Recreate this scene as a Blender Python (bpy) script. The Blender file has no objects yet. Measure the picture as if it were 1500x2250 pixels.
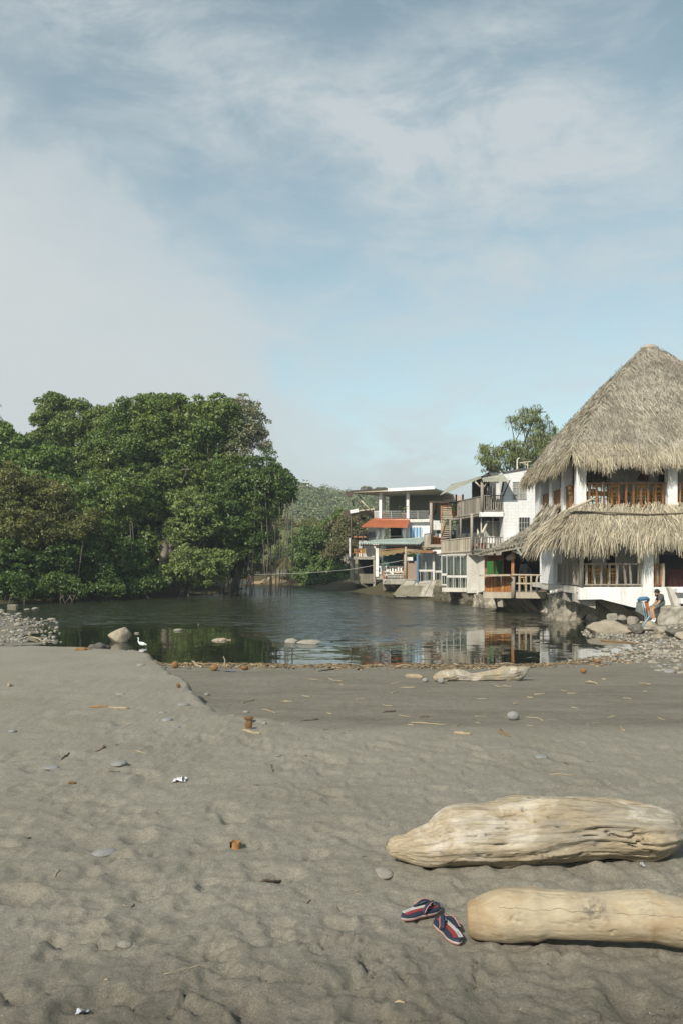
import bpy, bmesh, math, random
import numpy as np
from mathutils import Vector, Matrix

random.seed(7)
RNG = np.random.default_rng(11)
SC = bpy.context.scene
COL = SC.collection
FOC, CX, HZ, CAMZ = 1900.0, 750.0, 1235.0, 1.7     # focal length, centre column and horizon row of the 1500x2250 photograph

# ---------------------------------------------------------------- camera
cam_data = bpy.data.cameras.new('camera')
cam_data.sensor_fit = 'VERTICAL'
cam_data.sensor_height = 36.0
cam_data.lens = FOC / 2250.0 * 36.0
cam_data.shift_y = (HZ - 1125.0) / 2250.0
cam_data.clip_start = 0.05
cam_data.clip_end = 6000.0
cam = bpy.data.objects.new('camera', cam_data)
COL.objects.link(cam)
cam.location = (0, 0, CAMZ)
cam.rotation_euler = (math.radians(90), 0, 0)
SC.camera = cam

# ---------------------------------------------------------------- sun and sky
SUN_EL, SUN_AZ = math.radians(37), math.radians(32)     # azimuth: left of straight behind the camera
SUN_DIR = Vector((-math.sin(SUN_AZ) * math.cos(SUN_EL), -math.cos(SUN_AZ) * math.cos(SUN_EL), math.sin(SUN_EL)))
sun_data = bpy.data.lights.new('sun', 'SUN')
sun_data.energy = 4.6
sun_data.angle = math.radians(0.5)
sun_data.color = (1.0, 0.93, 0.82)
sun = bpy.data.objects.new('sun', sun_data)
COL.objects.link(sun)
sun.rotation_euler = SUN_DIR.to_track_quat('Z', 'Y').to_euler()
sun.location = (-20, -30, 40)
SC.view_settings.view_transform = 'Standard'
SC.view_settings.look = 'None'
SC.view_settings.gamma = 1.0
SC.view_settings.exposure = 0.22
SC.cycles.max_bounces = 8
SC.cycles.diffuse_bounces = 3
SC.cycles.glossy_bounces = 3
SC.cycles.transmission_bounces = 4
SC.cycles.transparent_max_bounces = 6
SC.cycles.use_denoising = True


class NT:
    """small helper for node trees"""
    def __init__(self, tree):
        self.t = tree
    def n(self, typ, **kw):
        nd = self.t.nodes.new(typ)
        for k, v in kw.items():
            if k == 'ins':
                for kk, vv in v.items():
                    if isinstance(vv, bpy.types.NodeSocket):
                        self.t.links.new(vv, nd.inputs[kk])
                    else:
                        nd.inputs[kk].default_value = vv
            else:
                setattr(nd, k, v)
        return nd
    def math(self, op, a, b=None, c=None, clamp=False):
        nd = self.t.nodes.new('ShaderNodeMath'); nd.operation = op; nd.use_clamp = clamp
        for i, v in enumerate((a, b, c)):
            if v is None: continue
            if isinstance(v, bpy.types.NodeSocket): self.t.links.new(v, nd.inputs[i])
            else: nd.inputs[i].default_value = v
        return nd.outputs[0]
    def ramp(self, fac, stops, interp='LINEAR'):
        nd = self.t.nodes.new('ShaderNodeValToRGB')
        nd.color_ramp.interpolation = interp
        el = nd.color_ramp.elements
        while len(el) < len(stops): el.new(0.5)
        for e, (p, c) in zip(el, stops):
            e.position = p
            e.color = (c, c, c, 1) if isinstance(c, (int, float)) else (*c, 1)
        self.t.links.new(fac, nd.inputs[0])
        return nd.outputs[0]
    def mix(self, fac, a, b, blend='MIX'):
        nd = self.t.nodes.new('ShaderNodeMix'); nd.data_type = 'RGBA'; nd.blend_type = blend
        for sock, v in ((nd.inputs[0], fac), (nd.inputs[6], a), (nd.inputs[7], b)):
            if isinstance(v, bpy.types.NodeSocket): self.t.links.new(v, sock)
            elif isinstance(v, (int, float)): sock.default_value = v
            else: sock.default_value = (*v, 1)
        return nd.outputs[2]
    def noise(self, vec, scale, detail=4, rough=0.55, dist=0.0, dims='3D'):
        nd = self.t.nodes.new('ShaderNodeTexNoise'); nd.noise_dimensions = dims
        nd.inputs['Scale'].default_value = scale; nd.inputs['Detail'].default_value = detail
        nd.inputs['Roughness'].default_value = rough; nd.inputs['Distortion'].default_value = dist
        if vec is not None: self.t.links.new(vec, nd.inputs['Vector'])
        return nd.outputs[0]
    def mapping(self, vec, scale=(1, 1, 1), rot=(0, 0, 0), loc=(0, 0, 0)):
        nd = self.t.nodes.new('ShaderNodeMapping')
        nd.inputs['Scale'].default_value = scale; nd.inputs['Rotation'].default_value = rot; nd.inputs['Location'].default_value = loc
        self.t.links.new(vec, nd.inputs[0])
        return nd.outputs[0]
    def link(self, a, b):
        self.t.links.new(a, b)


world = bpy.data.worlds.new('World')
SC.world = world
world.use_nodes = True
wt = NT(world.node_tree)
for nd in list(world.node_tree.nodes): world.node_tree.nodes.remove(nd)
sky = wt.n('ShaderNodeTexSky')
sky.sky_type = 'NISHITA'
sky.sun_disc = False
sky.sun_elevation = SUN_EL
sky.sun_rotation = math.atan2(SUN_DIR.x, SUN_DIR.y)
sky.air_density = 1.0
sky.dust_density = 0.8
sky.ozone_density = 2.0
gen = wt.n('ShaderNodeTexCoord').outputs['Generated']
sep = wt.n('ShaderNodeSeparateXYZ', ins={0: gen})
dx, dy, dz = sep.outputs
az = wt.math('ARCTAN2', dx, dy)                       # compass angle, 0 = the way the camera looks
hor = wt.math('SQRT', wt.math('ADD', wt.math('MULTIPLY', dx, dx), wt.math('MULTIPLY', dy, dy)))
el = wt.math('ARCTAN2', dz, hor)                      # height angle
def wgauss(a0, e0, sa, se, amp, tilt=0.0):
    ca, sn = math.cos(tilt), math.sin(tilt)
    da = wt.math('SUBTRACT', az, a0); de = wt.math('SUBTRACT', el, e0)
    u = wt.math('ADD', wt.math('MULTIPLY', da, ca / sa), wt.math('MULTIPLY', de, sn / sa))
    v = wt.math('ADD', wt.math('MULTIPLY', da, -sn / se), wt.math('MULTIPLY', de, ca / se))
    r = wt.math('ADD', wt.math('MULTIPLY', u, u), wt.math('MULTIPLY', v, v))
    return wt.math('MULTIPLY', wt.math('POWER', 2.718, wt.math('MULTIPLY', r, -1.0)), amp)
comb = wt.n('ShaderNodeCombineXYZ', ins={0: az, 1: el, 2: 0.0}).outputs[0]
warp = wt.mapping(comb, scale=(5.5, 13, 1), rot=(0, 0, math.radians(-12)), loc=(0.7, 2.3, 0))
n_wisp = wt.noise(warp, 1.0, 10, 0.64, 0.35)
n_soft = wt.noise(wt.mapping(comb, scale=(4.0, 6.0, 1), loc=(3.1, 1.7, 0), rot=(0, 0, math.radians(24))), 1.0, 5, 0.5, 0.5)
n_edge = wt.noise(wt.mapping(comb, scale=(16, 20, 1), loc=(1, 4, 0)), 1.0, 7, 0.6, 0.4)
# the big cloud bank on the left: its upper edge as height angle over compass angle
edge = wt.ramp(wt.math('MULTIPLY_ADD', az, 1.0, 0.5, clamp=True),
               [(0.0, 0.62), (0.12, 0.46), (0.285, 0.365), (0.35, 0.325), (0.41, 0.265), (0.432, 0.19), (0.455, 0.17), (0.50, 0.150), (0.56, 0.105), (0.66, 0.02), (1.0, 0.0)])
bank = wt.math('SUBTRACT', wt.math('ADD', edge, wt.math('MULTIPLY', wt.math('ADD', wt.math('SUBTRACT', n_edge, 0.5), wt.math('MULTIPLY', wt.math('SUBTRACT', n_wisp, 0.5), 1.3)), 0.13)), el)
bank = wt.ramp(wt.math('ADD', wt.math('DIVIDE', bank, 0.25), 0.42, clamp=True), [(0.0, 0.0), (0.30, 0.22), (0.5, 0.66), (1.0, 0.97)], 'B_SPLINE')
veil = wgauss(0.09, 0.45, 0.22, 0.075, 0.85, 0.12)
veil = wt.math('ADD', veil, wgauss(-0.24, 0.55, 0.20, 0.075, 0.55, -0.28))
veil = wt.math('ADD', veil, wgauss(0.30, 0.40, 0.12, 0.05, 0.45, -0.2))
veil = wt.math('ADD', veil, wgauss(0.22, 0.555, 0.10, 0.016, 0.28, 0.25))
veil = wt.math('ADD', veil, wgauss(0.08, 0.30, 0.26, 0.05, 0.42, 0.15))
veil = wt.math('ADD', veil, wgauss(0.34, 0.29, 0.10, 0.03, 0.38, 0.1))
veil = wt.math('ADD', veil, wgauss(0.1, 0.05, 0.6, 0.15, 0.72, 0.0))
veil = wt.math('MULTIPLY', veil, wt.ramp(n_wisp, [(0.32, 0.15), (0.5, 0.75), (0.68, 1.3)]))
veil = wt.math('ADD', veil, wt.math('MULTIPLY', wt.ramp(n_wisp, [(0.44, 0.0), (0.66, 1.0)]), 0.26))
amount = wt.math('MAXIMUM', bank, wt.math('MINIMUM', veil, 0.80))
hsv = wt.n('ShaderNodeHueSaturation', ins={'Hue': 0.492, 'Saturation': 0.61, 'Value': 1.10, 'Color': sky.outputs[0]})
skycol = wt.mix(1.0, hsv.outputs[0], (0.90, 1.05, 0.975), 'MULTIPLY')
cloudcol = wt.mix(wt.math('MULTIPLY', el, 1.6, clamp=True), (4.95, 5.15, 5.15), (4.75, 5.15, 5.25))
final = wt.mix(amount, skycol, cloudcol)
bg = wt.n('ShaderNodeBackground', ins={'Color': final, 'Strength': 0.115})
wo = wt.n('ShaderNodeOutputWorld', ins={'Surface': bg.outputs[0]})

# ---------------------------------------------------------------- helpers: rays, noise, meshes
def P(x, y, D):
    """the point at distance D ahead that the photograph shows at pixel (x, y)"""
    return Vector(((x - CX) / FOC * D, D, CAMZ + (HZ - y) / FOC * D))
def Zat(y, D): return CAMZ + (HZ - y) / FOC * D

def _hash(ix, iy, iz, seed):
    h = (ix.astype(np.int64) * 374761393 + iy.astype(np.int64) * 668265263 + iz.astype(np.int64) * 2147483647 + seed * 974711) & 0xffffffff
    h = ((h ^ (h >> 13)) * 1274126177) & 0xffffffff
    h = ((h ^ (h >> 16)) * 2246822519) & 0xffffffff
    return ((h ^ (h >> 15)) & 0xffffff) / float(0xffffff)
def vnoise(p, seed=0):
    p = np.asarray(p, float)
    i = np.floor(p); f = p - i; f = f * f * f * (f * (f * 6 - 15) + 10)
    i = i.astype(np.int64)
    r = 0
    for a in (0, 1):
        wx = f[:, 0] if a else 1 - f[:, 0]
        for b in (0, 1):
            wy = f[:, 1] if b else 1 - f[:, 1]
            for c in (0, 1):
                wz = f[:, 2] if c else 1 - f[:, 2]
                r = r + wx * wy * wz * _hash(i[:, 0] + a, i[:, 1] + b, i[:, 2] + c, seed)
    return r * 2 - 1
def fbm(p, oct=4, seed=0, gain=0.5, lac=2.03):
    p = np.asarray(p, float); r = 0; a = 1.0; tot = 0
    for o in range(oct):
        r = r + a * vnoise(p + o * 17.3, seed + o); tot += a
        a *= gain; p = p * lac
    return r / tot
def sstep(x, a=0.0, b=1.0):
    t = np.clip((x - a) / (b - a), 0, 1); return t * t * (3 - 2 * t)

def link(o, parent=None):
    COL.objects.link(o)
    if parent is not None: o.parent = parent
    return o
def tag(o, label=None, cat=None, group=None, kind=None):
    if label: o['label'] = label
    if cat: o['category'] = cat
    if group: o['group'] = group
    if kind: o['kind'] = kind
    return o
def thing(name, label, cat, loc=(0, 0, 0), group=None):
    o = bpy.data.objects.new(name, None); COL.objects.link(o)
    o.empty_display_size = 0.2
    o.location = loc
    return tag(o, label, cat, group)
def origin_of(parent):
    v = Vector((0, 0, 0))
    while parent is not None:
        v = v + parent.location; parent = parent.parent
    return v

def mesh_from_arrays(name, V, F, mat, smooth=False, attrs=None):
    """F: (n,4) or (n,3) int array, or list of such arrays"""
    me = bpy.data.meshes.new(name)
    V = np.asarray(V, np.float32)
    Fs = F if isinstance(F, list) else [F]
    Fs = [np.asarray(f, np.int32) for f in Fs if len(f)]
    nl = sum(f.size for f in Fs); nf = sum(len(f) for f in Fs)
    me.vertices.add(len(V)); me.vertices.foreach_set('co', V.ravel())
    me.loops.add(nl); me.polygons.add(nf)
    me.loops.foreach_set('vertex_index', np.concatenate([f.ravel() for f in Fs]))
    starts, totals, k = [], [], 0
    for f in Fs:
        starts.append(k + np.arange(len(f)) * f.shape[1]); totals.append(np.full(len(f), f.shape[1])); k += f.size
    me.polygons.foreach_set('loop_start', np.concatenate(starts).astype(np.int32))
    me.polygons.foreach_set('loop_total', np.concatenate(totals).astype(np.int32))
    if smooth: me.polygons.foreach_set('use_smooth', np.ones(nf, bool))
    for nm, vals in (attrs or {}).items():
        a = me.attributes.new(nm, 'FLOAT', 'POINT'); a.data.foreach_set('value', np.asarray(vals, np.float32))
    me.update(calc_edges=True); me.validate()
    if mat: me.materials.append(mat)
    return me
def obj_from(name, V, F, mat, parent=None, smooth=False, attrs=None, loc=None):
    """V in world coordinates; the object sits at loc (or its parent's origin)"""
    V = np.asarray(V, float)
    o0 = origin_of(parent) if parent is not None else Vector(loc if loc is not None else (0, 0, 0))
    me = mesh_from_arrays(name, V - np.array(o0)[None, :], F, mat, smooth, attrs)
    o = bpy.data.objects.new(name, me); link(o, parent)
    if parent is None: o.location = o0
    return o

class MB:
    """collects shapes (world coordinates) and builds them as ONE mesh object"""
    def __init__(self): self.v = []; self.f = []
    def add(self, vs, fs):
        b = len(self.v); self.v += [Vector(p) for p in vs]; self.f += [tuple(i + b for i in f) for f in fs]; return self
    def hexa(self, a, b):
        """a, b: two rings of four points"""
        return self.add(list(a) + list(b), [(3, 2, 1, 0), (4, 5, 6, 7), (0, 1, 5, 4), (1, 2, 6, 5), (2, 3, 7, 6), (3, 0, 4, 7)])
    def box(self, x0, y0, z0, x1, y1, z1):
        return self.hexa([(x0, y0, z0), (x1, y0, z0), (x1, y1, z0), (x0, y1, z0)], [(x0, y0, z1), (x1, y0, z1), (x1, y1, z1), (x0, y1, z1)])
    def sheet(self, pts, t, nrm=None):
        """polygon of points thickened by t along its normal (or nrm)"""
        pts = [Vector(p) for p in pts]; n = len(pts)
        if nrm is None:
            nrm = (pts[1] - pts[0]).cross(pts[2] - pts[0]).normalized()
        d = Vector(nrm) * t
        vs = pts + [p - d for p in pts]
        return self.add(vs, [tuple(range(n)), tuple(range(2 * n - 1, n - 1, -1))] + [(i, i + n, (i + 1) % n + n, (i + 1) % n) for i in range(n)])
    def tube(self, pts, radii, n=8, cap=True):
        pts = [Vector(p) for p in pts]
        if not isinstance(radii, (list, tuple)): radii = [radii] * len(pts)
        vs = []; fs = []
        up = None
        for i, p in enumerate(pts):
            t = (pts[min(i + 1, len(pts) - 1)] - pts[max(i - 1, 0)])
            if t.length < 1e-9: t = Vector((0, 0, 1))
            t.normalize()
            if up is None:
                up = Vector((0, 0, 1)) if abs(t.z) < 0.9 else Vector((1, 0, 0))
            u = t.cross(up)
            if u.length < 1e-6: u = t.orthogonal()
            u.normalize(); w = u.cross(t).normalized(); up = w
            for k in range(n):
                a = 2 * math.pi * k / n
                vs.append(p + (u * math.cos(a) + w * math.sin(a)) * radii[i])
        for i in range(len(pts) - 1):
            for k in range(n):
                fs.append((i * n + k, i * n + (k + 1) % n, (i + 1) * n + (k + 1) % n, (i + 1) * n + k))
        if cap:
            fs.append(tuple(range(n - 1, -1, -1))); fs.append(tuple((len(pts) - 1) * n + k for k in range(n)))
        return self.add(vs, fs)
    def bar(self, p, q, w, h=None, up=(0, 0, 1)):
        """square bar from p to q"""
        h = h or w; p = Vector(p); q = Vector(q); t = (q - p).normalized()
        u = t.cross(Vector(up))
        if u.length < 1e-4: u = t.cross(Vector((0, 1, 0)))
        u.normalize(); v = u.cross(t).normalized()
        o = [u * (-w / 2) + v * (-h / 2), u * (w / 2) + v * (-h / 2), u * (w / 2) + v * (h / 2), u * (-w / 2) + v * (h / 2)]
        return self.hexa([p + d for d in o], [q + d for d in o])
    def lathe(self, c, prof, n=16):
        c = Vector(c); vs = []; fs = []
        for r, z in prof:
            for k in range(n):
                a = 2 * math.pi * k / n; vs.append(c + Vector((r * math.cos(a), r * math.sin(a), z)))
        for i in range(len(prof) - 1):
            for k in range(n):
                fs.append((i * n + k, i * n + (k + 1) % n, (i + 1) * n + (k + 1) % n, (i + 1) * n + k))
        return self.add(vs, fs)
    def build(self, name, mat, parent=None, smooth=False, loc=None, bevel=0.0):
        o0 = origin_of(parent) if parent is not None else Vector(loc if loc is not None else (0, 0, 0))
        me = bpy.data.meshes.new(name)
        me.from_pydata([tuple(p - o0) for p in self.v], [], self.f)
        me.update(); me.materials.append(mat)
        bm = bmesh.new(); bm.from_mesh(me)
        bmesh.ops.recalc_face_normals(bm, faces=bm.faces)
        if bevel: bmesh.ops.bevel(bm, geom=bm.edges[:], offset=bevel, segments=1, affect='EDGES', clamp_overlap=True)
        bm.to_mesh(me); bm.free()
        if smooth:
            for p in me.polygons: p.use_smooth = True
        o = bpy.data.objects.new(name, me); link(o, parent)
        if parent is None: o.location = o0
        return o

class Plane:
    """an upright plane seen in the photograph: passes pixel column xa at distance Da and column xb at Db"""
    def __init__(self, xa, Da, xb, Db):
        self.A = Vector(((xa - CX) / FOC * Da, Da, 0)); self.B = Vector(((xb - CX) / FOC * Db, Db, 0))
        self.t = (self.B - self.A).normalized(); self.n = Vector((self.t.y, -self.t.x, 0))
        if self.n.dot(-self.A) < 0: self.n = -self.n
    def D(self, x):
        a = (x - CX) / FOC; A, t = self.A, self.t          # A + s t = (aD, D)
        s = (a * A.y - A.x) / (t.x - a * t.y)
        return A.y + s * t.y
    def pt(self, x, y, off=0.0):
        D = self.D(x); return P(x, y, D) + self.n * off
    def ptz(self, x, z, off=0.0):
        D = self.D(x); return Vector(((x - CX) / FOC * D, D, z)) + self.n * off
    def box(self, mb, x0, y0, x1, y1, o0, o1, ref=None):
        """level box between columns x0..x1 and rows y0..y1 (rows read at column ref), o0..o1 out from the plane"""
        r = self.D((x0 + x1) / 2 if ref is None else ref); z0, z1 = Zat(y1, r), Zat(y0, r)
        return self.boxz(mb, x0, x1, z0, z1, o0, o1)
    def boxz(self, mb, x0, x1, z0, z1, o0, o1):
        q = [self.ptz(x0, z0), self.ptz(x1, z0), self.ptz(x1, z1), self.ptz(x0, z1)]
        return mb.hexa([p + self.n * o1 for p in q], [p + self.n * o0 for p in q])

def copy_tree(o, parent=None):
    c = o.copy(); COL.objects.link(c)
    c.parent = parent
    for ch in list(o.children): copy_tree(ch, c)
    return c

# ---------------------------------------------------------------- materials
MATS = {}
def mat(name, c1, c2=None, scale=3.0, rough=0.8, bump=0.0, bscale=None, stretch=(1, 1, 1), island=0.0, streak=None, detail=6,
        translucent=0.0, fine=0.0, spec=0.3, metal=0.0, extra=None):
    """procedural surface: two tones mixed by noise, per-piece variation, fine speckle, rain streaks, bump"""
    if name in MATS: return MATS[name]
    m = bpy.data.materials.new(name); m.use_nodes = True
    t = NT(m.node_tree); bs = m.node_tree.nodes['Principled BSDF']; out = m.node_tree.nodes['Material Output']
    co = t.n('ShaderNodeTexCoord').outputs['Object']
    vec = t.mapping(co, scale=stretch)
    c2 = c2 or tuple(v * 0.75 for v in c1)
    n1 = t.noise(vec, scale, detail, 0.6, 0.3)
    col = t.mix(t.ramp(n1, [(0.32, 0), (0.68, 1)]), c1, c2)
    if fine:
        n2 = t.noise(vec, scale * 14, 3, 0.7)
        col = t.mix(fine, col, t.ramp(n2, [(0.3, 0.25), (0.5, 0.5), (0.7, 0.75)]), 'OVERLAY')
    if streak:
        sv = t.mapping(co, scale=(3.2, 3.2, 0.45)); ns = t.noise(sv, 1.3, 6, 0.65, 0.2)
        col = t.mix(t.ramp(ns, [(0.50, 0), (0.74, 0.75)]), col, streak)
    if island:
        rnd = t.n('ShaderNodeNewGeometry').outputs['Random Per Island']
        f = t.ramp(rnd, [(0.0, 1 - island), (1.0, 1 + island)])
        f = t.math('MULTIPLY_ADD', rnd, 2 * island, 1 - island)
        cc = t.n('ShaderNodeCombineXYZ', ins={0: f, 1: f, 2: f}).outputs[0]
        col = t.mix(1.0, col, cc, 'MULTIPLY')
    if extra: col = extra(t, co, col)
    t.link(col, bs.inputs['Base Color'])
    bs.inputs['Roughness'].default_value = rough
    bs.inputs['Specular IOR Level'].default_value = spec
    bs.inputs['Metallic'].default_value = metal
    if bump:
        nb = t.noise(vec, bscale or scale * 3, 6, 0.65)
        bn = t.n('ShaderNodeBump', ins={'Strength': 1.0, 'Distance': bump, 'Height': nb})
        t.link(bn.outputs[0], bs.inputs['Normal'])
    if translucent:
        tr = t.n('ShaderNodeBsdfTranslucent')
        t.link(t.mix(1.0, col, (1.1, 1.25, 0.5), 'MULTIPLY'), tr.inputs[0])
        mx = t.n('ShaderNodeMixShader', ins={0: translucent, 1: bs.outputs[0], 2: tr.outputs[0]})
        t.link(mx.outputs[0], out.inputs[0])
    MATS[name] = m
    return m

# ---------------------------------------------------------------- the ground: beach, banks, river bed in one sheet
WATER_Z = -0.90
SHORE = np.array([(-7.7, 23.2), (-4.4, 21.9), (-1.7, 21.8), (1.7, 21.7), (4.3, 21.6), (5.6, 22.0), (6.9, 23.3), (9.0, 25.6), (9.6, 27.5), (9.4, 29.2), (8.9, 30.6), (9.3, 32.2), (10.9, 34.8), (11.6, 36.4),
                  (10.0, 37.1), (9.6, 38.9), (10.0, 42.6), (10.4, 47.6), (8.66, 48.8), (8.0, 50.4), (6.9, 56.8), (4.8, 61.0), (3.9, 62.5), (1.9, 70.6), (0.8, 76.0), (-2.2, 82.0), (-4.6, 95), (-7.8, 99.0), (-12, 100),
                  (-9.8, 86.0), (-8.2, 73.5), (-11.1, 67.3), (-14.5, 64.3), (-18.7, 56.2), (-22.0, 52.4), (-34.0, 49.5), (-34.0, 46.0), (-16.2, 42.2), (-13.3, 38.8), (-11.7, 32.8), (-9.5, 28.6)])
def shore_dist(X, Y):
    """distance to the water line, positive on land"""
    x = X.ravel(); y = Y.ravel(); n = len(SHORE)
    best = np.full(x.shape, 1e9); inside = np.zeros(x.shape, bool)
    for i in range(n):
        ax, ay = SHORE[i]; bx, by = SHORE[(i + 1) % n]
        ex, ey = bx - ax, by - ay
        s = np.clip(((x - ax) * ex + (y - ay) * ey) / (ex * ex + ey * ey), 0, 1)
        best = np.minimum(best, (x - ax - s * ex) ** 2 + (y - ay - s * ey) ** 2)
        cond = ((ay > y) != (by > y)) & (x < (bx - ax) * (y - ay) / (by - ay + 1e-12) + ax)
        inside ^= cond
    d = np.sqrt(best); d[inside] *= -1
    return d.reshape(X.shape)
EDGE_X = [-60, -6.5, -5.0, -3.6, -3.0, -2.35, -1.9, -1.46, -0.9, 0.2, 3, 60]
EDGE_Y = [17.5, 16.8, 16.5, 15.6, 14.2, 12.4, 11.0, 9.9, 9.1, 8.5, 8.3, 8.0]
_rg = np.random.default_rng(5)
# hollows trodden into the dry sand: centre, radii, turn, depth
_N = 2600
DIMP = np.stack([_rg.uniform(-6.5, 6.5, _N), 2.2 + 14 * _rg.random(_N) ** 1.35, _rg.uniform(0.035, 0.11, _N), _rg.uniform(0.6, 1.9, _N), _rg.uniform(0, 3.14, _N), _rg.uniform(0.008, 0.034, _N)], 1)

def terrain(X, Y, detail=True):
    X = np.asarray(X, float); Y = np.asarray(Y, float)
    shp = X.shape; X = X.ravel(); Y = Y.ravel()
    p3 = np.stack([X, Y, X * 0], 1)
    wob = 0.35 * fbm(p3 * 0.9, 3, 3) + 0.12 * fbm(p3 * 3.5, 2, 4)
    ye = np.interp(X, EDGE_X, EDGE_Y) + wob * 0.9
    d = Y - ye
    plate = 0.015 * fbm(p3 * 0.5, 3, 8) + np.interp(X, [-8, -4, -1.5, 0, 8], [0.07, 0.06, 0.02, 0.0, 0.0]) * sstep(Y, 7, 13)
    low = -0.90 * np.clip((Y - 8.3) / 13.4, 0, 1.6) ** 0.97
    low = low + 0.012 * fbm(p3 * np.array([0.5, 1.6, 1]), 3, 31)
    wid = np.interp(X, [-6, -3.5, -2, -0.8, 0.5, 3], [2.0, 1.1, 0.6, 0.6, 1.4, 2.0])
    t = sstep(d / wid, 0.0, 1.0)
    z = plate * (1 - t) + np.minimum(low, plate) * t
    dryness = 1 - sstep(d / np.maximum(wid, 0.7), -0.6, 1.0)
    sd = shore_dist(X, Y)
    hb = np.where(Y > 45, 1.2, np.where(X > 0, 0.55, 0.28))
    bank = WATER_Z + hb * sstep(sd, 0, np.where(Y > 45, 5.0, 7.0)) + np.where(sd > 0, 0.06, 0) * fbm(p3 * 1.2, 3, 12)
    bank = bank + np.where(Y > 85, 1.0 * sstep(sd, 6, 40), 0)
    z = np.where(sd < 0, WATER_Z - 0.9 * sstep(-sd, 0, 6) - 0.01, np.maximum(z, np.where((Y > 20.5), bank, -9)))
    near = np.where(Y < 21, 1.0, 0.0)
    if detail:
        amp = dryness * (0.58 + 0.42 * np.exp(-np.maximum(Y - 4.5, 0) / 2.5)) * np.exp(-np.maximum(Y - 9, 0) / 8)
        ps = p3.copy(); ps[:, :2] += 0.25 * np.stack([fbm(p3 * 1.7, 2, 21), fbm(p3 * 1.7, 2, 22)], 1)
        r = 0.016 * fbm(ps * np.array([2.2, 2.8, 1]), 3, 5) + 0.010 * fbm(ps * np.array([6.5, 8.0, 1]), 3, 6)
        r = r + 0.013 * fbm(ps * np.array([10, 12, 1]), 3, 26) + 0.008 * fbm(ps * np.array([24, 28, 1]), 2, 27)
        # rounded scallops: ridged noise
        rid = 1 - np.abs(fbm(ps * np.array([2.8, 3.6, 1]), 2, 9)) * 2.2
        r = r + 0.009 * rid
        sel = np.where((Y < 18) & (np.abs(X) < 8))[0]
        dz = np.zeros_like(X); wx = fbm(p3 * 7, 2, 23) * 1.6; wy = fbm(p3 * 5, 2, 24) * 1.4
        for cx, cy, ra, asp, rot, dep in (DIMP if len(sel) > 60 else DIMP[[bool(((np.abs(X[sel] - d[0]) < 0.4) & (np.abs(Y[sel] - d[1]) < 0.4)).any()) for d in DIMP]] if len(sel) > 4 else DIMP[(np.abs(DIMP[:, 0] - X[sel].mean()) < 0.6) & (np.abs(DIMP[:, 1] - Y[sel].mean()) < 0.6)] if len(sel) else []):
            q = sel[(np.abs(X[sel] - cx) < 0.4) & (np.abs(Y[sel] - cy) < 0.4)]
            if not len(q): continue
            u = X[q] - cx; v = Y[q] - cy
            a = (u * math.cos(rot) + v * math.sin(rot)) / ra; b = (-u * math.sin(rot) + v * math.cos(rot)) / (ra * asp)
            rr = np.sqrt(a * a + b * b) * (1 + 0.38 * wx[q]) + 0.25 * wy[q]
            dz[q] += dep * 0.68 * (-np.exp(-(rr / 0.85) ** 6) + 0.26 * np.exp(-((rr - 1.25) / 0.4) ** 2))
        z = z + (r + dz) * amp * 1.1 * near
        # crusty, broken damp sand close to the camera
        cr = sstep(-Y + 0.5 * fbm(p3 * 1.1, 3, 40) + 0.18 * np.clip(X, -2, 2), -4.7, -3.5)
        clod = fbm(p3 * 9, 4, 41, 0.6); edge = np.abs(fbm(p3 * 4.2, 3, 45))
        z = z + cr * (0.026 * np.maximum(clod, -0.12) + 0.007 * fbm(p3 * 30, 3, 42, 0.6) - 0.03 * np.exp(-(edge / 0.035) ** 2) * (clod > -0.1)) * near
        # small rubble on the low damp flat
        fl = (1 - dryness) * near
        z = z + fl * (0.022 * fbm(p3 * np.array([2.5, 4, 1]), 4, 50, 0.65) + 0.02 * np.maximum(fbm(p3 * 6, 3, 51), 0.25) - 0.005)
        # dark tracks of clods along the little scarp
        z = z + near * np.exp(-((d - 0.1) / 0.22) ** 2) * np.where((X < -0.6) & (X > -4), 1, 0) * 0.05 * fbm(p3 * 5, 3, 60)
    return z.reshape(shp)

def zat(x, y, detail=True):
    return float(terrain(np.array([x]), np.array([y]), detail)[0])
def ground(px, py, dmin=1.5, dmax=120.0, water=True):
    """where the sight line through pixel (px, py) meets the ground (or the water)"""
    D = dmin * (dmax / dmin) ** np.linspace(0, 1, 1400)
    X = (px - CX) / FOC * D; Z = CAMZ + (HZ - py) / FOC * D
    g = terrain(X, D, False)
    if water: g = np.maximum(g, WATER_Z)
    k = np.argmax(Z <= g)
    if k == 0: k = len(D) - 1
    a = max(k - 1, 0); za, zb = Z[a] - g[a], Z[k] - g[k]
    s = za / (za - zb + 1e-9)
    d = D[a] + (D[k] - D[a]) * s
    return Vector(((px - CX) / FOC * d, d, float(g[a] + (g[k] - g[a]) * s)))

def axis(lo, hi, f):
    out = [lo]
    while out[-1] < hi: out.append(out[-1] + f(out[-1]))
    return np.array(out)
ys = axis(-12.0, 1.6, lambda y: 0.5)
ys = np.concatenate([ys[:-1], axis(1.6, 30, lambda y: 0.011 + 0.0007 * y * y), axis(30.6, 130, lambda y: 0.6 + (y - 30) * 0.016), axis(133, 900, lambda y: 6 + (y - 130) * 0.06)])
xp = axis(0, 480, lambda x: 0.013 if x < 1.9 else min(0.013 * 1.028 ** ((x - 1.9) / 0.045), 0.013 + (x - 1.9) * 0.045))
xs = np.concatenate([-xp[:0:-1], xp])
XX, YY = np.meshgrid(xs, ys)
ZZ = terrain(XX, YY)
ny, nx = XX.shape
idx = np.arange(nx * ny).reshape(ny, nx)
FF = np.stack([idx[:-1, :-1], idx[:-1, 1:], idx[1:, 1:], idx[1:, :-1]], -1).reshape(-1, 4)
x_, y_ = XX.ravel(), YY.ravel()
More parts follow.
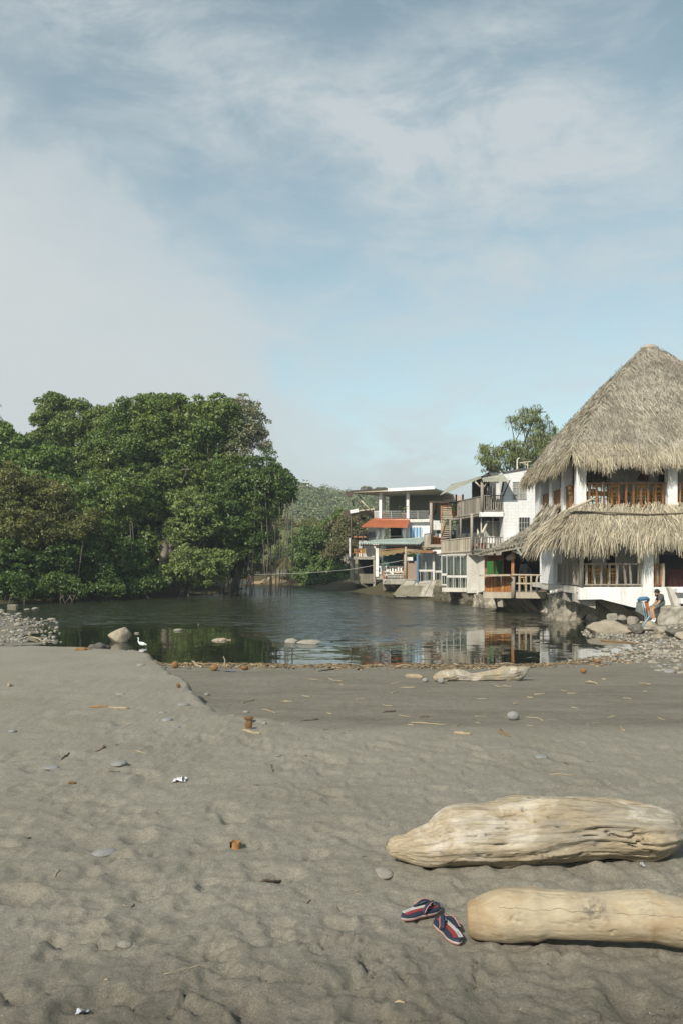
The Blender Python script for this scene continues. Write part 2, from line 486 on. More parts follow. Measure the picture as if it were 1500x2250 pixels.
p3 = np.stack([x_, y_, x_ * 0], 1)
ye_ = np.interp(x_, EDGE_X, EDGE_Y)
damp = sstep(y_ - ye_ + 0.5 * fbm(p3 * 0.8, 4, 70), 0.0, 1.2) * (0.75 + 0.35 * fbm(p3 * np.array([0.5, 1.4, 1]), 4, 71))
crust = sstep(-y_ + 0.7 * fbm(p3 * 0.9, 4, 40) + 0.15 * np.clip(x_, -2, 2), -4.3, -3.0)
soil = sstep(y_, 34, 50)

def sand_extra(t, co, col):
    return col
m_sand = bpy.data.materials.new('volcanic_sand'); m_sand.use_nodes = True
t = NT(m_sand.node_tree); bs = m_sand.node_tree.nodes['Principled BSDF']
co = t.n('ShaderNodeTexCoord').outputs['Object']
n_big = t.noise(co, 0.9, 5, 0.6, 0.3)
dry = t.mix(t.ramp(n_big, [(0.3, 0), (0.7, 1)]), (0.250, 0.228, 0.180), (0.298, 0.274, 0.223))
wet = t.mix(t.ramp(t.noise(t.mapping(co, scale=(0.7, 2.0, 1)), 1.6, 7, 0.65), [(0.3, 0), (0.7, 1)]), (0.134, 0.120, 0.089), (0.208, 0.188, 0.146))
crusty = t.mix(t.ramp(t.noise(co, 5.0, 8, 0.7), [(0.3, 0), (0.7, 1)]), (0.105, 0.093, 0.069), (0.185, 0.167, 0.130))
a_d = t.n('ShaderNodeAttribute', attribute_name='damp').outputs['Fac']
a_c = t.n('ShaderNodeAttribute', attribute_name='crust').outputs['Fac']
a_s = t.n('ShaderNodeAttribute', attribute_name='soil').outputs['Fac']
col = t.mix(t.math('MULTIPLY', a_d, 0.9, clamp=True), dry, wet)
col = t.mix(t.math('MULTIPLY', a_c, 0.85, clamp=True), col, crusty)
soilc = t.mix(t.ramp(t.noise(co, 0.5, 6, 0.65), [(0.35, 0), (0.65, 1)]), (0.10, 0.075, 0.045), (0.07, 0.075, 0.035))
dk = t.noise(t.mapping(co, scale=(3.0, 9.0, 1)), 2.6, 8, 0.75)
col = t.mix(t.math('MULTIPLY', a_d, t.ramp(dk, [(0.36, 0.75), (0.46, 0.0), (1.0, 0.0)])), col, (0.075, 0.062, 0.042))
col = t.mix(a_s, col, soilc)
g1 = t.noise(co, 420, 2, 0.7); g2 = t.noise(co, 95, 3, 0.7)
col = t.mix(0.55, col, t.ramp(g1, [(0.25, 0.2), (0.5, 0.5), (0.75, 0.82)]), 'OVERLAY')
col = t.mix(0.6, col, t.ramp(g2, [(0.25, 0.25), (0.5, 0.5), (0.75, 0.75)]), 'OVERLAY')
g3 = t.noise(co, 26, 5, 0.7)
col = t.mix(0.5, col, t.ramp(g3, [(0.3, 0.36), (0.5, 0.5), (0.7, 0.62)]), 'OVERLAY')
spk = t.n('ShaderNodeTexVoronoi', ins={'Vector': co, 'Scale': 60.0}).outputs['Distance']
rsp = t.n('ShaderNodeTexVoronoi', ins={'Vector': co, 'Scale': 60.0}).outputs['Color']
pick = t.math('GREATER_THAN', t.n('ShaderNodeSeparateColor', ins={0: rsp}).outputs[0], 0.955)
dot = t.math('MULTIPLY', t.math('LESS_THAN', spk, 0.16), pick)
pk2 = t.n('ShaderNodeSeparateColor', ins={0: rsp}).outputs[1]
col = t.mix(dot, col, t.ramp(pk2, [(0.0, (0.05, 0.04, 0.03)), (0.45, (0.05, 0.04, 0.03)), (0.5, (0.5, 0.46, 0.38)), (1.0, (0.42, 0.36, 0.27))], 'CONSTANT'))
t.link(col, bs.inputs['Base Color'])
bs.inputs['Roughness'].default_value = 0.92; bs.inputs['Specular IOR Level'].default_value = 0.15
h1 = t.noise(co, 30, 8, 0.75); h2 = t.noise(co, 240, 3, 0.7)
hh = t.math('ADD', t.math('MULTIPLY', h1, 0.014), t.math('MULTIPLY', h2, 0.004))
t.link(t.n('ShaderNodeBump', ins={'Strength': 1.0, 'Distance': 1.0, 'Height': hh}).outputs[0], bs.inputs['Normal'])
tag(obj_from('ground', np.stack([x_, y_, ZZ.ravel()], 1), FF, m_sand, smooth=True, attrs={'damp': damp, 'crust': crust, 'soil': soil}), kind='structure')

# ---------------------------------------------------------------- water
m_water = bpy.data.materials.new('river_water'); m_water.use_nodes = True
t = NT(m_water.node_tree); bs = m_water.node_tree.nodes['Principled BSDF']
co = t.n('ShaderNodeTexCoord').outputs['Object']
sx, sy, sz = t.n('ShaderNodeSeparateXYZ', ins={0: co}).outputs
bs.inputs['Base Color'].default_value = (0.020, 0.024, 0.014, 1)
bs.inputs['IOR'].default_value = 1.33
bs.inputs['Specular IOR Level'].default_value = 0.5
patch = t.noise(t.mapping(co, scale=(0.05, 0.13, 1), loc=(2.3, 0.4, 0)), 1.0, 4, 0.55, 0.8)
# breeze: none in the lee by the beach, stronger out on the open pool
yb = t.math('ADD', t.math('MULTIPLY', t.math('MAXIMUM', t.math('SUBTRACT', sx, 0.3), 0.0), 1.3), t.math('MINIMUM', t.math('MULTIPLY', t.math('MAXIMUM', t.math('SUBTRACT', -1.8, sx), 0.0), 2.2), 6.5))
lee = t.math('DIVIDE', t.math('SUBTRACT', t.math('SUBTRACT', sy, 25.5), yb), 5.0)
wind = t.math('ADD', lee, t.math('MULTIPLY_ADD', patch, 2.6, -1.3), clamp=True)
wind = t.math('MULTIPLY_ADD', wind, 0.975, 0.025)
def ripple(scale, rot, sc, det):
    nd = t.n('ShaderNodeTexNoise'); nd.inputs['Scale'].default_value = sc; nd.inputs['Detail'].default_value = det; nd.inputs['Roughness'].default_value = 0.6; nd.inputs['Distortion'].default_value = 0.5
    t.link(t.mapping(co, scale=scale, rot=rot), nd.inputs['Vector'])
    return t.n('ShaderNodeVectorMath', operation='SUBTRACT', ins={0: nd.outputs['Color'], 1: (0.5, 0.5, 0.5)}).outputs[0]
r1 = ripple((1.0, 2.0, 1), (0, 0, 0.25), 3.6, 4); r2 = ripple((1.0, 2.2, 1), (0, 0, -0.15), 0.9, 2)
rsum = t.n('ShaderNodeVectorMath', operation='ADD', ins={0: r1, 1: r2}).outputs[0]
rs = t.n('ShaderNodeVectorMath', operation='SCALE', ins={0: rsum, 3: t.math('MULTIPLY', wind, 1.6)}).outputs[0]
rs = t.n('ShaderNodeVectorMath', operation='MULTIPLY', ins={0: rs, 1: (0.40, 1.0, 0.0)}).outputs[0]
nn = t.n('ShaderNodeVectorMath', operation='NORMALIZE', ins={0: t.n('ShaderNodeVectorMath', operation='ADD', ins={0: rs, 1: (0.0, 0.0, 1.0)}).outputs[0]}).outputs[0]
t.link(nn, bs.inputs['Normal'])
t.link(t.math('MULTIPLY_ADD', wind, 0.18, 0.02), bs.inputs['Roughness'])
MBW = MB()
MBW.add([(-80, 18, WATER_Z), (40, 18, WATER_Z), (40, 150, WATER_Z), (-80, 150, WATER_Z)], [(0, 1, 2, 3)])
tag(MBW.build('water', m_water), kind='structure')

# ---------------------------------------------------------------- hills far behind
def hill_z(X, Y):
    prof = np.interp(X / np.maximum(Y, 1), [-0.6, -0.3, -0.12, -0.06, -0.025, 0.0, 0.03, 0.06, 0.12, 0.25, 0.6], [34, 32, 29.5, 28.6, 27.5, 25.7, 24.6, 24.0, 22, 19, 17])
    p = np.stack([X.ravel(), Y.ravel(), X.ravel() * 0], 1)
    s = sstep(Y, 165, 350)
    und = (6 * fbm(p * 0.012, 4, 80)).reshape(X.shape)
    return -0.5 + prof * s ** 1.15 + und * sstep(Y, 190, 280) * (1 - sstep(Y, 325, 350)) - 14 * sstep(Y, 370, 480)
hx = np.linspace(-330, 330, 130); hy = np.linspace(135, 520, 90)
HX, HY = np.meshgrid(hx, hy); HZ_ = hill_z(HX, HY)
idx = np.arange(HX.size).reshape(HX.shape)
HF = np.stack([idx[:-1, :-1], idx[:-1, 1:], idx[1:, 1:], idx[1:, :-1]], -1).reshape(-1, 4)
m_hill = mat('dry_hillside', (0.27, 0.215, 0.14), (0.16, 0.155, 0.085), scale=0.035, rough=0.95, fine=0.5, detail=10)
tag(obj_from('hills', np.stack([HX.ravel(), HY.ravel(), HZ_.ravel()], 1), HF, m_hill, smooth=True), kind='structure')

# ---------------------------------------------------------------- foliage
def unit(v): return v / np.maximum(np.linalg.norm(v, axis=-1, keepdims=True), 1e-9)
def leaf_quads(C, N, size, aspect=0.5, rng=RNG, droop=0.0, along=None, jitter=0.9):
    """one folded rhombus per leaf: centres C, rough facing N"""
    n = len(C)
    nn = unit(N + rng.normal(0, jitter, (n, 3)))
    a = rng.normal(0, 1, (n, 3)) if along is None else along + rng.normal(0, 0.35, (n, 3))
    a[:, 2] -= droop
    a = unit(a - nn * (a * nn).sum(1, keepdims=True))
    b = np.cross(nn, a)
    s = size * rng.uniform(0.65, 1.35, (n, 1)); w = s * aspect
    V = np.stack([C - a * s * 0.5, C + b * w * 0.5 + nn * w * 0.12, C + a * s * 0.5 - nn * s * 0.1, C - b * w * 0.5 + nn * w * 0.12], 1).reshape(-1, 3)
    F = np.arange(4 * n).reshape(n, 4)
    return V, F
def sphere_dirs(n, rng=RNG): return unit(rng.normal(0, 1, (n, 3)))

def crown_points(blobs, clump_r, per_clump, rng=RNG, density=1.0, low_cut=-0.75, inner=0.25):
    """clumps of leaves on and in ellipsoid blobs (cx,cy,cz,rx,ry,rz); returns centres and facings"""
    Cs, Ns, K = [], [], []
    for (cx, cy, cz, rx, ry, rz) in blobs:
        area = 4 * math.pi * ((rx * ry) ** 1.6 / 3 + (rx * rz) ** 1.6 / 3 + (ry * rz) ** 1.6 / 3) ** (1 / 1.6)
        nc = max(6, int(area / (clump_r ** 2 * 1.5) * density))
        d = sphere_dirs(nc, rng); d = d[d[:, 2] > low_cut]
        rad = np.where(rng.random(len(d)) < inner, rng.uniform(0.45, 0.8, len(d)), rng.uniform(0.78, 1.16, len(d)))
        c = np.array([cx, cy, cz]) + d * rad[:, None] * np.array([rx, ry, rz])
        cr = clump_r * rng.uniform(0.45, 1.5, len(d)) ** 1.1
        m = (per_clump * np.clip((cr / clump_r) ** 1.6, 0.25, 2.2)).astype(int) + 4
        rep = np.repeat(np.arange(len(d)), m)
        q = sphere_dirs(len(rep), rng); q[:, 2] = np.abs(q[:, 2]) * np.where(rng.random(len(rep)) < 0.75, 1, -1); q = unit(q + d[rep] * 0.6)
        pos = c[rep] + q * (cr[rep] * rng.uniform(0.55, 1.05, len(rep)))[:, None] * np.array([1.0, 1.0, 0.75])
        Cs.append(pos); Ns.append(unit(q + d[rep] * 0.4 + np.array([0, 0, 0.35]))); K.append(c)
    return np.concatenate(Cs), np.concatenate(Ns), np.concatenate(K)

def leaf_mat(name, c1, c2, scale=0.35, island=0.35, rough=0.45, tr=0.22, spec=0.35):
    return mat(name, c1, c2, scale=scale, rough=rough, island=island, translucent=tr, spec=spec, detail=3)
m_bark = mat('grey_bark', (0.17, 0.145, 0.115), (0.07, 0.06, 0.048), scale=2.2, bump=0.02, stretch=(1, 1, 0.3), rough=0.9)
m_bark_pale = mat('pale_bark', (0.36, 0.32, 0.26), (0.20, 0.17, 0.135), scale=2.2, bump=0.02, stretch=(1, 1, 0.3), rough=0.9)

def limb(mb, p, q, r0, r1, bend, rng):
    p = Vector(p); q = Vector(q); pts = []; rad = []
    side = Vector(rng.normal(0, 1, 3)); 
    for i in range(7):
        s = i / 6
        pts.append(p.lerp(q, s) + side * bend * math.sin(math.pi * s) + Vector((0, 0, bend * 0.6 * math.sin(math.pi * s))))
        rad.append(r0 + (r1 - r0) * s)
    mb.tube(pts, rad, 7)
    return pts
def tree(name, label, base, blobs, leaf, m_leaf, clump_r=0.8, per_clump=60, aspect=0.55, group='trees and bushes round the pool', trunk_r=0.3, seed=1, density=1.0,
         low_cut=-0.75, roots=0, m_trunk=None, fill=True, cat='tree', stems=1, inner=0.25, twigs=0, droop=0.0, jitter=0.9, extra=None):
    rng = np.random.default_rng(seed)
    base = Vector(base); leaf = leaf * TK * 0.66; clump_r = clump_r * TK * 0.88; per_clump = per_clump * 1.75
    root = thing(name, label, cat, base, group)
    sub = []
    for (cx, cy, cz, rx, ry, rz) in blobs:
        sub.append((cx, cy, cz, rx * 0.80, ry * 0.80, rz * 0.80))
        for d in sphere_dirs(7, rng):
            f = rng.uniform(0.28, 0.5); g = rng.uniform(0.62, 0.80)
            if d[2] < -0.6: continue
            sub.append((cx + d[0] * rx * g, cy + d[1] * ry * g, cz + d[2] * rz * g, rx * f, ry * f, rz * f * 0.85))
    C, N, K = crown_points(sub if fill else blobs, clump_r, per_clump, rng, density * (0.62 if fill else 1.0), low_cut, inner)
    V, F = leaf_quads(C, N, leaf, aspect, rng, droop=droop, jitter=jitter)
    if fill:      # larger leaves deep inside close the view through the crown
        Vs, Fs, k = [V], [F], len(V)
        for (cx, cy, cz, rx, ry, rz) in blobs:
            n = int(40 * (rx * ry * rz) ** (2 / 3)) + 20
            d = sphere_dirs(n, rng) * rng.uniform(0.2, 0.72, (n, 1))
            c = np.array([cx, cy, cz]) + d * np.array([rx, ry, rz])
            v, f = leaf_quads(c, unit(d), max(leaf * 2.2, min(rx, rz) * 0.2), 0.8, rng)
            Vs.append(v); Fs.append(f + k); k += len(v)
        V = np.concatenate(Vs); F = np.concatenate(Fs)
    obj_from('crown', V, F, m_leaf, root)
    mb = MB()
    top = max(blobs, key=lambda b: b[2])
    cxm = sum(b[0] for b in blobs) / len(blobs); cym = sum(b[1] for b in blobs) / len(blobs); czm = sum(b[2] for b in blobs) / len(blobs)
    for s in range(stems):
        b = base + Vector((rng.normal(0, 0.5) * (stems > 1), rng.normal(0, 0.5) * (stems > 1), -0.3))
        fork = Vector((cxm, cym, 0)).lerp(Vector((b.x, b.y, 0)), 0.5); fork.z = b.z + (czm - b.z) * 0.6
        limb(mb, b, fork, trunk_r, trunk_r * 0.65, 0.25, rng)
        for (cx, cy, cz, rx, ry, rz) in blobs[s::stems]:
            limb(mb, fork, (cx, cy, cz - rz * 0.2), trunk_r * 0.5, trunk_r * 0.15, 0.4, rng)
            for j in range(3):
                d = sphere_dirs(1, rng)[0]; d[2] = abs(d[2])
                limb(mb, (cx, cy, cz - rz * 0.2), (cx + d[0] * rx * 0.95, cy + d[1] * ry * 0.95, cz + d[2] * rz * 0.95), trunk_r * 0.16, trunk_r * 0.04, 0.3, rng)
    for j in range(twigs):
        k = K[rng.integers(len(K))]; d = sphere_dirs(1, rng)[0]; d[2] = d[2] * 0.7 + 0.2
        q = k + d * clump_r * rng.uniform(0.8, 1.7)
        mb.tube([k - d * clump_r * 0.8, (k + q) / 2 + rng.normal(0, 0.08, 3), q], [0.045, 0.035, 0.016], 4)
    for j in range(roots):     # stilt and hanging roots under the crown
        b = blobs[rng.integers(len(blobs))]
        x = b[0] + rng.uniform(-0.95, 0.95) * b[3]; y = b[1] - b[4] * rng.uniform(0.0, 0.9); z1 = b[2] - b[5] * rng.uniform(0.3, 0.8)
        zb = WATER_Z - 0.1
        lean = rng.normal(0, 0.35)
        mb.tube([(x, y, max(z1, zb + 0.6)), (x + lean * 0.5 + rng.normal(0, 0.06), y - 0.1, (z1 + zb) / 2), (x + lean, y - 0.15, zb)], [0.03, 0.028, 0.022], 4)
    if extra: extra(mb, rng)
    mb.build('trunk', m_trunk or m_bark, root, smooth=True)
    return root

# ---------------------------------------------------------------- trees round the pool
TK = 0.86
def bl(x, y, D, rx, rz, ry=None):
    """an ellipsoid of foliage seen at pixel (x, y), half width rx and half height rz in pixels, at distance D"""
    D = D * TK; p = P(x, y, D); k = D / FOC
    return (p.x, p.y, p.z, rx * k, (ry if ry is not None else (rx + rz) / 2 * k), rz * k)
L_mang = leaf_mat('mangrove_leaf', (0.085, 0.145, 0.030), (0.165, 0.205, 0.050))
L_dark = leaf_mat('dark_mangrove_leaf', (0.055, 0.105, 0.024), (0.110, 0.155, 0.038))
L_light = leaf_mat('young_mangrove_leaf', (0.195, 0.235, 0.075), (0.125, 0.185, 0.045))
L_olive = leaf_mat('olive_leaf', (0.175, 0.165, 0.052), (0.125, 0.145, 0.042), scale=0.5)
L_almond = leaf_mat('broad_leaf', (0.095, 0.170, 0.032), (0.150, 0.210, 0.050))
L_grey = leaf_mat('dry_grey_leaf', (0.250, 0.245, 0.150), (0.160, 0.180, 0.080))
L_bush = leaf_mat('bank_bush_leaf', (0.140, 0.195, 0.055), (0.095, 0.155, 0.042))
L_brown = leaf_mat('brownish_bush_leaf', (0.200, 0.170, 0.085), (0.130, 0.140, 0.060))
L_willow = leaf_mat('willow_leaf', (0.230, 0.255, 0.105), (0.165, 0.200, 0.070))
TG = 'trees of the mangrove thicket on the far bank'

tree('mangrove_tree', 'largest mangrove of the thicket, tall dense rounded dark green crown over the water', (-14.19, 72.24, -1.20),
     [bl(330, 940, 84, 95, 78), bl(420, 960, 85, 105, 95), bl(300, 1040, 83, 105, 90), bl(400, 1085, 83, 110, 95), bl(470, 935, 84, 62, 62), bl(255, 985, 85, 55, 70), bl(365, 900, 85, 60, 38), bl(470, 1050, 84, 70, 90)],
     0.40, L_mang, 0.85, 62, trunk_r=0.5, seed=21, group=TG, twigs=260, stems=3, m_trunk=mat('tan_grey_bark', (0.23, 0.20, 0.16), (0.13, 0.11, 0.085), scale=2.2, bump=0.02, rough=0.9))
tree('mangrove_tree', 'thin grey mangrove crown with bare pale twigs at upper right of the thicket', (-9.89, 73.96, -1.20),
     [bl(535, 935, 85, 50, 52), bl(560, 965, 85, 32, 28), bl(505, 985, 84, 42, 45), bl(520, 900, 86, 30, 22)],
     0.34, L_grey, 0.65, 26, trunk_r=0.25, seed=22, group=TG, twigs=220, m_trunk=m_bark_pale, inner=0.4, fill=False)
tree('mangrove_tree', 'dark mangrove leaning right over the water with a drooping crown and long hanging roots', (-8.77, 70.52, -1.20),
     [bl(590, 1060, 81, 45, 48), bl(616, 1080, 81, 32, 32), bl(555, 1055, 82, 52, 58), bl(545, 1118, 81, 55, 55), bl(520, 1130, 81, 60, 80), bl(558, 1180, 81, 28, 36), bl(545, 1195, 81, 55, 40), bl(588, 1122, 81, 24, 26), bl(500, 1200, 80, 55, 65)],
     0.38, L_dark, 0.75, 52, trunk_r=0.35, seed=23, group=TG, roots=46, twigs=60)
tree('mangrove_tree', 'slim tree with flat-topped leafy tufts standing up behind the left of the thicket', (-24.94, 79.12, -1.00),
     [bl(118, 892, 92, 34, 22), bl(165, 893, 92, 26, 13), bl(120, 930, 92, 48, 30), bl(150, 965, 91, 62, 40), bl(95, 975, 91, 50, 36), bl(215, 935, 91, 38, 32), bl(222, 912, 91, 28, 12), bl(190, 1010, 90, 70, 50)],
     0.40, L_mang, 0.7, 48, trunk_r=0.3, seed=24, group=TG, twigs=60)
tree('almond_tree', 'broad-leaved bright green tree in layers at the left edge of the thicket', (-27.52, 72.24, -1.00),
     [bl(10, 975, 84, 40, 20), bl(-10, 955, 84, 30, 16), bl(40, 1010, 84, 55, 22), bl(100, 1010, 84, 60, 26), bl(-30, 1010, 84, 60, 40), bl(120, 1050, 84, 60, 30)],
     0.55, L_almond, 0.8, 40, aspect=0.6, trunk_r=0.3, seed=25, group=TG, inner=0.15)
tree('mangrove_tree', 'olive brown mangrove with small leaves filling the left edge of the thicket', (-22.36, 56.76, -1.20),
     [bl(30, 1090, 67, 62, 62), bl(-40, 1080, 67, 60, 70), bl(110, 1110, 68, 55, 52), bl(40, 1170, 66, 80, 60), bl(150, 1160, 68, 55, 50), bl(-40, 1180, 66, 70, 70), bl(95, 1085, 69, 40, 30)],
     0.26, L_olive, 0.62, 62, trunk_r=0.25, seed=26, group=TG, stems=2, twigs=120, roots=14)
tree('mangrove_tree', 'green mangrove with glossy leaves between the olive one and the tallest crown', (-17.63, 63.64, -1.20),
     [bl(200, 1085, 75, 58, 60), bl(240, 1130, 74, 60, 55), bl(190, 1160, 73, 60, 50), bl(275, 1090, 76, 50, 60), bl(130, 1195, 70, 60, 36), bl(160, 1215, 70, 50, 30), bl(215, 1200, 72, 55, 40)],
     0.34, L_mang, 0.7, 52, trunk_r=0.25, seed=27, group=TG, stems=2, twigs=60, roots=24)
tree('mangrove_tree', 'pale yellow green young mangrove standing in front of the tallest crown', (-11.87, 66.65, -1.30),
     [bl(420, 1120, 77, 36, 28), bl(440, 1150, 77, 38, 36), bl(400, 1165, 77, 28, 30), bl(455, 1115, 78, 22, 18), bl(420, 1200, 77, 28, 22)],
     0.36, L_light, 0.6, 40, trunk_r=0.14, seed=28, group=TG, twigs=40, fill=False)
tree('mangrove_bush', 'low rounded light green mangrove bush with leaves down to the water', (-11.61, 65.36, -1.30),
     [bl(390, 1262, 75.5, 52, 38), bl(450, 1255, 76, 40, 40), bl(350, 1285, 75, 34, 24), bl(415, 1228, 76, 48, 26), bl(478, 1230, 77, 24, 24)],
     0.34, L_light, 0.6, 52, trunk_r=0.1, seed=29, group=TG, cat='bush', stems=4)
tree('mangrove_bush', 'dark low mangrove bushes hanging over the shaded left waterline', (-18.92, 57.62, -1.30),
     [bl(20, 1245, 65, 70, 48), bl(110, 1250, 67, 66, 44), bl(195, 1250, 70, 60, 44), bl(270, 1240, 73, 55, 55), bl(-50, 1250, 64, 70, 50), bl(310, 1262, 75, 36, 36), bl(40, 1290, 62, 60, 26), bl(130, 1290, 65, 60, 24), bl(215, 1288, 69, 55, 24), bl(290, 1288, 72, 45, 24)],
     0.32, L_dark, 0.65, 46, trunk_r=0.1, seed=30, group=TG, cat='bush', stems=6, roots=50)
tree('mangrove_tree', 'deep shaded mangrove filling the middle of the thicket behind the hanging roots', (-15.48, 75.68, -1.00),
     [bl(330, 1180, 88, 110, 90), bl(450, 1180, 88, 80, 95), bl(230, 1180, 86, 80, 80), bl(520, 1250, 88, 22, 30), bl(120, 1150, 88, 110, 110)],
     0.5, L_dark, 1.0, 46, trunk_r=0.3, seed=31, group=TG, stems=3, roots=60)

BG = 'bushes and trees on the bank behind the pool'
tree('bank_bush', 'big rounded leafy green bush on the bank between the palms and the houses', (-1.89, 96.32, -1.20),
     [bl(700, 1195, 113, 42, 44), bl(680, 1240, 112, 48, 40), bl(720, 1250, 110, 48, 36), bl(655, 1215, 114, 26, 34), bl(690, 1275, 109, 40, 18), bl(740, 1270, 104, 34, 22)],
     0.48, L_bush, 0.8, 46, trunk_r=0.16, seed=41, group=BG, cat='bush', stems=4)
tree('bank_tree', 'brownish olive tree beside the left end of the houses', (1.38, 92.88, -0.90),
     [bl(755, 1165, 108, 38, 30), bl(775, 1150, 110, 32, 26), bl(750, 1205, 106, 36, 34), bl(790, 1180, 110, 36, 40), bl(820, 1150, 112, 40, 30)],
     0.40, L_brown, 0.8, 50, trunk_r=0.2, seed=42, group=BG, twigs=80)
tree('bank_tree', 'bright yellow green leafy tree top behind the brownish tree', (1.20, 108.36, 0.00),
     [bl(752, 1140, 126, 24, 14), bl(735, 1150, 126, 22, 12), bl(775, 1146, 126, 18, 12)],
     0.55, leaf_mat('bright_leaf', (0.13, 0.19, 0.04), (0.09, 0.15, 0.03)), 0.7, 40, trunk_r=0.15, seed=43, group=BG)
tree('bank_bush', 'low green undergrowth bush on the bank under the palms', (-7.31, 104.06, -0.50),
     [bl(600, 1235, 121, 28, 22), bl(570, 1245, 122, 26, 22), bl(625, 1225, 124, 22, 24), bl(545, 1240, 121, 24, 26), bl(640, 1245, 121, 18, 12)],
     0.45, L_bush, 0.8, 40, trunk_r=0.1, seed=44, group=BG, cat='bush', stems=3)
tree('bank_tree', 'hazy green tree line tree far behind the palms', (-8.17, 129.00, 0.00),
     [bl(640, 1165, 150, 50, 22), bl(590, 1160, 150, 60, 30), bl(700, 1160, 150, 40, 14), bl(535, 1170, 148, 60, 40)],
     0.6, L_olive, 1.0, 40, trunk_r=0.2, seed=45, group=BG, stems=3)

TK = 1.0
# feathery tree behind the white house
tree('feathery_tree', 'tall feathery tree with drooping pale green foliage behind the white house', (15.5, 82, 0),
     [bl(1165, 925, 80, 14, 18), bl(1190, 940, 80, 18, 22), bl(1178, 965, 80, 20, 20), bl(1200, 975, 80, 20, 26), bl(1140, 918, 80, 15, 13), bl(1122, 930, 80, 10, 9), bl(1146, 940, 80, 8, 10), bl(1128, 985, 80, 20, 14), bl(1150, 995, 80, 24, 18), bl(1105, 992, 80, 18, 14), bl(1085, 1005, 80, 20, 18),
      bl(1064, 1012, 80, 12, 22), bl(1058, 990, 80, 8, 8), bl(1110, 1020, 80, 30, 18), bl(1160, 1015, 80, 34, 22), bl(1180, 905, 80, 9, 8), bl(1205, 950, 81, 12, 16), bl(1080, 1030, 80, 16, 16), bl(1190, 1005, 80, 26, 26)],
     0.72, L_willow, 0.62, 20, aspect=0.13, trunk_r=0.22, seed=46, group=None, droop=2.4, inner=0.5, fill=False, twigs=120, density=0.9)

# ---------------------------------------------------------------- palms
m_frond = leaf_mat('palm_frond', (0.170, 0.215, 0.075), (0.230, 0.235, 0.095), scale=0.5)
m_dry_frond = leaf_mat('dry_palm_frond', (0.20, 0.175, 0.085), (0.15, 0.15, 0.06), scale=0.5)
def palm(label, base, top, nf, L, seed, m=None, lean=0, name='palm_tree', hang=0.0, azs=None):
    rng = np.random.default_rng(seed)
    base = Vector(base); top = Vector(top)
    r = thing(name, label, 'palm', base, None)
    tm = MB()
    tm.tube([base.lerp(top, s) + Vector((0.25 * math.sin(3 * s), 0, -0.3 * (s == 0))) for s in np.linspace(0, 1, 8)], [0.2 - 0.07 * s for s in np.linspace(0, 1, 8)], 8)
    tm.build('trunk', m_bark, r, smooth=True)
    end = top + Vector((0.25 * math.sin(3), 0, 0))
    for i in range(nf):
        a = (i / nf * 2 * math.pi + rng.uniform(-0.25, 0.25)) if azs is None else azs[i]
        up = rng.uniform(-0.2, 1.15) - hang
        d = Vector((math.cos(a), math.sin(a), 0)); Lf = L * rng.uniform(0.8, 1.1)
        mid = []
        for s in np.linspace(0, 1, 14):
            mid.append(end + d * Lf * s * math.cos(up * (1 - s) * 0.9) + Vector((0, 0, Lf * (math.sin(up) * s * 0.8 - 0.75 * s * s))))
        V, F = [], []
        side = d.cross(Vector((0, 0, 1))).normalized()
        for k in range(1, 13):
            for sub in (0.0, 0.33, 0.66):
                p = mid[k].lerp(mid[k + 1], sub); s = (k + sub) / 13
                tg = (mid[k + 1] - mid[k]).normalized()
                ll = Lf * 0.24 * math.sin(math.pi * (0.1 + 0.86 * s)) * rng.uniform(0.85, 1.1)
                for sg in (-1, 1):
                    q = p + (side * sg * 0.8 + tg * 0.55).normalized() * ll + Vector((0, 0, -ll * rng.uniform(0.35, 0.75)))
                    w = tg * 0.045
                    b = len(V); V += [p - w, p + w, q + w * 0.3, q - w * 0.3]; F.append((b, b + 1, b + 2, b + 3))
        k = MB(); k.v = [Vector(v) for v in V]; k.f = F
        k.tube(mid, [0.05 * (1 - 0.8 * s) for s in np.linspace(0, 1, 14)], 4)
        k.build('frond', m or m_frond, r)
    return r
palm('short palm with arching pale fronds on the bank beside the green bush', P(622, 1262, 101), P(632, 1172, 101), 15, 4.0, 51)
palm('darker palm with upright fronds leaning right above the green bush', P(650, 1262, 104), P(654, 1166, 104), 12, 3.7, 52, leaf_mat('dark_palm_frond', (0.06, 0.10, 0.03), (0.08, 0.12, 0.035)))
palm('yellowed palm with dry fronds hanging to the bank at the end of the thicket', P(628, 1262, 98), P(632, 1222, 98), 9, 3.5, 53, m_dry_frond, hang=0.9)
palm('tall coconut palm beyond the left edge, only frond tips in view', P(-75, 1300, 92), P(-85, 868, 92), 16, 5.2, 54)

# ---------------------------------------------------------------- wood on the far hill, one mass
rng = np.random.default_rng(61)
n = 5200
hx_ = rng.uniform(-0.30, 0.16, n); hy_ = rng.uniform(178, 372, n); hx_ = hx_ * hy_
den = (fbm(np.stack([hx_ * 0.03, hy_ * 0.022, hx_ * 0], 1), 4, 90)).ravel()
low = sstep(hy_, 178, 245)
keep = (den + 0.55 * low > 0.18) | (hy_ > 336)
hx_, hy_ = hx_[keep], hy_[keep]; hz_ = hill_z(hx_, hy_)
sz = rng.uniform(1.1, 2.6, len(hx_)) * np.where(rng.random(len(hx_)) < 0.06, 1.5, 1.0)
m_per = 54
rep = np.repeat(np.arange(len(hx_)), m_per)
q = sphere_dirs(len(rep), rng); q[:, 2] = np.abs(q[:, 2]) * 1.1 - 0.1
C = np.stack([hx_, hy_, hz_ + sz * 0.55], 1)[rep] + q * (sz[rep] * rng.uniform(0.75, 1.1, len(rep)))[:, None]
V, F = leaf_quads(C, q + np.array([0, 0, 0.3]), 0.72, 0.75, rng)
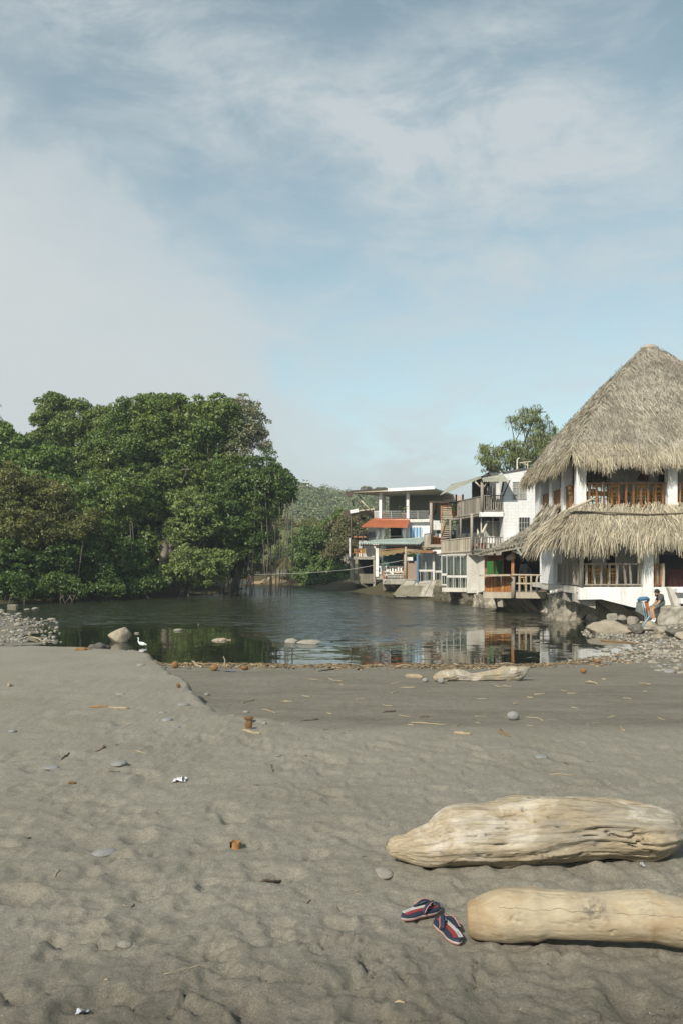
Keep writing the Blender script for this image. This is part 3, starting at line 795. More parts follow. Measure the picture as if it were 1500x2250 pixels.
tag(obj_from('hill_wood', V, F, leaf_mat('hill_leaf', (0.150, 0.195, 0.085), (0.235, 0.230, 0.125), scale=0.05, island=0.4)), 'hazy green scrub wood covering the far hillside', 'wood', kind='stuff')
# umbrella-shaped trees on the ridge
for i, (x, y, D, w, h) in enumerate([(839, 1078, 345, 13, 3.5), (805, 1074, 350, 9, 2.5), (885, 1080, 352, 8, 3)]):
    b = P(x, y + 16, D)
    tree('ridge_tree', ['flat-topped umbrella tree on the ridge above the first flat roof, the widest', 'thin pale tree on the ridge left of the umbrella tree', 'small rounded tree on the ridge right of the umbrella tree'][i],
         b, [bl(x - w * 0.4, y, D, w * 0.6, h), bl(x + w * 0.4, y - 1, D, w * 0.6, h), bl(x, y - 2, D, w * 0.6, h)], 0.9, L_brown if i == 1 else L_dark, 0.9, 16, trunk_r=0.2, seed=70 + i, group=None, fill=False)

# ---------------------------------------------------------------- building materials
m_white = mat('white_limewash', (0.80, 0.80, 0.78), (0.72, 0.715, 0.69), scale=1.2, rough=0.85, bump=0.004, bscale=14, streak=(0.50, 0.48, 0.43), fine=0.12)
m_white2 = mat('old_white_paint', (0.70, 0.69, 0.65), (0.55, 0.54, 0.50), scale=1.0, rough=0.85, bump=0.006, bscale=10, streak=(0.33, 0.31, 0.27), fine=0.2)
def brick_extra(t, co, col):
    br = t.n('ShaderNodeTexBrick', ins={'Scale': 1.0, 'Mortar Size': 0.012, 'Mortar Smooth': 0.4, 'Brick Width': 0.42, 'Row Height': 0.21, 'Color1': (1, 1, 1, 1), 'Color2': (0.95, 0.95, 0.95, 1), 'Mortar': (0.80, 0.80, 0.80, 1)})
    sx, sy, sz = t.n('ShaderNodeSeparateXYZ', ins={0: co}).outputs
    t.link(t.n('ShaderNodeCombineXYZ', ins={0: t.math('ADD', sx, sy), 1: sz, 2: 0.0}).outputs[0], br.inputs['Vector'])
    return t.mix(1.0, col, br.outputs['Color'], 'MULTIPLY')
m_block = mat('white_painted_block', (0.78, 0.78, 0.77), (0.68, 0.68, 0.66), scale=0.8, rough=0.85, bump=0.005, bscale=9, streak=(0.52, 0.50, 0.46), fine=0.12, extra=brick_extra)
m_plaster = mat('bare_plaster', (0.60, 0.575, 0.51), (0.47, 0.445, 0.385), scale=0.7, rough=0.9, bump=0.006, bscale=9, streak=(0.33, 0.30, 0.25), fine=0.2)
m_conc = mat('stained_concrete', (0.42, 0.395, 0.34), (0.25, 0.23, 0.185), scale=0.9, rough=0.9, bump=0.012, bscale=8, streak=(0.13, 0.12, 0.09), fine=0.35)
m_conc_dark = mat('dark_concrete', (0.27, 0.245, 0.185), (0.13, 0.12, 0.08), scale=0.8, rough=0.95, bump=0.02, bscale=6, streak=(0.07, 0.065, 0.045), fine=0.4)  # darker concrete tone; on the slanted braces it stands in for shadow
m_brown_wood = mat('varnished_brown_wood', (0.27, 0.135, 0.062), (0.17, 0.08, 0.036), scale=4, rough=0.5, stretch=(1, 1, 0.15), island=0.2)
m_yellow_wood = mat('yellow_pine', (0.56, 0.35, 0.12), (0.46, 0.27, 0.085), scale=5, rough=0.5, island=0.15)
m_grey_wood = mat('weathered_grey_wood', (0.34, 0.305, 0.25), (0.20, 0.175, 0.14), scale=3, rough=0.9, stretch=(1, 1, 0.12), island=0.3, fine=0.3)
m_pale_wood = mat('sun_bleached_wood', (0.46, 0.41, 0.32), (0.32, 0.275, 0.205), scale=3, rough=0.9, stretch=(1, 1, 0.12), island=0.25, fine=0.3)
m_dark_wood = mat('dark_timber', (0.085, 0.06, 0.042), (0.05, 0.036, 0.026), scale=3, rough=0.8, island=0.2)
m_dark_wall = mat('dark_inner_wall', (0.10, 0.11, 0.105), (0.07, 0.075, 0.07), scale=1.5, rough=0.9)  # dark base tone of the room and balcony walls
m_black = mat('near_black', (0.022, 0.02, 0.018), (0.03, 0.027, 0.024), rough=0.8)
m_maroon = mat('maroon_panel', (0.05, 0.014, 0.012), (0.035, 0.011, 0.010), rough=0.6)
def cobble_extra(t, co, col):
    v = t.n('ShaderNodeTexVoronoi', ins={'Vector': co, 'Scale': 2.6, 'Randomness': 1.0})
    tone = t.n('ShaderNodeSeparateColor', ins={0: v.outputs['Color']}).outputs[0]
    f = t.math('MULTIPLY_ADD', tone, 0.7, 0.62); cc = t.n('ShaderNodeCombineXYZ', ins={0: f, 1: f, 2: f}).outputs[0]
    col = t.mix(1.0, col, cc, 'MULTIPLY')
    e = t.n('ShaderNodeTexVoronoi', feature='DISTANCE_TO_EDGE', ins={'Vector': co, 'Scale': 2.6, 'Randomness': 1.0}).outputs['Distance']
    return t.mix(t.ramp(e, [(0.0, 0.75), (0.06, 0.0)]), col, (0.20, 0.175, 0.13))
m_rock_wall = mat('rubble_masonry', (0.42, 0.385, 0.31), (0.25, 0.225, 0.17), scale=1.8, rough=0.95, bump=0.05, bscale=5, fine=0.5, detail=9, extra=cobble_extra)
m_rope = mat('dark_rope', (0.16, 0.13, 0.09), (0.10, 0.08, 0.05), scale=20)
m_wicker = mat('brown_wicker', (0.22, 0.10, 0.05), (0.14, 0.06, 0.03), scale=20)
m_steel = mat('grey_steel', (0.30, 0.30, 0.29), (0.22, 0.21, 0.2), rough=0.5)
m_rust = mat('rusted_dark_steel', (0.075, 0.06, 0.05), (0.10, 0.07, 0.05), scale=6, rough=0.8)
m_thatch_base = mat('thatch_bed', (0.30, 0.26, 0.19), (0.17, 0.145, 0.10), scale=3.0, rough=0.95, stretch=(6, 6, 1.5), bump=0.03)
def thatch_extra(t, co, col):
    n = t.noise(co, 0.9, 6, 0.65, 0.5)
    col = t.mix(t.ramp(n, [(0.50, 0.0), (0.66, 0.75)]), col, (0.20, 0.175, 0.135))
    n2 = t.noise(t.mapping(co, scale=(0.5, 0.5, 3.0), loc=(3, 1, 2)), 1.4, 4, 0.6)
    return t.mix(t.ramp(n2, [(0.54, 0.0), (0.66, 0.45)]), col, (0.24, 0.205, 0.155))
m_thatch = mat('dry_thatch', (0.43, 0.39, 0.32), (0.33, 0.295, 0.235), scale=0.5, rough=0.85, island=0.45, translucent=0.12, spec=0.2, extra=thatch_extra)
m_thatch_mid = mat('eave_thatch', (0.43, 0.38, 0.285), (0.32, 0.275, 0.195), scale=0.6, rough=0.85, island=0.45, translucent=0.12, spec=0.2)
m_thatch_new = mat('golden_thatch', (0.44, 0.39, 0.295), (0.33, 0.285, 0.205), scale=0.6, rough=0.85, island=0.45, translucent=0.12, spec=0.2)

def thatch(name, patches, parent, material, n_per_m2=95, L=0.55, W=0.035, hang=0.55, thick=0.22, seed=3, eave_n=60, messy=0.35, ragged=0.3):
    """patches: (top_a, top_b, eave_b, eave_a) quads seen from outside; a bed, overlapping straw and a ragged hanging fringe, one mesh"""
    rng = np.random.default_rng(seed)
    Vs, Fs, k = [], [], 0
    bed_v, bed_f, kb = [], [], 0
    for ta, tb, eb, ea in patches:
        ta, tb, eb, ea = [np.array(v, float) for v in (ta, tb, eb, ea)]
        down = unit((ea + eb - ta - tb)); wide = unit(eb - ea)
        n = np.cross(down, wide); n = n / np.linalg.norm(n)
        if n[2] < 0: n = -n
        # bed
        m = 12
        top = [ta + (tb - ta) * i / m for i in range(m + 1)]; bot = [ea + (eb - ea) * i / m for i in range(m + 1)]
        for side in (0.0, -thick):
            b = len(bed_v)
            for j in range(m + 1):
                for i in range(m + 1):
                    p = top[i] + (bot[i] - top[i]) * j / m + n * side
                    bed_v.append(p)
            for j in range(m):
                for i in range(m):
                    q = b + j * (m + 1) + i; bed_f.append((q, q + 1, q + m + 2, q + m + 1))
        area = 0.5 * (np.linalg.norm(tb - ta) + np.linalg.norm(eb - ea)) * np.linalg.norm((ea + eb - ta - tb) / 2)
        wt_, we_ = np.linalg.norm(tb - ta), np.linalg.norm(eb - ea)
        N = int(area * n_per_m2)
        # pick t so that density is even over a trapezoid
        t = rng.random(int(N * 2.2)); keep = rng.random(len(t)) < (wt_ + (we_ - wt_) * t) / max(wt_, we_); t = t[keep][:N]; N = len(t)
        s = rng.random(N)
        ne = int(we_ * eave_n); t = np.concatenate([t, rng.uniform(0.9, 1.0, ne)]); s = np.concatenate([s, rng.random(ne)])
        is_e = np.concatenate([np.zeros(N, bool), np.ones(ne, bool)]); N = len(t)
        base = (ta + (tb - ta) * s[:, None]) * (1 - t[:, None]) + (ea + (eb - ea) * s[:, None]) * t[:, None]
        dirs = down + wide * rng.normal(0, messy, (N, 1)) + n * rng.uniform(-0.02, 0.20, (N, 1))
        dirs = unit(np.where(is_e[:, None], dirs * 0.8 + np.array([0, 0, -1.0]) * rng.uniform(0.1, 1.1, (N, 1)), dirs))
        clump = 0.75 + 0.5 * (vnoise(np.stack([s * we_ * 1.6, t * 0 + seed, t * 0], 1), seed) * 0.5 + 0.5)
        ln = np.where(is_e, hang * rng.uniform(1 - ragged * 1.5, 1 + ragged, N) * clump, L * rng.uniform(0.5, 1.3, N))
        lump = 0.05 * vnoise(np.stack([s * we_ * 1.1, t * 5, t * 0 + seed], 1), seed + 1)
        base = base + n * (rng.uniform(0.0, 0.07, N) + lump)[:, None] - dirs * (ln * 0.45)[:, None] * (~is_e)[:, None]
        sw = np.cross(dirs, n); sw = unit(sw + n * rng.normal(0, 0.5, (N, 1)))
        w = W * rng.uniform(0.5, 1.5, N)[:, None]
        droop = np.array([0, 0, -1.0]) * (ln * np.where(is_e, 0.18, 0.06) * rng.random(N))[:, None]
        p0, p1, p2 = base, base + dirs * (ln * 0.55)[:, None] + n * 0.015, base + dirs * ln[:, None] + droop
        V = np.stack([p0 - sw * w, p0 + sw * w, p1 + sw * w * 0.9, p1 - sw * w * 0.9, p2 + sw * w * 0.35, p2 - sw * w * 0.35], 1).reshape(-1, 3)
        q = np.arange(N)[:, None] * 6
        F = np.concatenate([q + np.array([[0, 1, 2, 3]]), q + np.array([[3, 2, 4, 5]])])
        Vs.append(V); Fs.append(F + k); k += len(V)
    o = obj_from(name, np.concatenate(Vs), np.concatenate(Fs), material, parent)
    bed = obj_from('thatch_bed', np.array(bed_v), np.array(bed_f), m_thatch_base, o)
    return o

def railing(parent, p, q, h, n, m, rail=0.06, bal=0.07, thick=0.035, name='railing', bottom=0.1, uneven=0.0, seed=0, label=None):
    """a railing from p to q (points on the floor): rails and n balusters in one mesh"""
    rng = np.random.default_rng(seed); p = Vector(p); q = Vector(q); mb = MB(); d = (q - p); L = d.length; d.normalize()
    z = Vector((0, 0, 1))
    mb.bar(p + z * h, q + z * h, rail * 1.3, rail); mb.bar(p + z * bottom, q + z * bottom, rail, rail)
    for i in range(n):
        s = (i + 0.5) / n + rng.normal(0, 0.12 / n) * (uneven > 0)
        a = p + d * (L * s) + z * bottom; b = a + z * (h - bottom - rail * 0.5) + d * rng.normal(0, uneven * 0.05)
        mb.bar(a, b, bal * (1 + rng.uniform(-0.4, 0.4) * (uneven > 0)), thick, up=(d.y, -d.x, 0.001))
    o = mb.build(name, m, parent)
    if label: o['label'] = label
    return o

# ---------------------------------------------------------------- thatched restaurant on the right
RX0, RX1, RY0, RY1 = 9.80, 19.6, 36.0, 44.4
GF, UF = 0.66, 3.94
rest = thing('thatched_restaurant', 'two-storey white restaurant with a steep thatched roof and a thatched skirt over its ground floor', 'restaurant', (14.5, 40, GF))
# upper roof: hipped, a short ridge at the top
ex0, ex1, ey0, ey1, ez = 9.42, 19.7, 35.4, 44.6, 6.12
ap = [(13.95, 39.9, 11.58), (14.45, 39.9, 11.58)]
def mid(a, b, s, bulge=0.0): return tuple(a[i] + (b[i] - a[i]) * s + (bulge if i == 2 else 0) for i in range(3))
c00, c10, c11, c01 = (ex0, ey0, ez), (ex1, ey0, ez), (ex1, ey1, ez), (ex0, ey1, ez)
def lvl(s, b):
    return [mid(ap[0], c00, s, b), mid(ap[1], c10, s, b), mid(ap[1], c11, s, b), mid(ap[0], c01, s, b)]
L1, L2 = lvl(0.30, 0.22), lvl(0.68, 0.28)
pt = []
for A, B in (([ap[0], ap[1], ap[1], ap[0]], L1), (L1, L2), (L2, [c00, c10, c11, c01])):
    for i, j in ((0, 1), (3, 0), (1, 2), (2, 3)):
        pt.append((A[i], A[j], B[j], B[i]))
thatch_roof = thatch('thatch_roof', pt, rest, m_thatch, n_per_m2=520, L=0.40, W=0.010, hang=0.0001, seed=5, eave_n=0, messy=0.42)
fr = []
for i, j in ((0, 1), (3, 0), (1, 2), (2, 3)):
    B = lvl(0.95, 0.05); E = [c00, c10, c11, c01]
    fr.append((B[i], B[j], E[j], E[i]))
thatch('eave_fringe', fr, rest, m_thatch_mid, n_per_m2=600, L=0.42, W=0.012, hang=0.55, seed=6, eave_n=380, messy=0.3, ragged=0.45)
k = MB(); k.tube([(13.8, 39.9, 11.56), (14.05, 39.9, 11.62), (14.35, 39.9, 11.62), (14.6, 39.9, 11.56)], [0.06, 0.14, 0.14, 0.06], 10)
k.build('ridge_cap', m_thatch, rest, smooth=True)
# inner ceiling and back wall so the inside is shaded
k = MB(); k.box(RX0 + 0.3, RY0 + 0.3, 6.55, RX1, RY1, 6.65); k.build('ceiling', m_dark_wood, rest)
k = MB(); k.box(RX0 + 4.0, RY1 - 3.3, UF, RX1, RY1 - 3.0, 6.5); k.build('back_wall', m_white2, rest)
k = MB(); k.box(RX0 + 2.9, RY1 - 3.4, UF, RX0 + 4.0, RY1 - 2.9, 6.5); k.build('back_pier', m_white2, rest)
for x in (15.05, 15.6):
    k = MB(); k.box(x, RY1 - 3.36, 5.35, x + 0.3, RY1 - 3.303, 5.85); k.build('wall_picture', m_black, rest)
k = MB(); k.box(RX0, RY0 + 0.02, UF - 0.30, RX1, RY1, UF); k.build('upper_floor', m_white2, rest)
k = MB(); k.box(RX0 - 0.02, RY0 + 0.06, GF - 0.22, RX1, RY1, GF); k.build('ground_floor', m_plaster, rest)
# columns
for x in (9.77, 13.57, 17.37):
    k = MB(); k.box(x, RY0 - 0.02, UF + 0.004, x + 0.40, RY0 + 0.38, 6.5); k.build('column', m_white, rest, bevel=0.012)
for y in (38.25, 40.45, 42.6):
    k = MB(); k.box(9.80, y, UF + 0.004, 10.2, y + (0.5 if y < 42 else 1.3), 6.5); k.build('column', m_white, rest, bevel=0.012)
# upper railings
railing(rest, (10.18, RY0 + 0.12, UF + 0.02), (13.56, RY0 + 0.12, UF + 0.02), 1.03, 11, m_brown_wood, bal=0.085, seed=1)
railing(rest, (13.98, RY0 + 0.12, UF + 0.02), (17.36, RY0 + 0.12, UF + 0.02), 1.03, 12, m_brown_wood, bal=0.075, seed=2)
for a, b in ((36.42, 38.2), (38.8, 40.4), (41.0, 42.55)):
    railing(rest, (9.9, a, UF + 0.02), (9.9, b, UF + 0.02), 1.03, 7, m_brown_wood, bal=0.11, seed=3)
# thatched skirt over the ground floor
sk = [((9.6, 35.9, 3.95), (13.2, 35.9, 3.97), (13.2, 35.25, 2.98), (8.95, 35.25, 2.86)), ((13.2, 35.9, 3.97), (20.0, 35.9, 3.95), (20.2, 35.25, 3.2), (13.2, 35.25, 2.98)),
      ((9.55, 38.2, 3.70), (9.6, 35.9, 3.95), (8.95, 35.25, 2.86), (8.2, 38.2, 2.78))]
thatch('thatch_skirt', sk, rest, m_thatch_new, n_per_m2=330, L=0.6, W=0.015, hang=0.66, seed=7, eave_n=300, messy=0.30, ragged=0.5)
thatch('thatch_skirt', [((9.7, 41.9, 4.3), (9.7, 38.6, 4.15), (8.95, 38.5, 3.0), (8.9, 41.8, 3.15))], rest, m_thatch, n_per_m2=150, L=0.6, W=0.028, hang=0.35, seed=8, eave_n=120)
k = MB(); k.tube([(9.1, 35.5, 3.5), (9.6, 35.65, 3.78), (10.2, 35.6, 3.76), (11.7, 35.56, 3.70), (12.6, 35.55, 3.66), (14.0, 35.56, 3.71), (16, 35.6, 3.78), (19, 35.6, 3.80)], 0.035, 6); k.build('tie_rope', m_rope, rest)
k = MB(); k.tube([(9.3, 35.5, 3.85), (9.9, 35.2, 4.12), (10.25, 35.0, 4.32)], [0.07, 0.06, 0.03], 6); k.build('ridge_pole_end', m_pale_wood, rest)
# ground floor: corner posts, piers, rails, walls
k = MB(); k.tube([(9.93, 35.88, GF), (9.93, 35.88, 3.7)], 0.105, 12); k.build('round_post', m_conc, rest, smooth=True)
k = MB(); k.box(9.78, 37.5, GF + 0.004, 9.98, 37.7, 3.7); k.build('post', m_conc, rest)
k = MB(); k.box(9.66, 39.6, GF + 0.004, 10.1, 41.9, 3.8); k.build('pier', m_white, rest, bevel=0.02)
k = MB(); k.box(12.52, 35.86, GF - 0.1, 12.93, 36.3, 3.8); k.build('pier', m_white, rest, bevel=0.012)
k = MB(); k.box(13.02, 36.05, GF, 13.2, 36.22, 3.8); k.build('post', m_conc, rest)
railing(rest, (10.05, 36.0, GF), (12.5, 36.0, GF), 0.96, 8, m_grey_wood, bal=0.07, rail=0.06, uneven=1.0, seed=4, label='pale plank railing between the round post and the white pier')
railing(rest, (9.86, 36.02, GF), (9.86, 37.48, GF), 0.96, 8, m_grey_wood, bal=0.07, seed=5)
railing(rest, (9.86, 37.72, GF), (9.86, 39.55, GF), 0.96, 9, m_grey_wood, bal=0.07, seed=6)
railing(rest, (12.96, 36.0, GF), (13.36, 36.0, GF), 0.94, 2, m_brown_wood, bal=0.09, seed=7)
k = MB(); k.box(13.30, 35.95, GF, 13.42, 36.08, GF + 0.98); k.build('post', m_pale_wood, rest)
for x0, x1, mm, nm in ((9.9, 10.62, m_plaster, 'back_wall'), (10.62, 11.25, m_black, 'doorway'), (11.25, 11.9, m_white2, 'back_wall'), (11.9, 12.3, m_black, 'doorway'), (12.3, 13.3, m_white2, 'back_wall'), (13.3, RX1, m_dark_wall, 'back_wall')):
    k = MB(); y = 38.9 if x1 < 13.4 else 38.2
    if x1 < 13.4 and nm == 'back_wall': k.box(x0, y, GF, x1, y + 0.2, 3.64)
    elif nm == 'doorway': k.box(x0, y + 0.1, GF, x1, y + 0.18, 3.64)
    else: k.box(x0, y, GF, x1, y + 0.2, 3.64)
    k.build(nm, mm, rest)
k = MB(); k.box(13.45, 36.5, GF, RX1, 36.6, 1.42); k.build('counter_front', m_maroon, rest)
k = MB(); k.box(13.45, 36.8, 2.0, RX1, 36.86, 2.9); k.build('hanging_screen', mat('dull_green_glass', (0.045, 0.055, 0.05), rough=0.3), rest)
k = MB(); k.tube([(9.98, 36.6, 1.95), (9.98, 36.6, 3.6)], 0.02, 6); k.build('pipe', m_steel, rest); k = MB(); k.tube([(13.33, 36.4, 1.6), (13.33, 36.4, 3.7)], 0.02, 6); k.build('pipe', m_steel, rest)
# white base wall of the ground floor, edge beam and brackets over the water
k = MB()
prof = [(9.84, GF - 0.24), (9.84, 0.14), (10.75, 0.16), (12.1, -0.18), (14.5, -0.30), (RX1, -0.32), (RX1, GF)]
k.sheet([(9.84, 35.82, GF), ] + [(x, 35.82, z) for x, z in prof], 0.3, nrm=(0, -1, 0))
base_wall = k.build('base_wall', m_white, rest)
k = MB(); k.box(9.70, 36.15, GF - 0.26, 9.82, 42.0, GF + 0.02); k.build('edge_beam', m_plaster, rest)
for y in (36.15, 37.75, 39.3):
    k = MB(); k.add([(9.72, y, 0.40), (9.72, y + 0.35, 0.40), (10.6, y + 0.35, 0.40), (10.6, y, 0.40), (9.72, y, 0.05), (9.72, y + 0.35, 0.05), (10.6, y + 0.35, -0.25), (10.6, y, -0.25)],
                     [(3, 2, 1, 0), (4, 5, 6, 7), (0, 1, 5, 4), (1, 2, 6, 5), (2, 3, 7, 6), (3, 0, 4, 7)]); k.build('bracket', m_conc, rest)
for (x0, x1, y) in ((10.0, 11.6, 36.6), (10.6, 12.35, 36.25)):
    k = MB(); k.sheet([(x0, y, 0.13), (x0 + 0.75, y, 0.13), (x1 + 0.2, y + 0.3, -0.62), (x1 - 0.55, y + 0.3, -0.72)], 0.28, nrm=(0, -1, 0)); k.build('slanted_brace', m_conc_dark, rest)  # shadow of the underside put into the dark concrete colour
k = MB(); k.tube([(9.2, 38.2, 0.36), (9.45, 38.1, 0.42), (9.75, 38.0, 0.52)], 0.09, 8); k.build('drain_pipe', m_white2, rest, smooth=True)
# white steps on the right with a leaning pillar
k = MB(); k.sheet([(13.28, 35.2, GF + 0.0), (13.44, 35.2, GF), (13.86, 35.2, -0.14), (13.56, 35.2, -0.14)], 0.3, nrm=(0, -1, 0)); k.build('stair_cheek', m_plaster, rest)
k = MB(); k.box(13.62, 35.15, 0.46, RX1, 35.85, 0.62); k.box(13.72, 34.95, 0.02, RX1, 35.84, 0.22); k.build('step', m_white, rest)

# ---------------------------------------------------------------- furniture (one table and one chair, copied)
def make_chair(label):
    r = thing('wooden_chair', label, 'chair', (0, 0, 0))
    k = MB(); k.box(-0.21, -0.21, 0.43, 0.21, 0.21, 0.46); k.build('seat', m_yellow_wood, r)
    for sx in (-1, 1):
        k = MB(); k.bar((sx * 0.18, 0.18, 0), (sx * 0.18, 0.18, 0.43), 0.04); k.build('leg', m_yellow_wood, r)
        k = MB(); k.bar((sx * 0.18, -0.18, 0), (sx * 0.18, -0.19, 0.44), 0.04); k.bar((sx * 0.18, -0.19, 0.44), (sx * 0.18, -0.30, 1.0), 0.04); k.build('leg', m_yellow_wood, r)
    k = MB(); k.bar((-0.18, -0.30, 0.95), (0.18, -0.30, 0.95), 0.025, 0.1); k.bar((-0.18, -0.25, 0.72), (0.18, -0.25, 0.72), 0.025, 0.08); k.bar((-0.18, -0.21, 0.56), (0.18, -0.21, 0.56), 0.025, 0.06); k.build('backrest', m_yellow_wood, r)
    k = MB(); k.bar((-0.18, 0.18, 0.2), (0.18, 0.18, 0.2), 0.025, 0.03); k.bar((-0.18, -0.18, 0.2), (0.18, -0.18, 0.2), 0.025, 0.03); k.build('stretcher', m_yellow_wood, r)
    return r
def make_table(label, w=0.62, h=0.78):
    r = thing('wooden_table', label, 'table', (0, 0, 0))
    k = MB(); k.box(-w, -0.4, h - 0.05, w, 0.4, h); k.build('table_top', m_yellow_wood, r)
    for sx in (-1, 1):
        for sy in (-1, 1):
            k = MB(); k.bar((sx * (w - 0.08), sy * 0.32, 0), (sx * (w - 0.08), sy * 0.32, h - 0.05), 0.07); k.build('leg', m_yellow_wood, r)
    k = MB(); k.box(-w + 0.08, -0.33, h - 0.15, w - 0.08, -0.30, h - 0.05); k.build('apron', m_yellow_wood, r); k = MB(); k.box(-w + 0.08, 0.30, h - 0.15, w - 0.08, 0.33, h - 0.05); k.build('apron', m_yellow_wood, r)
    return r
tables = [(11.05, 37.3, UF, 'yellow pine table on the upper floor behind the railing, nearer the corner column'),
          (12.95, 37.4, UF, 'yellow pine table on the upper floor behind the railing, nearer the middle column'),
          (14.9, 37.3, UF, 'yellow pine table on the upper floor right of the middle column'),
          (11.0, 37.2, GF, 'yellow pine table on the ground floor behind the pale plank railing')]
chair_spots = []
proto_t = make_table(tables[0][3]); proto_c = None
first_c = True
for i, (x, y, z, lab) in enumerate(tables):
    o = proto_t if i == 0 else copy_tree(proto_t)
    o.location = (x, y, z); o['label'] = lab; o['group'] = 'yellow pine restaurant tables'
    for (dx_, dy_, rot, side) in ((-0.95, 0.0, -90, 'left end'), (0.95, 0.05, 90, 'right end'), (-0.3, -0.62, 0, 'front left'), (0.35, -0.6, 6, 'front right'), (0.1, 0.72, 180, 'far side')):
        if i == 2 and side in ('right end', 'front right'): continue
        if i == 3 and side == 'left end': continue
        lab2 = 'yellow slat-back chair at the %s of the %s' % (side, ['upper table nearer the corner column', 'upper table nearer the middle column', 'upper table right of the middle column', 'ground floor table'][i])
        if proto_c is None: c = proto_c = make_chair(lab2)
        else: c = copy_tree(proto_c)
        c['label'] = lab2; c['group'] = 'yellow pine restaurant chairs'
        c.location = (x + dx_, y + dy_, z + 0.003); c.rotation_euler = (0, 0, math.radians(rot))
# wicker lamps under the upper ceiling
for i, (x, y, D, r_, lab) in enumerate([(1412, 1050, 38.5, 0.26, 'brown wicker pendant lamp, the lower and left one of two under the thatched roof'), (1446, 1032, 39.5, 0.30, 'brown wicker pendant lamp, the higher and right one of two under the thatched roof')]):
    p = P(x, y, D); l = thing('pendant_lamp', lab, 'lamp', p, 'wicker pendant lamps')
    k = MB(); k.lathe(p, [(0.05, 0.34), (0.08, 0.22), (r_ * 0.9, 0.05), (r_, -0.05), (r_ * 0.85, -0.12), (r_ * 0.8, -0.12), (r_ * 0.92, -0.05), (0.07, 0.2)], 14); k.build('lamp_shade', m_wicker, l, smooth=True)
    k = MB(); k.tube([p + Vector((0, 0, 0.3)), (p.x, p.y, 6.55)], 0.012, 5); k.build('cord', m_black, l)

# ---------------------------------------------------------------- rock foundations along the water
def cell_edge(p, seed=0):
    """distance between the two nearest cell points (0 on the joints between stones)"""
    p = np.asarray(p, float); i0 = np.floor(p).astype(np.int64); f1 = np.full(len(p), 9.0); f2 = np.full(len(p), 9.0)
    for a in (-1, 0, 1):
        for b in (-1, 0, 1):
            for c in (-1, 0, 1):
                q = i0 + np.array([a, b, c]); o = np.stack([_hash(q[:, 0], q[:, 1], q[:, 2], seed + k) for k in range(3)], 1)
                d = np.linalg.norm(q + o - p, axis=1); n1 = np.minimum(f1, d); f2 = np.minimum(f2, np.maximum(f1, d)); f1 = n1
    return f2 - f1
def rough_wall(name, label, pts, mat_, seed, depth=0.9, amp=0.18, freq=1.6, cat='wall', lean=0.12, step=0.08, group=None, stones=0.14):
    """a rubble wall whose front runs through pts (x, y, z_bottom, z_top): lumpy front, top and ends, one closed mesh"""
    P_ = [np.array(p, float) for p in pts]
    seg = [np.linalg.norm(P_[i + 1][:2] - P_[i][:2]) for i in range(len(P_) - 1)]
    S = np.concatenate([[0], np.cumsum(seg)]); n = max(4, int(S[-1] / step))
    s = np.linspace(0, S[-1], n + 1)
    line = np.stack([np.interp(s, S, [p[i] for p in P_]) for i in range(4)], 1)
    tg = np.gradient(line[:, :2], axis=0); tg /= np.linalg.norm(tg, axis=1, keepdims=True); nr = np.stack([tg[:, 1], -tg[:, 0]], 1)
    m = max(4, int((line[:, 3] - line[:, 2]).max() / step)); mt = 5
    rows = []
    for j in range(m + 1):
        u = j / m; z = line[:, 2] + (line[:, 3] - line[:, 2]) * u
        rows.append(np.concatenate([line[:, :2] - nr * (lean * u)[..., None] if False else line[:, :2] - nr * (lean * u), z[:, None]], 1))
    for j in range(1, mt + 1):
        rows.append(np.concatenate([line[:, :2] - nr * (lean + depth * j / mt), line[:, 3:4]], 1))
    rows.append(np.concatenate([line[:, :2] - nr * (lean + depth), line[:, 2:3]], 1))
    V = np.stack(rows); nrow = len(rows)
    flat = V.reshape(-1, 3)
    d = amp * (fbm(flat * freq, 4, seed, 0.55) + 0.35 * np.minimum(0.35, np.abs(fbm(flat * freq * 1.4, 2, seed + 5))) * 2)
    d = d + stones * sstep(cell_edge(flat * 2.3, seed), 0.0, 0.22) - stones * 0.5
    nrm3 = np.concatenate([np.tile(nr, (nrow, 1)), np.full((len(flat), 1), 0.25)], 1)
    flat = flat + nrm3 * d[:, None]
    idx = np.arange(len(flat)).reshape(nrow, n + 1)
    F = np.stack([idx[:-1, :-1], idx[:-1, 1:], idx[1:, 1:], idx[1:, :-1]], -1).reshape(-1, 4)
    caps = []
    o = obj_from(name, flat, F, mat_, None, smooth=False, loc=tuple(flat[0]))
    bm = bmesh.new(); bm.from_mesh(o.data); bmesh.ops.holes_fill(bm, edges=[e for e in bm.edges if e.is_boundary], sides=0); bm.to_mesh(o.data); bm.free()
    return tag(o, label, cat, group)
WB = WATER_Z - 0.4
G4 = 'rubble foundation walls along the water'
rough_wall('rubble_wall', 'sunlit rubble stone foundation under the corner of the thatched restaurant', [(9.75, 41.0, WB, 0.12), (9.65, 39.2, WB, 0.08), (9.95, 38.35, WB, 0.05), (10.95, 38.2, WB, 0.1)], m_rock_wall, 101, group=G4)
rough_wall('rubble_wall', 'dark shaded rubble wall below the slanted braces and the white base wall', [(10.75, 38.6, WB, 0.3), (10.9, 37.2, WB, 0.05), (12.0, 36.6, WB, -0.35), (13.4, 36.4, WB, -0.35), (19.5, 36.4, WB, -0.35)], m_rock_wall, 102, amp=0.22, group=G4)
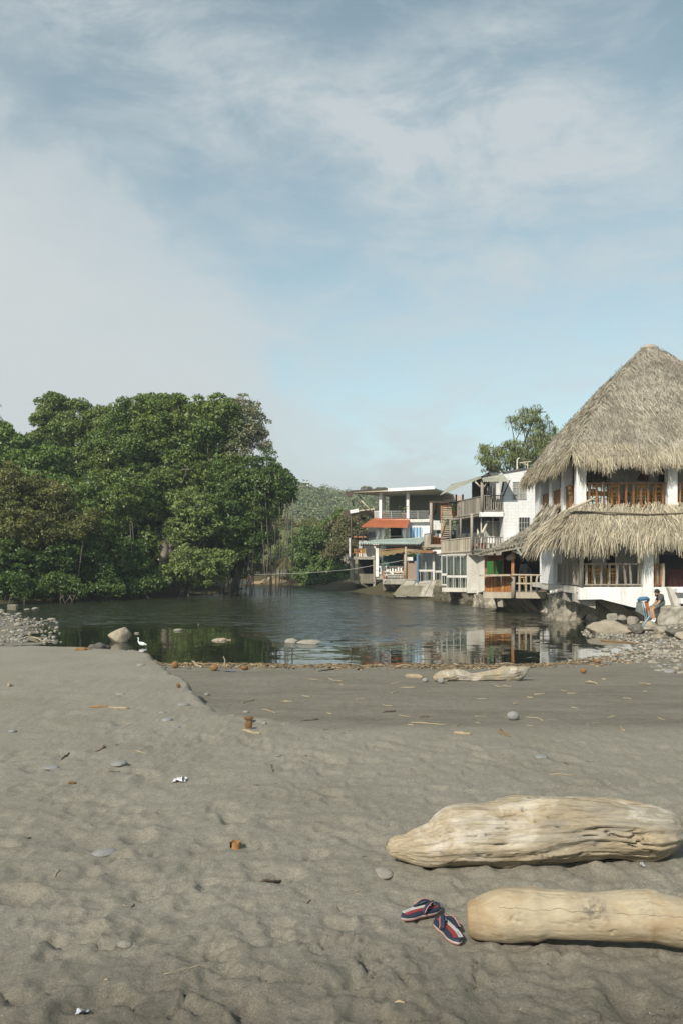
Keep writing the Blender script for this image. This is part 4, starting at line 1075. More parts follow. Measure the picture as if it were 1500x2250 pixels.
rough_wall('rubble_wall', 'dark foundation wall with broken edge under the curtained rooms and bare plaster wall', [(6.3, 59.5, WB, 0.10), (6.9, 57.0, WB, -0.12), (7.6, 53.9, WB, -0.15), (9.2, 53.3, WB, -0.15)], mat('dark_wet_rock', (0.15, 0.135, 0.095), (0.07, 0.065, 0.045), scale=1.4, rough=0.95, bump=0.05, fine=0.5), 103, amp=0.3, group=G4)
rough_wall('rubble_wall', 'light boulder wall at the water between the plaster wall and the bar props', [(7.7, 50.6, WB, -0.25), (8.2, 49.4, WB, -0.08), (8.75, 48.9, WB, -0.02), (8.95, 50.2, WB, -0.1)], m_rock_wall, 104, amp=0.3, freq=1.2, group=G4)
rough_wall('rubble_wall', 'dark rubble wall behind the slanted props under the bar', [(8.7, 49.2, WB, 0.0), (10.2, 47.6, WB, 0.0), (10.6, 44.5, WB, 0.0), (10.3, 41.0, WB, 0.0)], m_rock_wall, 105, group=G4)
# steep concrete apron below the brown panel, in four slanting slabs
ap_root = thing('concrete_apron', 'steep slanting concrete slabs running down to the water below the brown panel and curtained rooms', 'retaining wall', P(905, 1300, 66))
pa = Plane(868, 61.8, 985, 60.0)
for (xa, xb, xc, xd) in ((887, 907, 896, 872), (911, 920, 918, 899), (923, 942, 934, 908), (944, 952, 952, 937)):
    q = [pa.pt(xa, 1283, -0.7), pa.pt(xb, 1283, -0.7), pa.pt(xc, 1317, 0.1), pa.pt(xd, 1316, 0.1)]
    k = MB(); k.sheet(q, 0.35); k.build('slab', m_conc, ap_root)
k = MB(); k.sheet([pa.pt(884, 1285, -1.0), pa.pt(972, 1285, -1.0), pa.pt(972, 1324, -0.1), pa.pt(866, 1318, -0.1)], 0.6); k.build('backing', m_conc_dark, ap_root)
# retaining wall the man sits on
rough_wall('stone_wall', 'rough grey stone and concrete retaining wall the seated man sits on', [(12.72, 36.2, -1.5, -0.12), (12.68, 34.95, -1.5, -0.10), (12.80, 34.72, -1.5, -0.10), (14.5, 34.65, -1.5, -0.09), (18.5, 34.6, -1.5, -0.08)],
           mat('grey_masonry', (0.44, 0.41, 0.35), (0.27, 0.245, 0.195), scale=2.2, rough=0.95, bump=0.04, bscale=5, fine=0.45, detail=9, streak=(0.16, 0.14, 0.10)), 106, amp=0.10, depth=1.1, lean=0.0, freq=2.2, step=0.06, stones=0.05)

# ---------------------------------------------------------------- the row of houses along the water
def U(u): return 740 + u / 3.947
def Vv(v): return 1000 + v / 3.947
def zb(pl, u0, v0, u1, v1, o0, o1, name, m, parent, ref=None, bevel=0):
    k = MB(); pl.box(k, U(u0), Vv(v0), U(u1), Vv(v1), o0, o1, ref=None if ref is None else U(ref)); return k.build(name, m, parent, bevel=bevel)
def zp(pl, u, v, off=0.0): return pl.pt(U(u), Vv(v), off)
def zpole(pl, pts, r, name, m, parent, off=0.0, n=7):
    k = MB(); k.tube([zp(pl, u, v, off if len(rest_) == 0 else rest_[0]) for u, v, *rest_ in pts], r, n); return k.build(name, m, parent, smooth=True)
m_orange = mat('orange_tile_awning', (0.40, 0.135, 0.062), (0.33, 0.105, 0.048), scale=2, rough=0.7, fine=0.2)
m_teal_roof = mat('weathered_teal_roof', (0.40, 0.47, 0.43), (0.27, 0.33, 0.30), scale=1.5, rough=0.7, streak=(0.22, 0.22, 0.19), fine=0.25)
m_corr = mat('grey_green_corrugated_sheet', (0.36, 0.37, 0.29), (0.25, 0.25, 0.20), scale=1.2, rough=0.7, fine=0.25, streak=(0.22, 0.19, 0.13))
m_corr_dark = mat('dark_corrugated_sheet', (0.13, 0.125, 0.11), (0.08, 0.075, 0.065), scale=1.2, rough=0.8, fine=0.25)
m_rustroof = mat('rusted_sheet_roof', (0.36, 0.20, 0.11), (0.24, 0.12, 0.06), scale=2.5, rough=0.85, fine=0.35)
m_cream = mat('cream_soffit', (0.56, 0.52, 0.41), (0.47, 0.43, 0.33), scale=0.8, rough=0.85, streak=(0.36, 0.32, 0.22))
m_blue_glass = mat('bright_blue_glass', (0.11, 0.29, 0.48), (0.07, 0.20, 0.36), scale=0.7, rough=0.15, spec=0.6)
m_blue_paint = mat('blue_paint', (0.09, 0.20, 0.36), (0.07, 0.16, 0.30), rough=0.6)
m_terracotta = mat('terracotta', (0.48, 0.17, 0.08), (0.38, 0.125, 0.06), rough=0.8)
m_orange_wood = mat('orange_brown_wood', (0.42, 0.20, 0.085), (0.30, 0.13, 0.055), scale=4, rough=0.7, island=0.2)
m_brown_panel = mat('brown_woven_panel', (0.33, 0.25, 0.18), (0.26, 0.19, 0.135), scale=7, rough=0.9, stretch=(1, 1, 3), fine=0.4)
m_frame = mat('pale_window_frame', (0.62, 0.615, 0.57), (0.50, 0.49, 0.45), scale=2, rough=0.6)
m_curtain = mat('cream_curtain', (0.46, 0.43, 0.35), (0.30, 0.285, 0.23), scale=2.4, rough=0.9, stretch=(3.2, 3.2, 0.05), detail=3)
m_curtain_grey = mat('grey_curtain', (0.33, 0.33, 0.29), (0.19, 0.195, 0.175), scale=2.4, rough=0.9, stretch=(3.2, 3.2, 0.05), detail=3)
m_glass = bpy.data.materials.new('window_glass'); m_glass.use_nodes = True
t = NT(m_glass.node_tree); bs = m_glass.node_tree.nodes['Principled BSDF']
tp = t.n('ShaderNodeBsdfTransparent', ins={0: (0.80, 0.86, 0.84, 1)}); gl = t.n('ShaderNodeBsdfGlossy', ins={'Roughness': 0.04})
lw = t.n('ShaderNodeFresnel', ins={'IOR': 1.5}).outputs[0]
t.link(t.n('ShaderNodeMixShader', ins={0: t.math('MULTIPLY', lw, 1.6, clamp=True), 1: tp.outputs[0], 2: gl.outputs[0]}).outputs[0], m_glass.node_tree.nodes['Material Output'].inputs[0])
m_dark_glass = mat('dark_window_glass', (0.05, 0.055, 0.055), (0.035, 0.04, 0.04), rough=0.08, spec=0.6)
m_rail_grey = mat('grey_painted_rail', (0.38, 0.39, 0.36), (0.30, 0.31, 0.29), rough=0.6)
m_teal_wall = mat('dark_teal_wall', (0.05, 0.10, 0.09), (0.035, 0.07, 0.065), rough=0.9)
m_olive_wall = mat('olive_grey_wall', (0.22, 0.215, 0.165), (0.17, 0.165, 0.125), scale=0.6, rough=0.9)  # dull olive grey of the upper back wall
m_leafy = leaf_mat('potted_leaf', (0.07, 0.12, 0.03), (0.10, 0.14, 0.04), scale=3)

def corrugated(name, a, b, c, d, m, parent, waves=24, amp=0.035, thick=0.012, sag=0.0):
    """a..b along the top, d..c along the eave; ribs run from top to eave"""
    a, b, c, d = [np.array(v, float) for v in (a, b, c, d)]
    n = np.cross(b - a, d - a); n /= np.linalg.norm(n)
    if n[2] < 0: n = -n
    N = waves * 6; V = []
    for side in (0, 1):
        for j in range(4):
            for i in range(N + 1):
                s = i / N; q = j / 3
                p = (a + (b - a) * s) * (1 - q) + (d + (c - d) * s) * q
                V.append(p + n * (amp * math.sin(s * waves * 2 * math.pi) - side * thick) - np.array([0, 0, sag * math.sin(math.pi * q)]))
    F = []
    w = N + 1
    for side in (0, 1):
        o = side * 4 * w
        for j in range(3):
            for i in range(N): F.append((o + j * w + i, o + j * w + i + 1, o + (j + 1) * w + i + 1, o + (j + 1) * w + i))
    o = 4 * w
    for i in range(N): F.append((i, i + 1, o + i + 1, o + i)); F.append((3 * w + i, 3 * w + i + 1, o + 3 * w + i + 1, o + 3 * w + i))
    return obj_from(name, np.array(V), np.array(F), m, parent)

def stick_fence(pl, u0, v0, u1, v1, top_r, n, m, parent, name='railing', off=0.0, solid=0.8, seed=0, rail=True, drop=None):
    """upright boards between two points of a balcony edge; v0/v1 rows of the top at both ends, top_r rows of height"""
    rng = np.random.default_rng(seed); k = MB()
    A, B = zp(pl, u0, v0, off), zp(pl, u1, v1, off)
    h0 = (top_r / 3.947) / FOC * A.y; 
    d = (B - A); L = d.length; dn = d.normalized()
    for i in range(n):
        s = (i + 0.5) / n; w = L / n * solid * rng.uniform(0.75, 1.2)
        p = A + d * s; tp_ = p + Vector((0, 0, rng.uniform(-0.05, 0.04)))
        k.bar(p - Vector((0, 0, h0)), tp_ + dn * rng.normal(0, 0.015), w, 0.03, up=(dn.y, -dn.x, 0.001))
    if rail:
        k.bar(A - dn * 0.03 + Vector((0, 0, 0.02)), B + dn * 0.03 + Vector((0, 0, 0.02)), 0.09, 0.06); k.bar(A - Vector((0, 0, h0)), B - Vector((0, 0, h0)), 0.09, 0.09)
    return k.build(name, m, parent)

def curtain_window(pl, u0, u1, v0, vm, v1, cols, parent, name='curtained_window', seed=0, bars_low=None, m=m_curtain):
    """a glazed wall panel: frame, panes, curtains behind; vm is the row of the transom"""
    root = MB(); z0, zm, z1 = Zat(Vv(v1), pl.D(U((u0 + u1) / 2))), Zat(Vv(vm), pl.D(U((u0 + u1) / 2))), Zat(Vv(v0), pl.D(U((u0 + u1) / 2)))
    for i in range(cols + 1):
        u = u0 + (u1 - u0) * i / cols; pl.boxz(root, U(u) - 0.55, U(u) + 0.55, z0, z1, -0.05, 0.05)
    for z in (z0, zm, z1 - 0.06): pl.boxz(root, U(u0), U(u1), z, z + (0.14 if z == zm else 0.07), -0.048, 0.048)
    nb = bars_low or cols
    for i in range(nb):
        u = u0 + (u1 - u0) * (i + 0.5) / nb; pl.boxz(root, U(u) - 0.3, U(u) + 0.3, z0, zm, -0.03, 0.03)
    f = root.build(name, m_frame, parent)
    k = MB(); pl.boxz(k, U(u0), U(u1), z0, z1, -0.015, -0.005); k.build('glazing', m_glass, f)
    # curtains: wavy sheets with gaps
    rng = np.random.default_rng(seed); V, F = [], []
    A, B = pl.ptz(U(u0), z0 + 0.05, -0.28), pl.ptz(U(u1), z0 + 0.05, -0.28); n = 60
    gaps = set()
    for g in range(cols): c = int((g + rng.uniform(0.35, 0.9)) / cols * n); gaps |= set(range(c, c + rng.integers(2, 5)))
    for i in range(n + 1):
        s = i / n; p = A.lerp(B, s) + pl.n * 0.05 * math.sin(s * cols * 19 + rng.uniform(-0.5, 0.5))
        V += [p, p + Vector((0, 0, z1 - z0 - 0.12))]
    for i in range(n):
        if i not in gaps: F.append((2 * i, 2 * i + 2, 2 * i + 3, 2 * i + 1))
    k = MB(); k.add(V, F); k.build('curtain', m, f)
    return f

# ================================================= white house with the weathered wooden balconies
wh = thing('balcony_house', 'white painted house with two weathered wooden balconies stacked on its river side', 'house', (10.5, 56, 0.0))
pf = Plane(1058, 54, 1200, 54)
k = MB()
q = [pf.ptz(1105, -0.3), pf.ptz(1215, -0.3), pf.pt(1215, 1022), pf.pt(1105, 1036)]
k.sheet(q, 6.0, nrm=(0, -1, 0)); k.build('wall', m_block, wh)
zb(pf, 1430, 140, 1445, 150, -0.2, 0.12, 'roof_edge', m_corr_dark, wh)
# windows with bars
def barred(x0, y0, x1, y1, nx_, ny_, nm='window'):
    k = MB(); pf.box(k, x0 - 0.6, y0 - 0.6, x1 + 0.6, y1 + 0.6, 0.004, 0.02); w = k.build(nm, m_dark_glass if y0 > 1100 else m_curtain_grey, wh)
    k = MB()
    for i in range(nx_ + 1): x = x0 + (x1 - x0) * i / nx_; pf.box(k, x - 0.35, y0, x + 0.35, y1, 0.03, 0.06)
    for j in range(ny_ + 1): y = y0 + (y1 - y0) * j / ny_; pf.box(k, x0, y - 0.35, x1, y + 0.35, 0.032, 0.058)
    k.build('grille', m_frame, w)
    return w
barred(1125.5, 1059, 1154, 1097, 4, 3); barred(1139, 1137, 1162, 1172, 4, 3)
k = MB(); pf.box(k, 1112, 1179, 1127, 1191, 0.02, 0.55); ac = k.build('air_conditioner', m_white2, wh, bevel=0.03)
k = MB(); c_ = pf.pt(1120, 1185, 0.56); k.tube([c_, c_ + pf.n * 0.02], 0.17, 16); k.build('fan_cover', m_steel, ac)
# upper balcony: deck, posts, rails, dark back walls
pr = Plane(1008, 58.7, 1058, 54); prx = Plane(968, 58.5, 1036, 53); pfl = Plane(1036, 53, 1102, 53.6)
zdeck2, zdeck1 = Zat(1124, 54), Zat(1212, 53.3)
k = MB(); k.sheet([pr.ptz(990, zdeck2 - 0.10), pr.ptz(1058, zdeck2 - 0.10), pf.ptz(1107, zdeck2 - 0.10), Vector((11.5, 60.0, zdeck2 - 0.10)), Vector((9.5, 63.0, zdeck2 - 0.10))], 0.14, nrm=(0, 0, 1)); k.build('upper_deck', m_grey_wood, wh)
zb(pf, 1240, 492, 1440, 533, -0.5, 0.06, 'beam', m_white, wh)
k = MB(); k.sheet([prx.ptz(962, zdeck1 - 0.06), prx.ptz(1036, zdeck1 - 0.06), pfl.ptz(1103, zdeck1 - 0.06), Vector((11.0, 58, zdeck1 - 0.06)), Vector((8.5, 63, zdeck1 - 0.06))], 0.16, nrm=(0, 0, 1)); k.build('lower_deck', m_grey_wood, wh)
# back walls set in from the deck edge
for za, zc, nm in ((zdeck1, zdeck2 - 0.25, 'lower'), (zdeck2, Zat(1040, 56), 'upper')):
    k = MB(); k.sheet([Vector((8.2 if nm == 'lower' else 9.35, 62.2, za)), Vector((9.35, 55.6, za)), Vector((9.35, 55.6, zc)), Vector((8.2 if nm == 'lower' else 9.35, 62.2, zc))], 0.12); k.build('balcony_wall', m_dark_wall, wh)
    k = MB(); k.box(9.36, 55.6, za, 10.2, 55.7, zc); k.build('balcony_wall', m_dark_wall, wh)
# sliding doors with pale curtains on the lower balcony, door frames above
pd_ = Plane(1040, 55.45, 1101, 55.45)
for u0, u1, m_ in ((1275, 1320, m_curtain_grey), (1330, 1375, m_curtain), (1385, 1412, m_curtain_grey)):
    d = zb(pd_, u0, 585, u1, 810, -0.02, 0.03, 'door', m_, wh); 
    k = MB(); pd_.box(k, U(u0) - 0.8, Vv(580), U(u0), Vv(812), -0.02, 0.06); pd_.box(k, U(u1), Vv(580), U(u1) + 0.8, Vv(812), -0.02, 0.06); pd_.box(k, U(u0) - 0.8, Vv(572), U(u1) + 0.8, Vv(580), -0.02, 0.06); k.build('door_frame', m_frame, d)
d = zb(pd_, 1300, 270, 1345, 470, -0.02, 0.03, 'door', m_dark_glass, wh); k = MB(); pd_.box(k, U(1300) - 0.5, Vv(265), U(1300), Vv(472), -0.02, 0.06); pd_.box(k, U(1345), Vv(265), U(1345) + 0.5, Vv(472), -0.02, 0.06); k.build('door_frame', m_frame, d)
zb(pd_, 1375, 245, 1412, 470, -0.02, 0.04, 'door', m_frame, wh)
# posts
zpole(pf, [(1256, 200), (1256, 492)], 0.10, 'post', m_grey_wood, wh, off=0.02)
zpole(pf, [(1440, 235, 0.0), (1425, 320, 0.02)], 0.05, 'brace', m_dark_wood, wh); zpole(pf, [(1470, 232, 1.0), (1438, 350, 0.05)], 0.035, 'brace', m_dark_wood, wh)
zpole(pf, [(1196, 230, 0.0), (1252, 288, 0.0)], 0.055, 'brace', m_pale_wood, wh); zpole(pf, [(1310, 225, 0.0), (1260, 290, 0.02)], 0.055, 'brace', m_pale_wood, wh)
zpole(prx, [(1170, 505), (1170, 845)], 0.085, 'post', m_grey_wood, wh, off=0.03)
zpole(prx, [(980, 560), (980, 740)], 0.07, 'post', m_grey_wood, wh); zpole(prx, [(1070, 545), (1070, 730)], 0.06, 'post', m_grey_wood, wh); zpole(prx, [(903, 560), (903, 760)], 0.05, 'post', m_grey_wood, wh)
for u_ in (995, 1052): zpole(pr, [(u_, 340), (u_, 520)], 0.06, 'post', m_dark_wood, wh, off=-0.3)
for u_ in (1240, 1340, 1425): zb(pd_, u_, 545, u_ + 9, 820, 0.1, 0.2, 'post', m_frame, wh)
# rails
stick_fence(pr, 1040, 405, 1252, 360, 128, 24, m_grey_wood, wh, seed=1)
stick_fence(pf, 1265, 354, 1440, 354, 128, 9, m_grey_wood, wh, solid=0.42, seed=2)
stick_fence(prx, 900, 745, 1165, 716, 102, 30, m_pale_wood, wh, seed=3, solid=0.92)
stick_fence(pfl, 1180, 716, 1430, 716, 105, 10, m_grey_wood, wh, solid=0.36, seed=4)
# roofs over the upper balcony
corrugated('roof', P(U(1240), Vv(186), 55.0), P(U(980), Vv(262), 63), P(U(888), Vv(346), 60), P(U(1252), Vv(196), 53.4), m_corr, wh, waves=22, amp=0.03)
corrugated('roof', P(U(1440), Vv(150), 57.0), P(U(985), Vv(256), 66), P(U(975), Vv(268), 63), P(U(1250), Vv(184), 54.6), m_corr_dark, wh, waves=30, amp=0.03)
corrugated('awning', P(U(1435), Vv(168), 53.95), P(U(1262), Vv(194), 53.95), P(U(1262), Vv(230), 52.7), P(U(1490), Vv(226), 52.7), m_corr, wh, waves=14, amp=0.03)
k = MB(); k.bar(zp(pf, 1440, 152, -0.1), zp(pf, 1640, 118, -0.1), 0.3, 0.12); k.build('roof_edge', m_corr_dark, wh)
k = MB(); k.tube([P(1135, 1035, 56), P(1135, 1010, 56), P(1140, 1006, 56)], 0.045, 6); k.build('vent_pipe', m_frame, wh)
k = MB(); k.bar(P(1140, 1017, 57), P(1165, 1014, 57), 0.2, 0.06); k.bar(P(1146, 1017, 57), P(1158, 1022, 57), 0.08, 0.05); k.bar(P(1158, 1015, 57), P(1158, 1031, 57), 0.06, 0.05); k.build('roof_frame', m_pale_wood, wh)
# rooms under the lower balcony
pg = Plane(968, 54.6, 1025, 54.1); pw = Plane(1025, 53.7, 1068, 53.5)
curtain_window(pg, 952, 1125, 862, 1062, 1166, 3, wh, seed=1, bars_low=6)
curtain_window(pg, 908, 950, 866, 1045, 1130, 1, wh, seed=2, m=m_curtain_grey)
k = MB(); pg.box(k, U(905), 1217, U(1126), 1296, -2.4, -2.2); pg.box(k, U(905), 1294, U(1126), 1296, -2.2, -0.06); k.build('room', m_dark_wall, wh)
k = MB(); k.sheet([pw.pt(1025, 1296), pw.pt(1070, 1298), pw.pt(1070, 1218), pw.pt(1045, 1215), pw.pt(1025, 1217)], 2.0, nrm=pw.n); k.build('plaster_wall', m_plaster, wh)
zb(pg, 915, 1150, 1128, 1185, -1.2, 0.25, 'floor_slab', m_plaster, wh)
zb(pw, 1126, 1168, 1300, 1195, -1.2, 0.15, 'floor_slab', m_plaster, wh)
zpole(pw, [(1219, 1178), (1219, 1330)], 0.055, 'drain_pipe', m_frame, wh, off=0.6)
pc = Plane(917, 61.4, 968, 61)
curtain_window(pc, 706, 830, 848, 1010, 1108, 2, wh, seed=3, bars_low=4, m=m_curtain_grey)
curtain_window(pc, 846, 905, 850, 1018, 1115, 1, wh, seed=4, bars_low=2, m=m_curtain_grey)
zb(pc, 830, 822, 848, 1135, -0.1, 0.12, 'post', m_frame, wh); zb(pc, 846, 820, 905, 852, -1.2, 0.05, 'lintel', m_white, wh)
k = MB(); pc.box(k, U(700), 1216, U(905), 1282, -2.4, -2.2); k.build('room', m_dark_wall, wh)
zb(pc, 700, 1108, 832, 1135, -2, 0.2, 'floor_slab', m_conc, wh); zb(pc, 830, 1114, 912, 1142, -2, 0.35, 'floor_slab', m_plaster, wh)
corrugated('shed_roof', zp(pc, 735, 815, -1.2), zp(pc, 905, 808, -1.2), zp(pc, 835, 848, 0.9), zp(pc, 690, 846, 0.9), m_rustroof, wh, waves=14, amp=0.03, sag=0.03)
zb(pc, 690, 852, 706, 1105, -0.1, 0.15, 'post', m_blue_paint, wh)
# hammocks and things kept on the balconies
for (pl_, a, b, nm, lab, m_) in ((pfl, (1290, 722, -1.0), (1378, 560, -1.1), 'hammock', 'pale rolled hammock hanging slantwise on the lower balcony beside the white wall', m_cream),
                                 (prx, (1140, 712, -0.7), (1098, 640, -0.9), 'hammock', 'pale rolled hammock hanging behind the plank rail of the lower balcony', m_cream)):
    a_, b_ = zp(pl_, a[0], a[1], a[2]), zp(pl_, b[0], b[1], b[2])
    k = MB(); k.tube([a_, a_.lerp(b_, 0.3) + Vector((0, 0, -0.06)), a_.lerp(b_, 0.65) + Vector((0, 0, -0.05)), b_], [0.03, 0.09, 0.08, 0.03], 7)
    tag(k.build(nm, m_, smooth=True, loc=a_), lab, 'hammock')
k = MB(); a_, b_ = zp(pfl, 1182, 755, -0.8), zp(pfl, 1290, 745, -0.8)
k.tube([a_.lerp(b_, s) - Vector((0, 0, 0.35 * math.sin(math.pi * s))) for s in np.linspace(0, 1, 8)], [0.04, 0.08, 0.10, 0.11, 0.11, 0.10, 0.08, 0.04], 7)
tag(k.build('hammock', mat('red_hammock', (0.42, 0.12, 0.10), (0.30, 0.2, 0.2), scale=12), smooth=True, loc=a_), 'red striped hammock slung low behind the lower balcony rail', 'hammock')
p = zp(pfl, 1385, 822, -0.7); ch = thing('balcony_chair', 'white plastic chair on the lower balcony beside the orange one', 'chair', (p.x, p.y, zdeck1 + 0.10))
k = MB(); z = zdeck1 + 0.10
k.box(p.x - 0.22, p.y - 0.22, z + 0.42, p.x + 0.22, p.y + 0.22, z + 0.46); k.build('seat', m_white, ch); k = MB(); k.box(p.x - 0.22, p.y + 0.17, z + 0.48, p.x + 0.22, p.y + 0.215, z + 0.86); k.build('backrest', m_white, ch)
for sx in (-1, 1):
    for sy in (-1, 1): k = MB(); k.bar((p.x + sx * 0.19, p.y + sy * 0.19, z), (p.x + sx * 0.19, p.y + sy * 0.19, z + 0.42), 0.04); k.build('leg', m_white, ch)
p = zp(pfl, 1300, 822, -0.5); k = MB(); k.lathe((p.x, p.y, zdeck1 + 0.10), [(0.0, 0), (0.17, 0), (0.24, 0.42), (0.26, 0.45), (0.22, 0.45), (0.2, 0.4), (0, 0.38)], 14)
tag(k.build('bucket', m_terracotta, smooth=True, loc=(p.x, p.y, zdeck1 + 0.10)), 'orange tub on the lower balcony behind the rail', 'tub')
for i, (u_, v_) in enumerate(((1285, 470), (1390, 470))):
    p = zp(pf, u_, v_, -0.9); ch = thing('iron_chair', ['dark iron chair behind the upper balcony rail near the corner post', 'dark iron chair behind the upper balcony rail near the white wall'][i], 'chair', (p.x, p.y, zdeck2 + 0.05), 'dark iron balcony chairs')
    z = zdeck2 + 0.05
    k = MB(); k.box(p.x - 0.2, p.y - 0.2, z + 0.42, p.x + 0.2, p.y + 0.2, z + 0.45); k.build('seat', m_black, ch)
    k = MB(); k.tube([(p.x + sx_, p.y + 0.2, z + h_) for sx_, h_ in ((-0.2, 0.45), (-0.18, 0.8), (0, 0.9), (0.18, 0.8), (0.2, 0.45))], 0.02, 5); k.build('backrest', m_black, ch)
    for sx in (-1, 1):
        for sy in (-1, 1): k = MB(); k.tube([(p.x + sx * 0.18, p.y + sy * 0.18, z), (p.x + sx * 0.18, p.y + sy * 0.18, z + 0.42)], 0.018, 5); k.build('leg', m_black, ch)

# ================================================= the timber terrace between the two houses
tt = thing('timber_terrace', 'small timber terrace with a sheet roof, ladder stairs and a louvred shutter between the houses', 'terrace', P(950, 1204, 62))
pt_ = Plane(930, 62, 1000, 61.5)
zpole(pt_, [(814, 415), (815, 800)], 0.11, 'post', m_grey_wood, tt)
corrugated('roof', zp(pt_, 800, 398, -0.4), zp(pt_, 1035, 402, -0.4), zp(pt_, 985, 480, -3.2), zp(pt_, 742, 492, -3.2), m_corr, tt, waves=14, amp=0.035)
k = MB(); k.bar(zp(pt_, 790, 405, -0.3), zp(pt_, 1035, 410, -0.3), 0.1, 0.1)
k.build('roof_beam', m_dark_wood, tt)
for u_ in (805, 860, 930): k = MB(); k.bar(zp(pt_, u_, 408, -0.4), zp(pt_, u_ - 58, 494, -3.1), 0.06, 0.08); k.build('rafter', m_dark_wood, tt)
k = MB()
for i in range(7): v_ = 447 + i * 15.5; pt_.box(k, U(902), Vv(v_), U(990), Vv(v_ + 9), -0.55, -0.5)
sh = k.build('shutter', m_pale_wood, tt)
k = MB(); pt_.box(k, U(890), Vv(432), U(900), Vv(690), -0.57, -0.48); pt_.box(k, U(990), Vv(432), U(996), Vv(560), -0.57, -0.48); pt_.box(k, U(900), Vv(432), U(990), Vv(440), -0.57, -0.48); k.build('shutter_frame', m_orange_wood, sh)
for i in range(9):
    v_ = 572 + i * 17
    k = MB(); pt_.box(k, U(905), Vv(v_), U(972), Vv(v_ + 6), -1.6 + i * 0.1, -1.3 + i * 0.1); k.build('stair_tread', m_pale_wood, tt)
k = MB(); k.bar(zp(pt_, 900, 560, -1.5), zp(pt_, 905, 730, -0.6), 0.08, 0.14); k.build('stair_stringer', m_orange_wood, tt)
k = MB(); k.bar(zp(pt_, 976, 560, -1.5), zp(pt_, 978, 730, -0.6), 0.08, 0.14); k.build('stair_stringer', m_dark_wood, tt)
k = MB(); pt_.box(k, U(758), Vv(775), U(905), Vv(800), -2.5, 0.3); k.build('deck', m_grey_wood, tt)
stick_fence(pt_, 758, 690, 812, 680, 110, 8, m_grey_wood, tt, off=0.25, seed=9, solid=0.95)
zb(pt_, 805, 556, 890, 640, -2.2, -2.0, 'wall', m_white2, tt); zb(pt_, 805, 640, 1000, 770, -2.9, -2.7, 'wall', m_dark_wall, tt); zb(pt_, 840, 678, 900, 722, -1.4, -1.0, 'white_box', m_white, tt)
# pots
def pot(pl, u, v, off, r, h, label, plant=True, m=m_terracotta, hp=0.5, group='potted plants on the terraces'):
    p = zp(pl, u, v, off); o = thing('potted_plant' if plant else 'clay_pot', label, 'plant' if plant else 'pot', p, group if plant else None)
    k = MB(); k.lathe(p, [(0.0, 0), (r * 0.7, 0), (r, h * 0.9), (r * 1.08, h * 0.9), (r * 1.08, h), (r * 0.9, h), (r * 0.85, h * 0.85), (0, h * 0.85)], 12); k.build('pot', m, o, smooth=True)
    if plant:
        rg = np.random.default_rng(int(u)); n = 46; d = sphere_dirs(n, rg); d[:, 2] = np.abs(d[:, 2]) + 0.3
        C = np.array(p) + np.array([0, 0, h]) + unit(d) * (hp * rg.random((n, 1))); V, F = leaf_quads(C, d, 0.2, 0.35, rg); obj_from('foliage', V, F, m_leafy, o)
    return o
pot(pt_, 838, 773, -0.3, 0.19, 0.55, 'tall terracotta pot on the timber terrace beside the grey post', plant=False)
pot(pt_, 866, 773, -0.5, 0.19, 0.5, 'shorter terracotta pot on the timber terrace, right of the tall one', plant=False)
pot(Plane(980, 58, 1010, 58), 1012, 530, 0.0, 0.16, 0.36, 'potted plant in terracotta beside the louvred shutter', hp=0.5)
# pink block building behind
pk = Plane(955, 74, 1020, 74)
pb = thing('block_building', 'pinkish bare block building with a dark flat top behind the timber terrace', 'building', P(985, 1100, 74))
zb(pk, 850, 350, 1085, 470, -4, 0.0, 'wall', mat('pink_block', (0.52, 0.42, 0.37), (0.44, 0.35, 0.30), scale=1.5, rough=0.9, extra=brick_extra), pb)
zb(pk, 852, 308, 960, 350, -4, 0.0, 'wall', m_conc_dark, pb); zb(pk, 925, 375, 1000, 379, -0.5, 0.06, 'ledge', m_dark_wood, pb)

# ================================================= open-sided house with the orange awning
oh = thing('awning_house', 'three-storey open-sided house with an orange awning, blue windows and a teal corrugated porch roof', 'house', P(880, 1275, 70))
p2 = Plane(800, 70, 952, 68.6)
# flat roof: slab, white and dark fascia
def slab_uv(pts, thick, name, m, parent): k = MB(); k.sheet(pts, thick, nrm=(0, 0, 1)); return k.build(name, m, parent)
zr = Zat(Vv(343), 69); 
slab_uv([p2.ptz(U(100), zr + 0.30, 0.9), p2.ptz(U(860), zr + 0.42, 0.9), p2.ptz(U(930), zr + 0.42, -6), p2.ptz(U(330), zr + 0.42, -6)], 0.12, 'roof', m_cream, oh)
q0, q1, q2 = p2.ptz(U(160), zr + 0.22, 0.95), p2.ptz(U(460), zr + 0.34, 0.95), p2.ptz(U(862), zr + 0.45, 0.95)
k = MB(); k.bar(q1, q2, 0.06, 0.24); k.build('fascia', m_white, oh)
k = MB(); k.bar(q0 + Vector((0, 0, 0.10)), q1 + Vector((0, 0, 0.10)), 0.06, 0.10); k.build('gutter', m_rust, oh)
k = MB(); k.sheet([p2.ptz(U(94), zr + 0.30, 0.95), p2.ptz(U(165), zr + 0.32, 0.95), p2.ptz(U(150), zr - 0.16, 0.9), p2.ptz(U(118), zr - 0.18, 0.9)], 0.25, nrm=(0, -1, 0)); k.build('gutter_end', m_rust, oh)
zu = Zat(Vv(556), 69)          # upper floor
slab_uv([p2.ptz(U(318), zu, 0.35), p2.ptz(U(806), zu, 0.35), p2.ptz(U(850), zu, -6), p2.ptz(U(400), zu, -6)], 0.25, 'floor_slab', m_white2, oh)
for u_, off in ((378, 0.15), (615, 0.15)):
    k = MB(); p2.boxz(k, U(u_ - 11), U(u_ + 11), zu + 0.003, zr + 0.3, off - 0.3, off); k.build('column', m_white, oh)
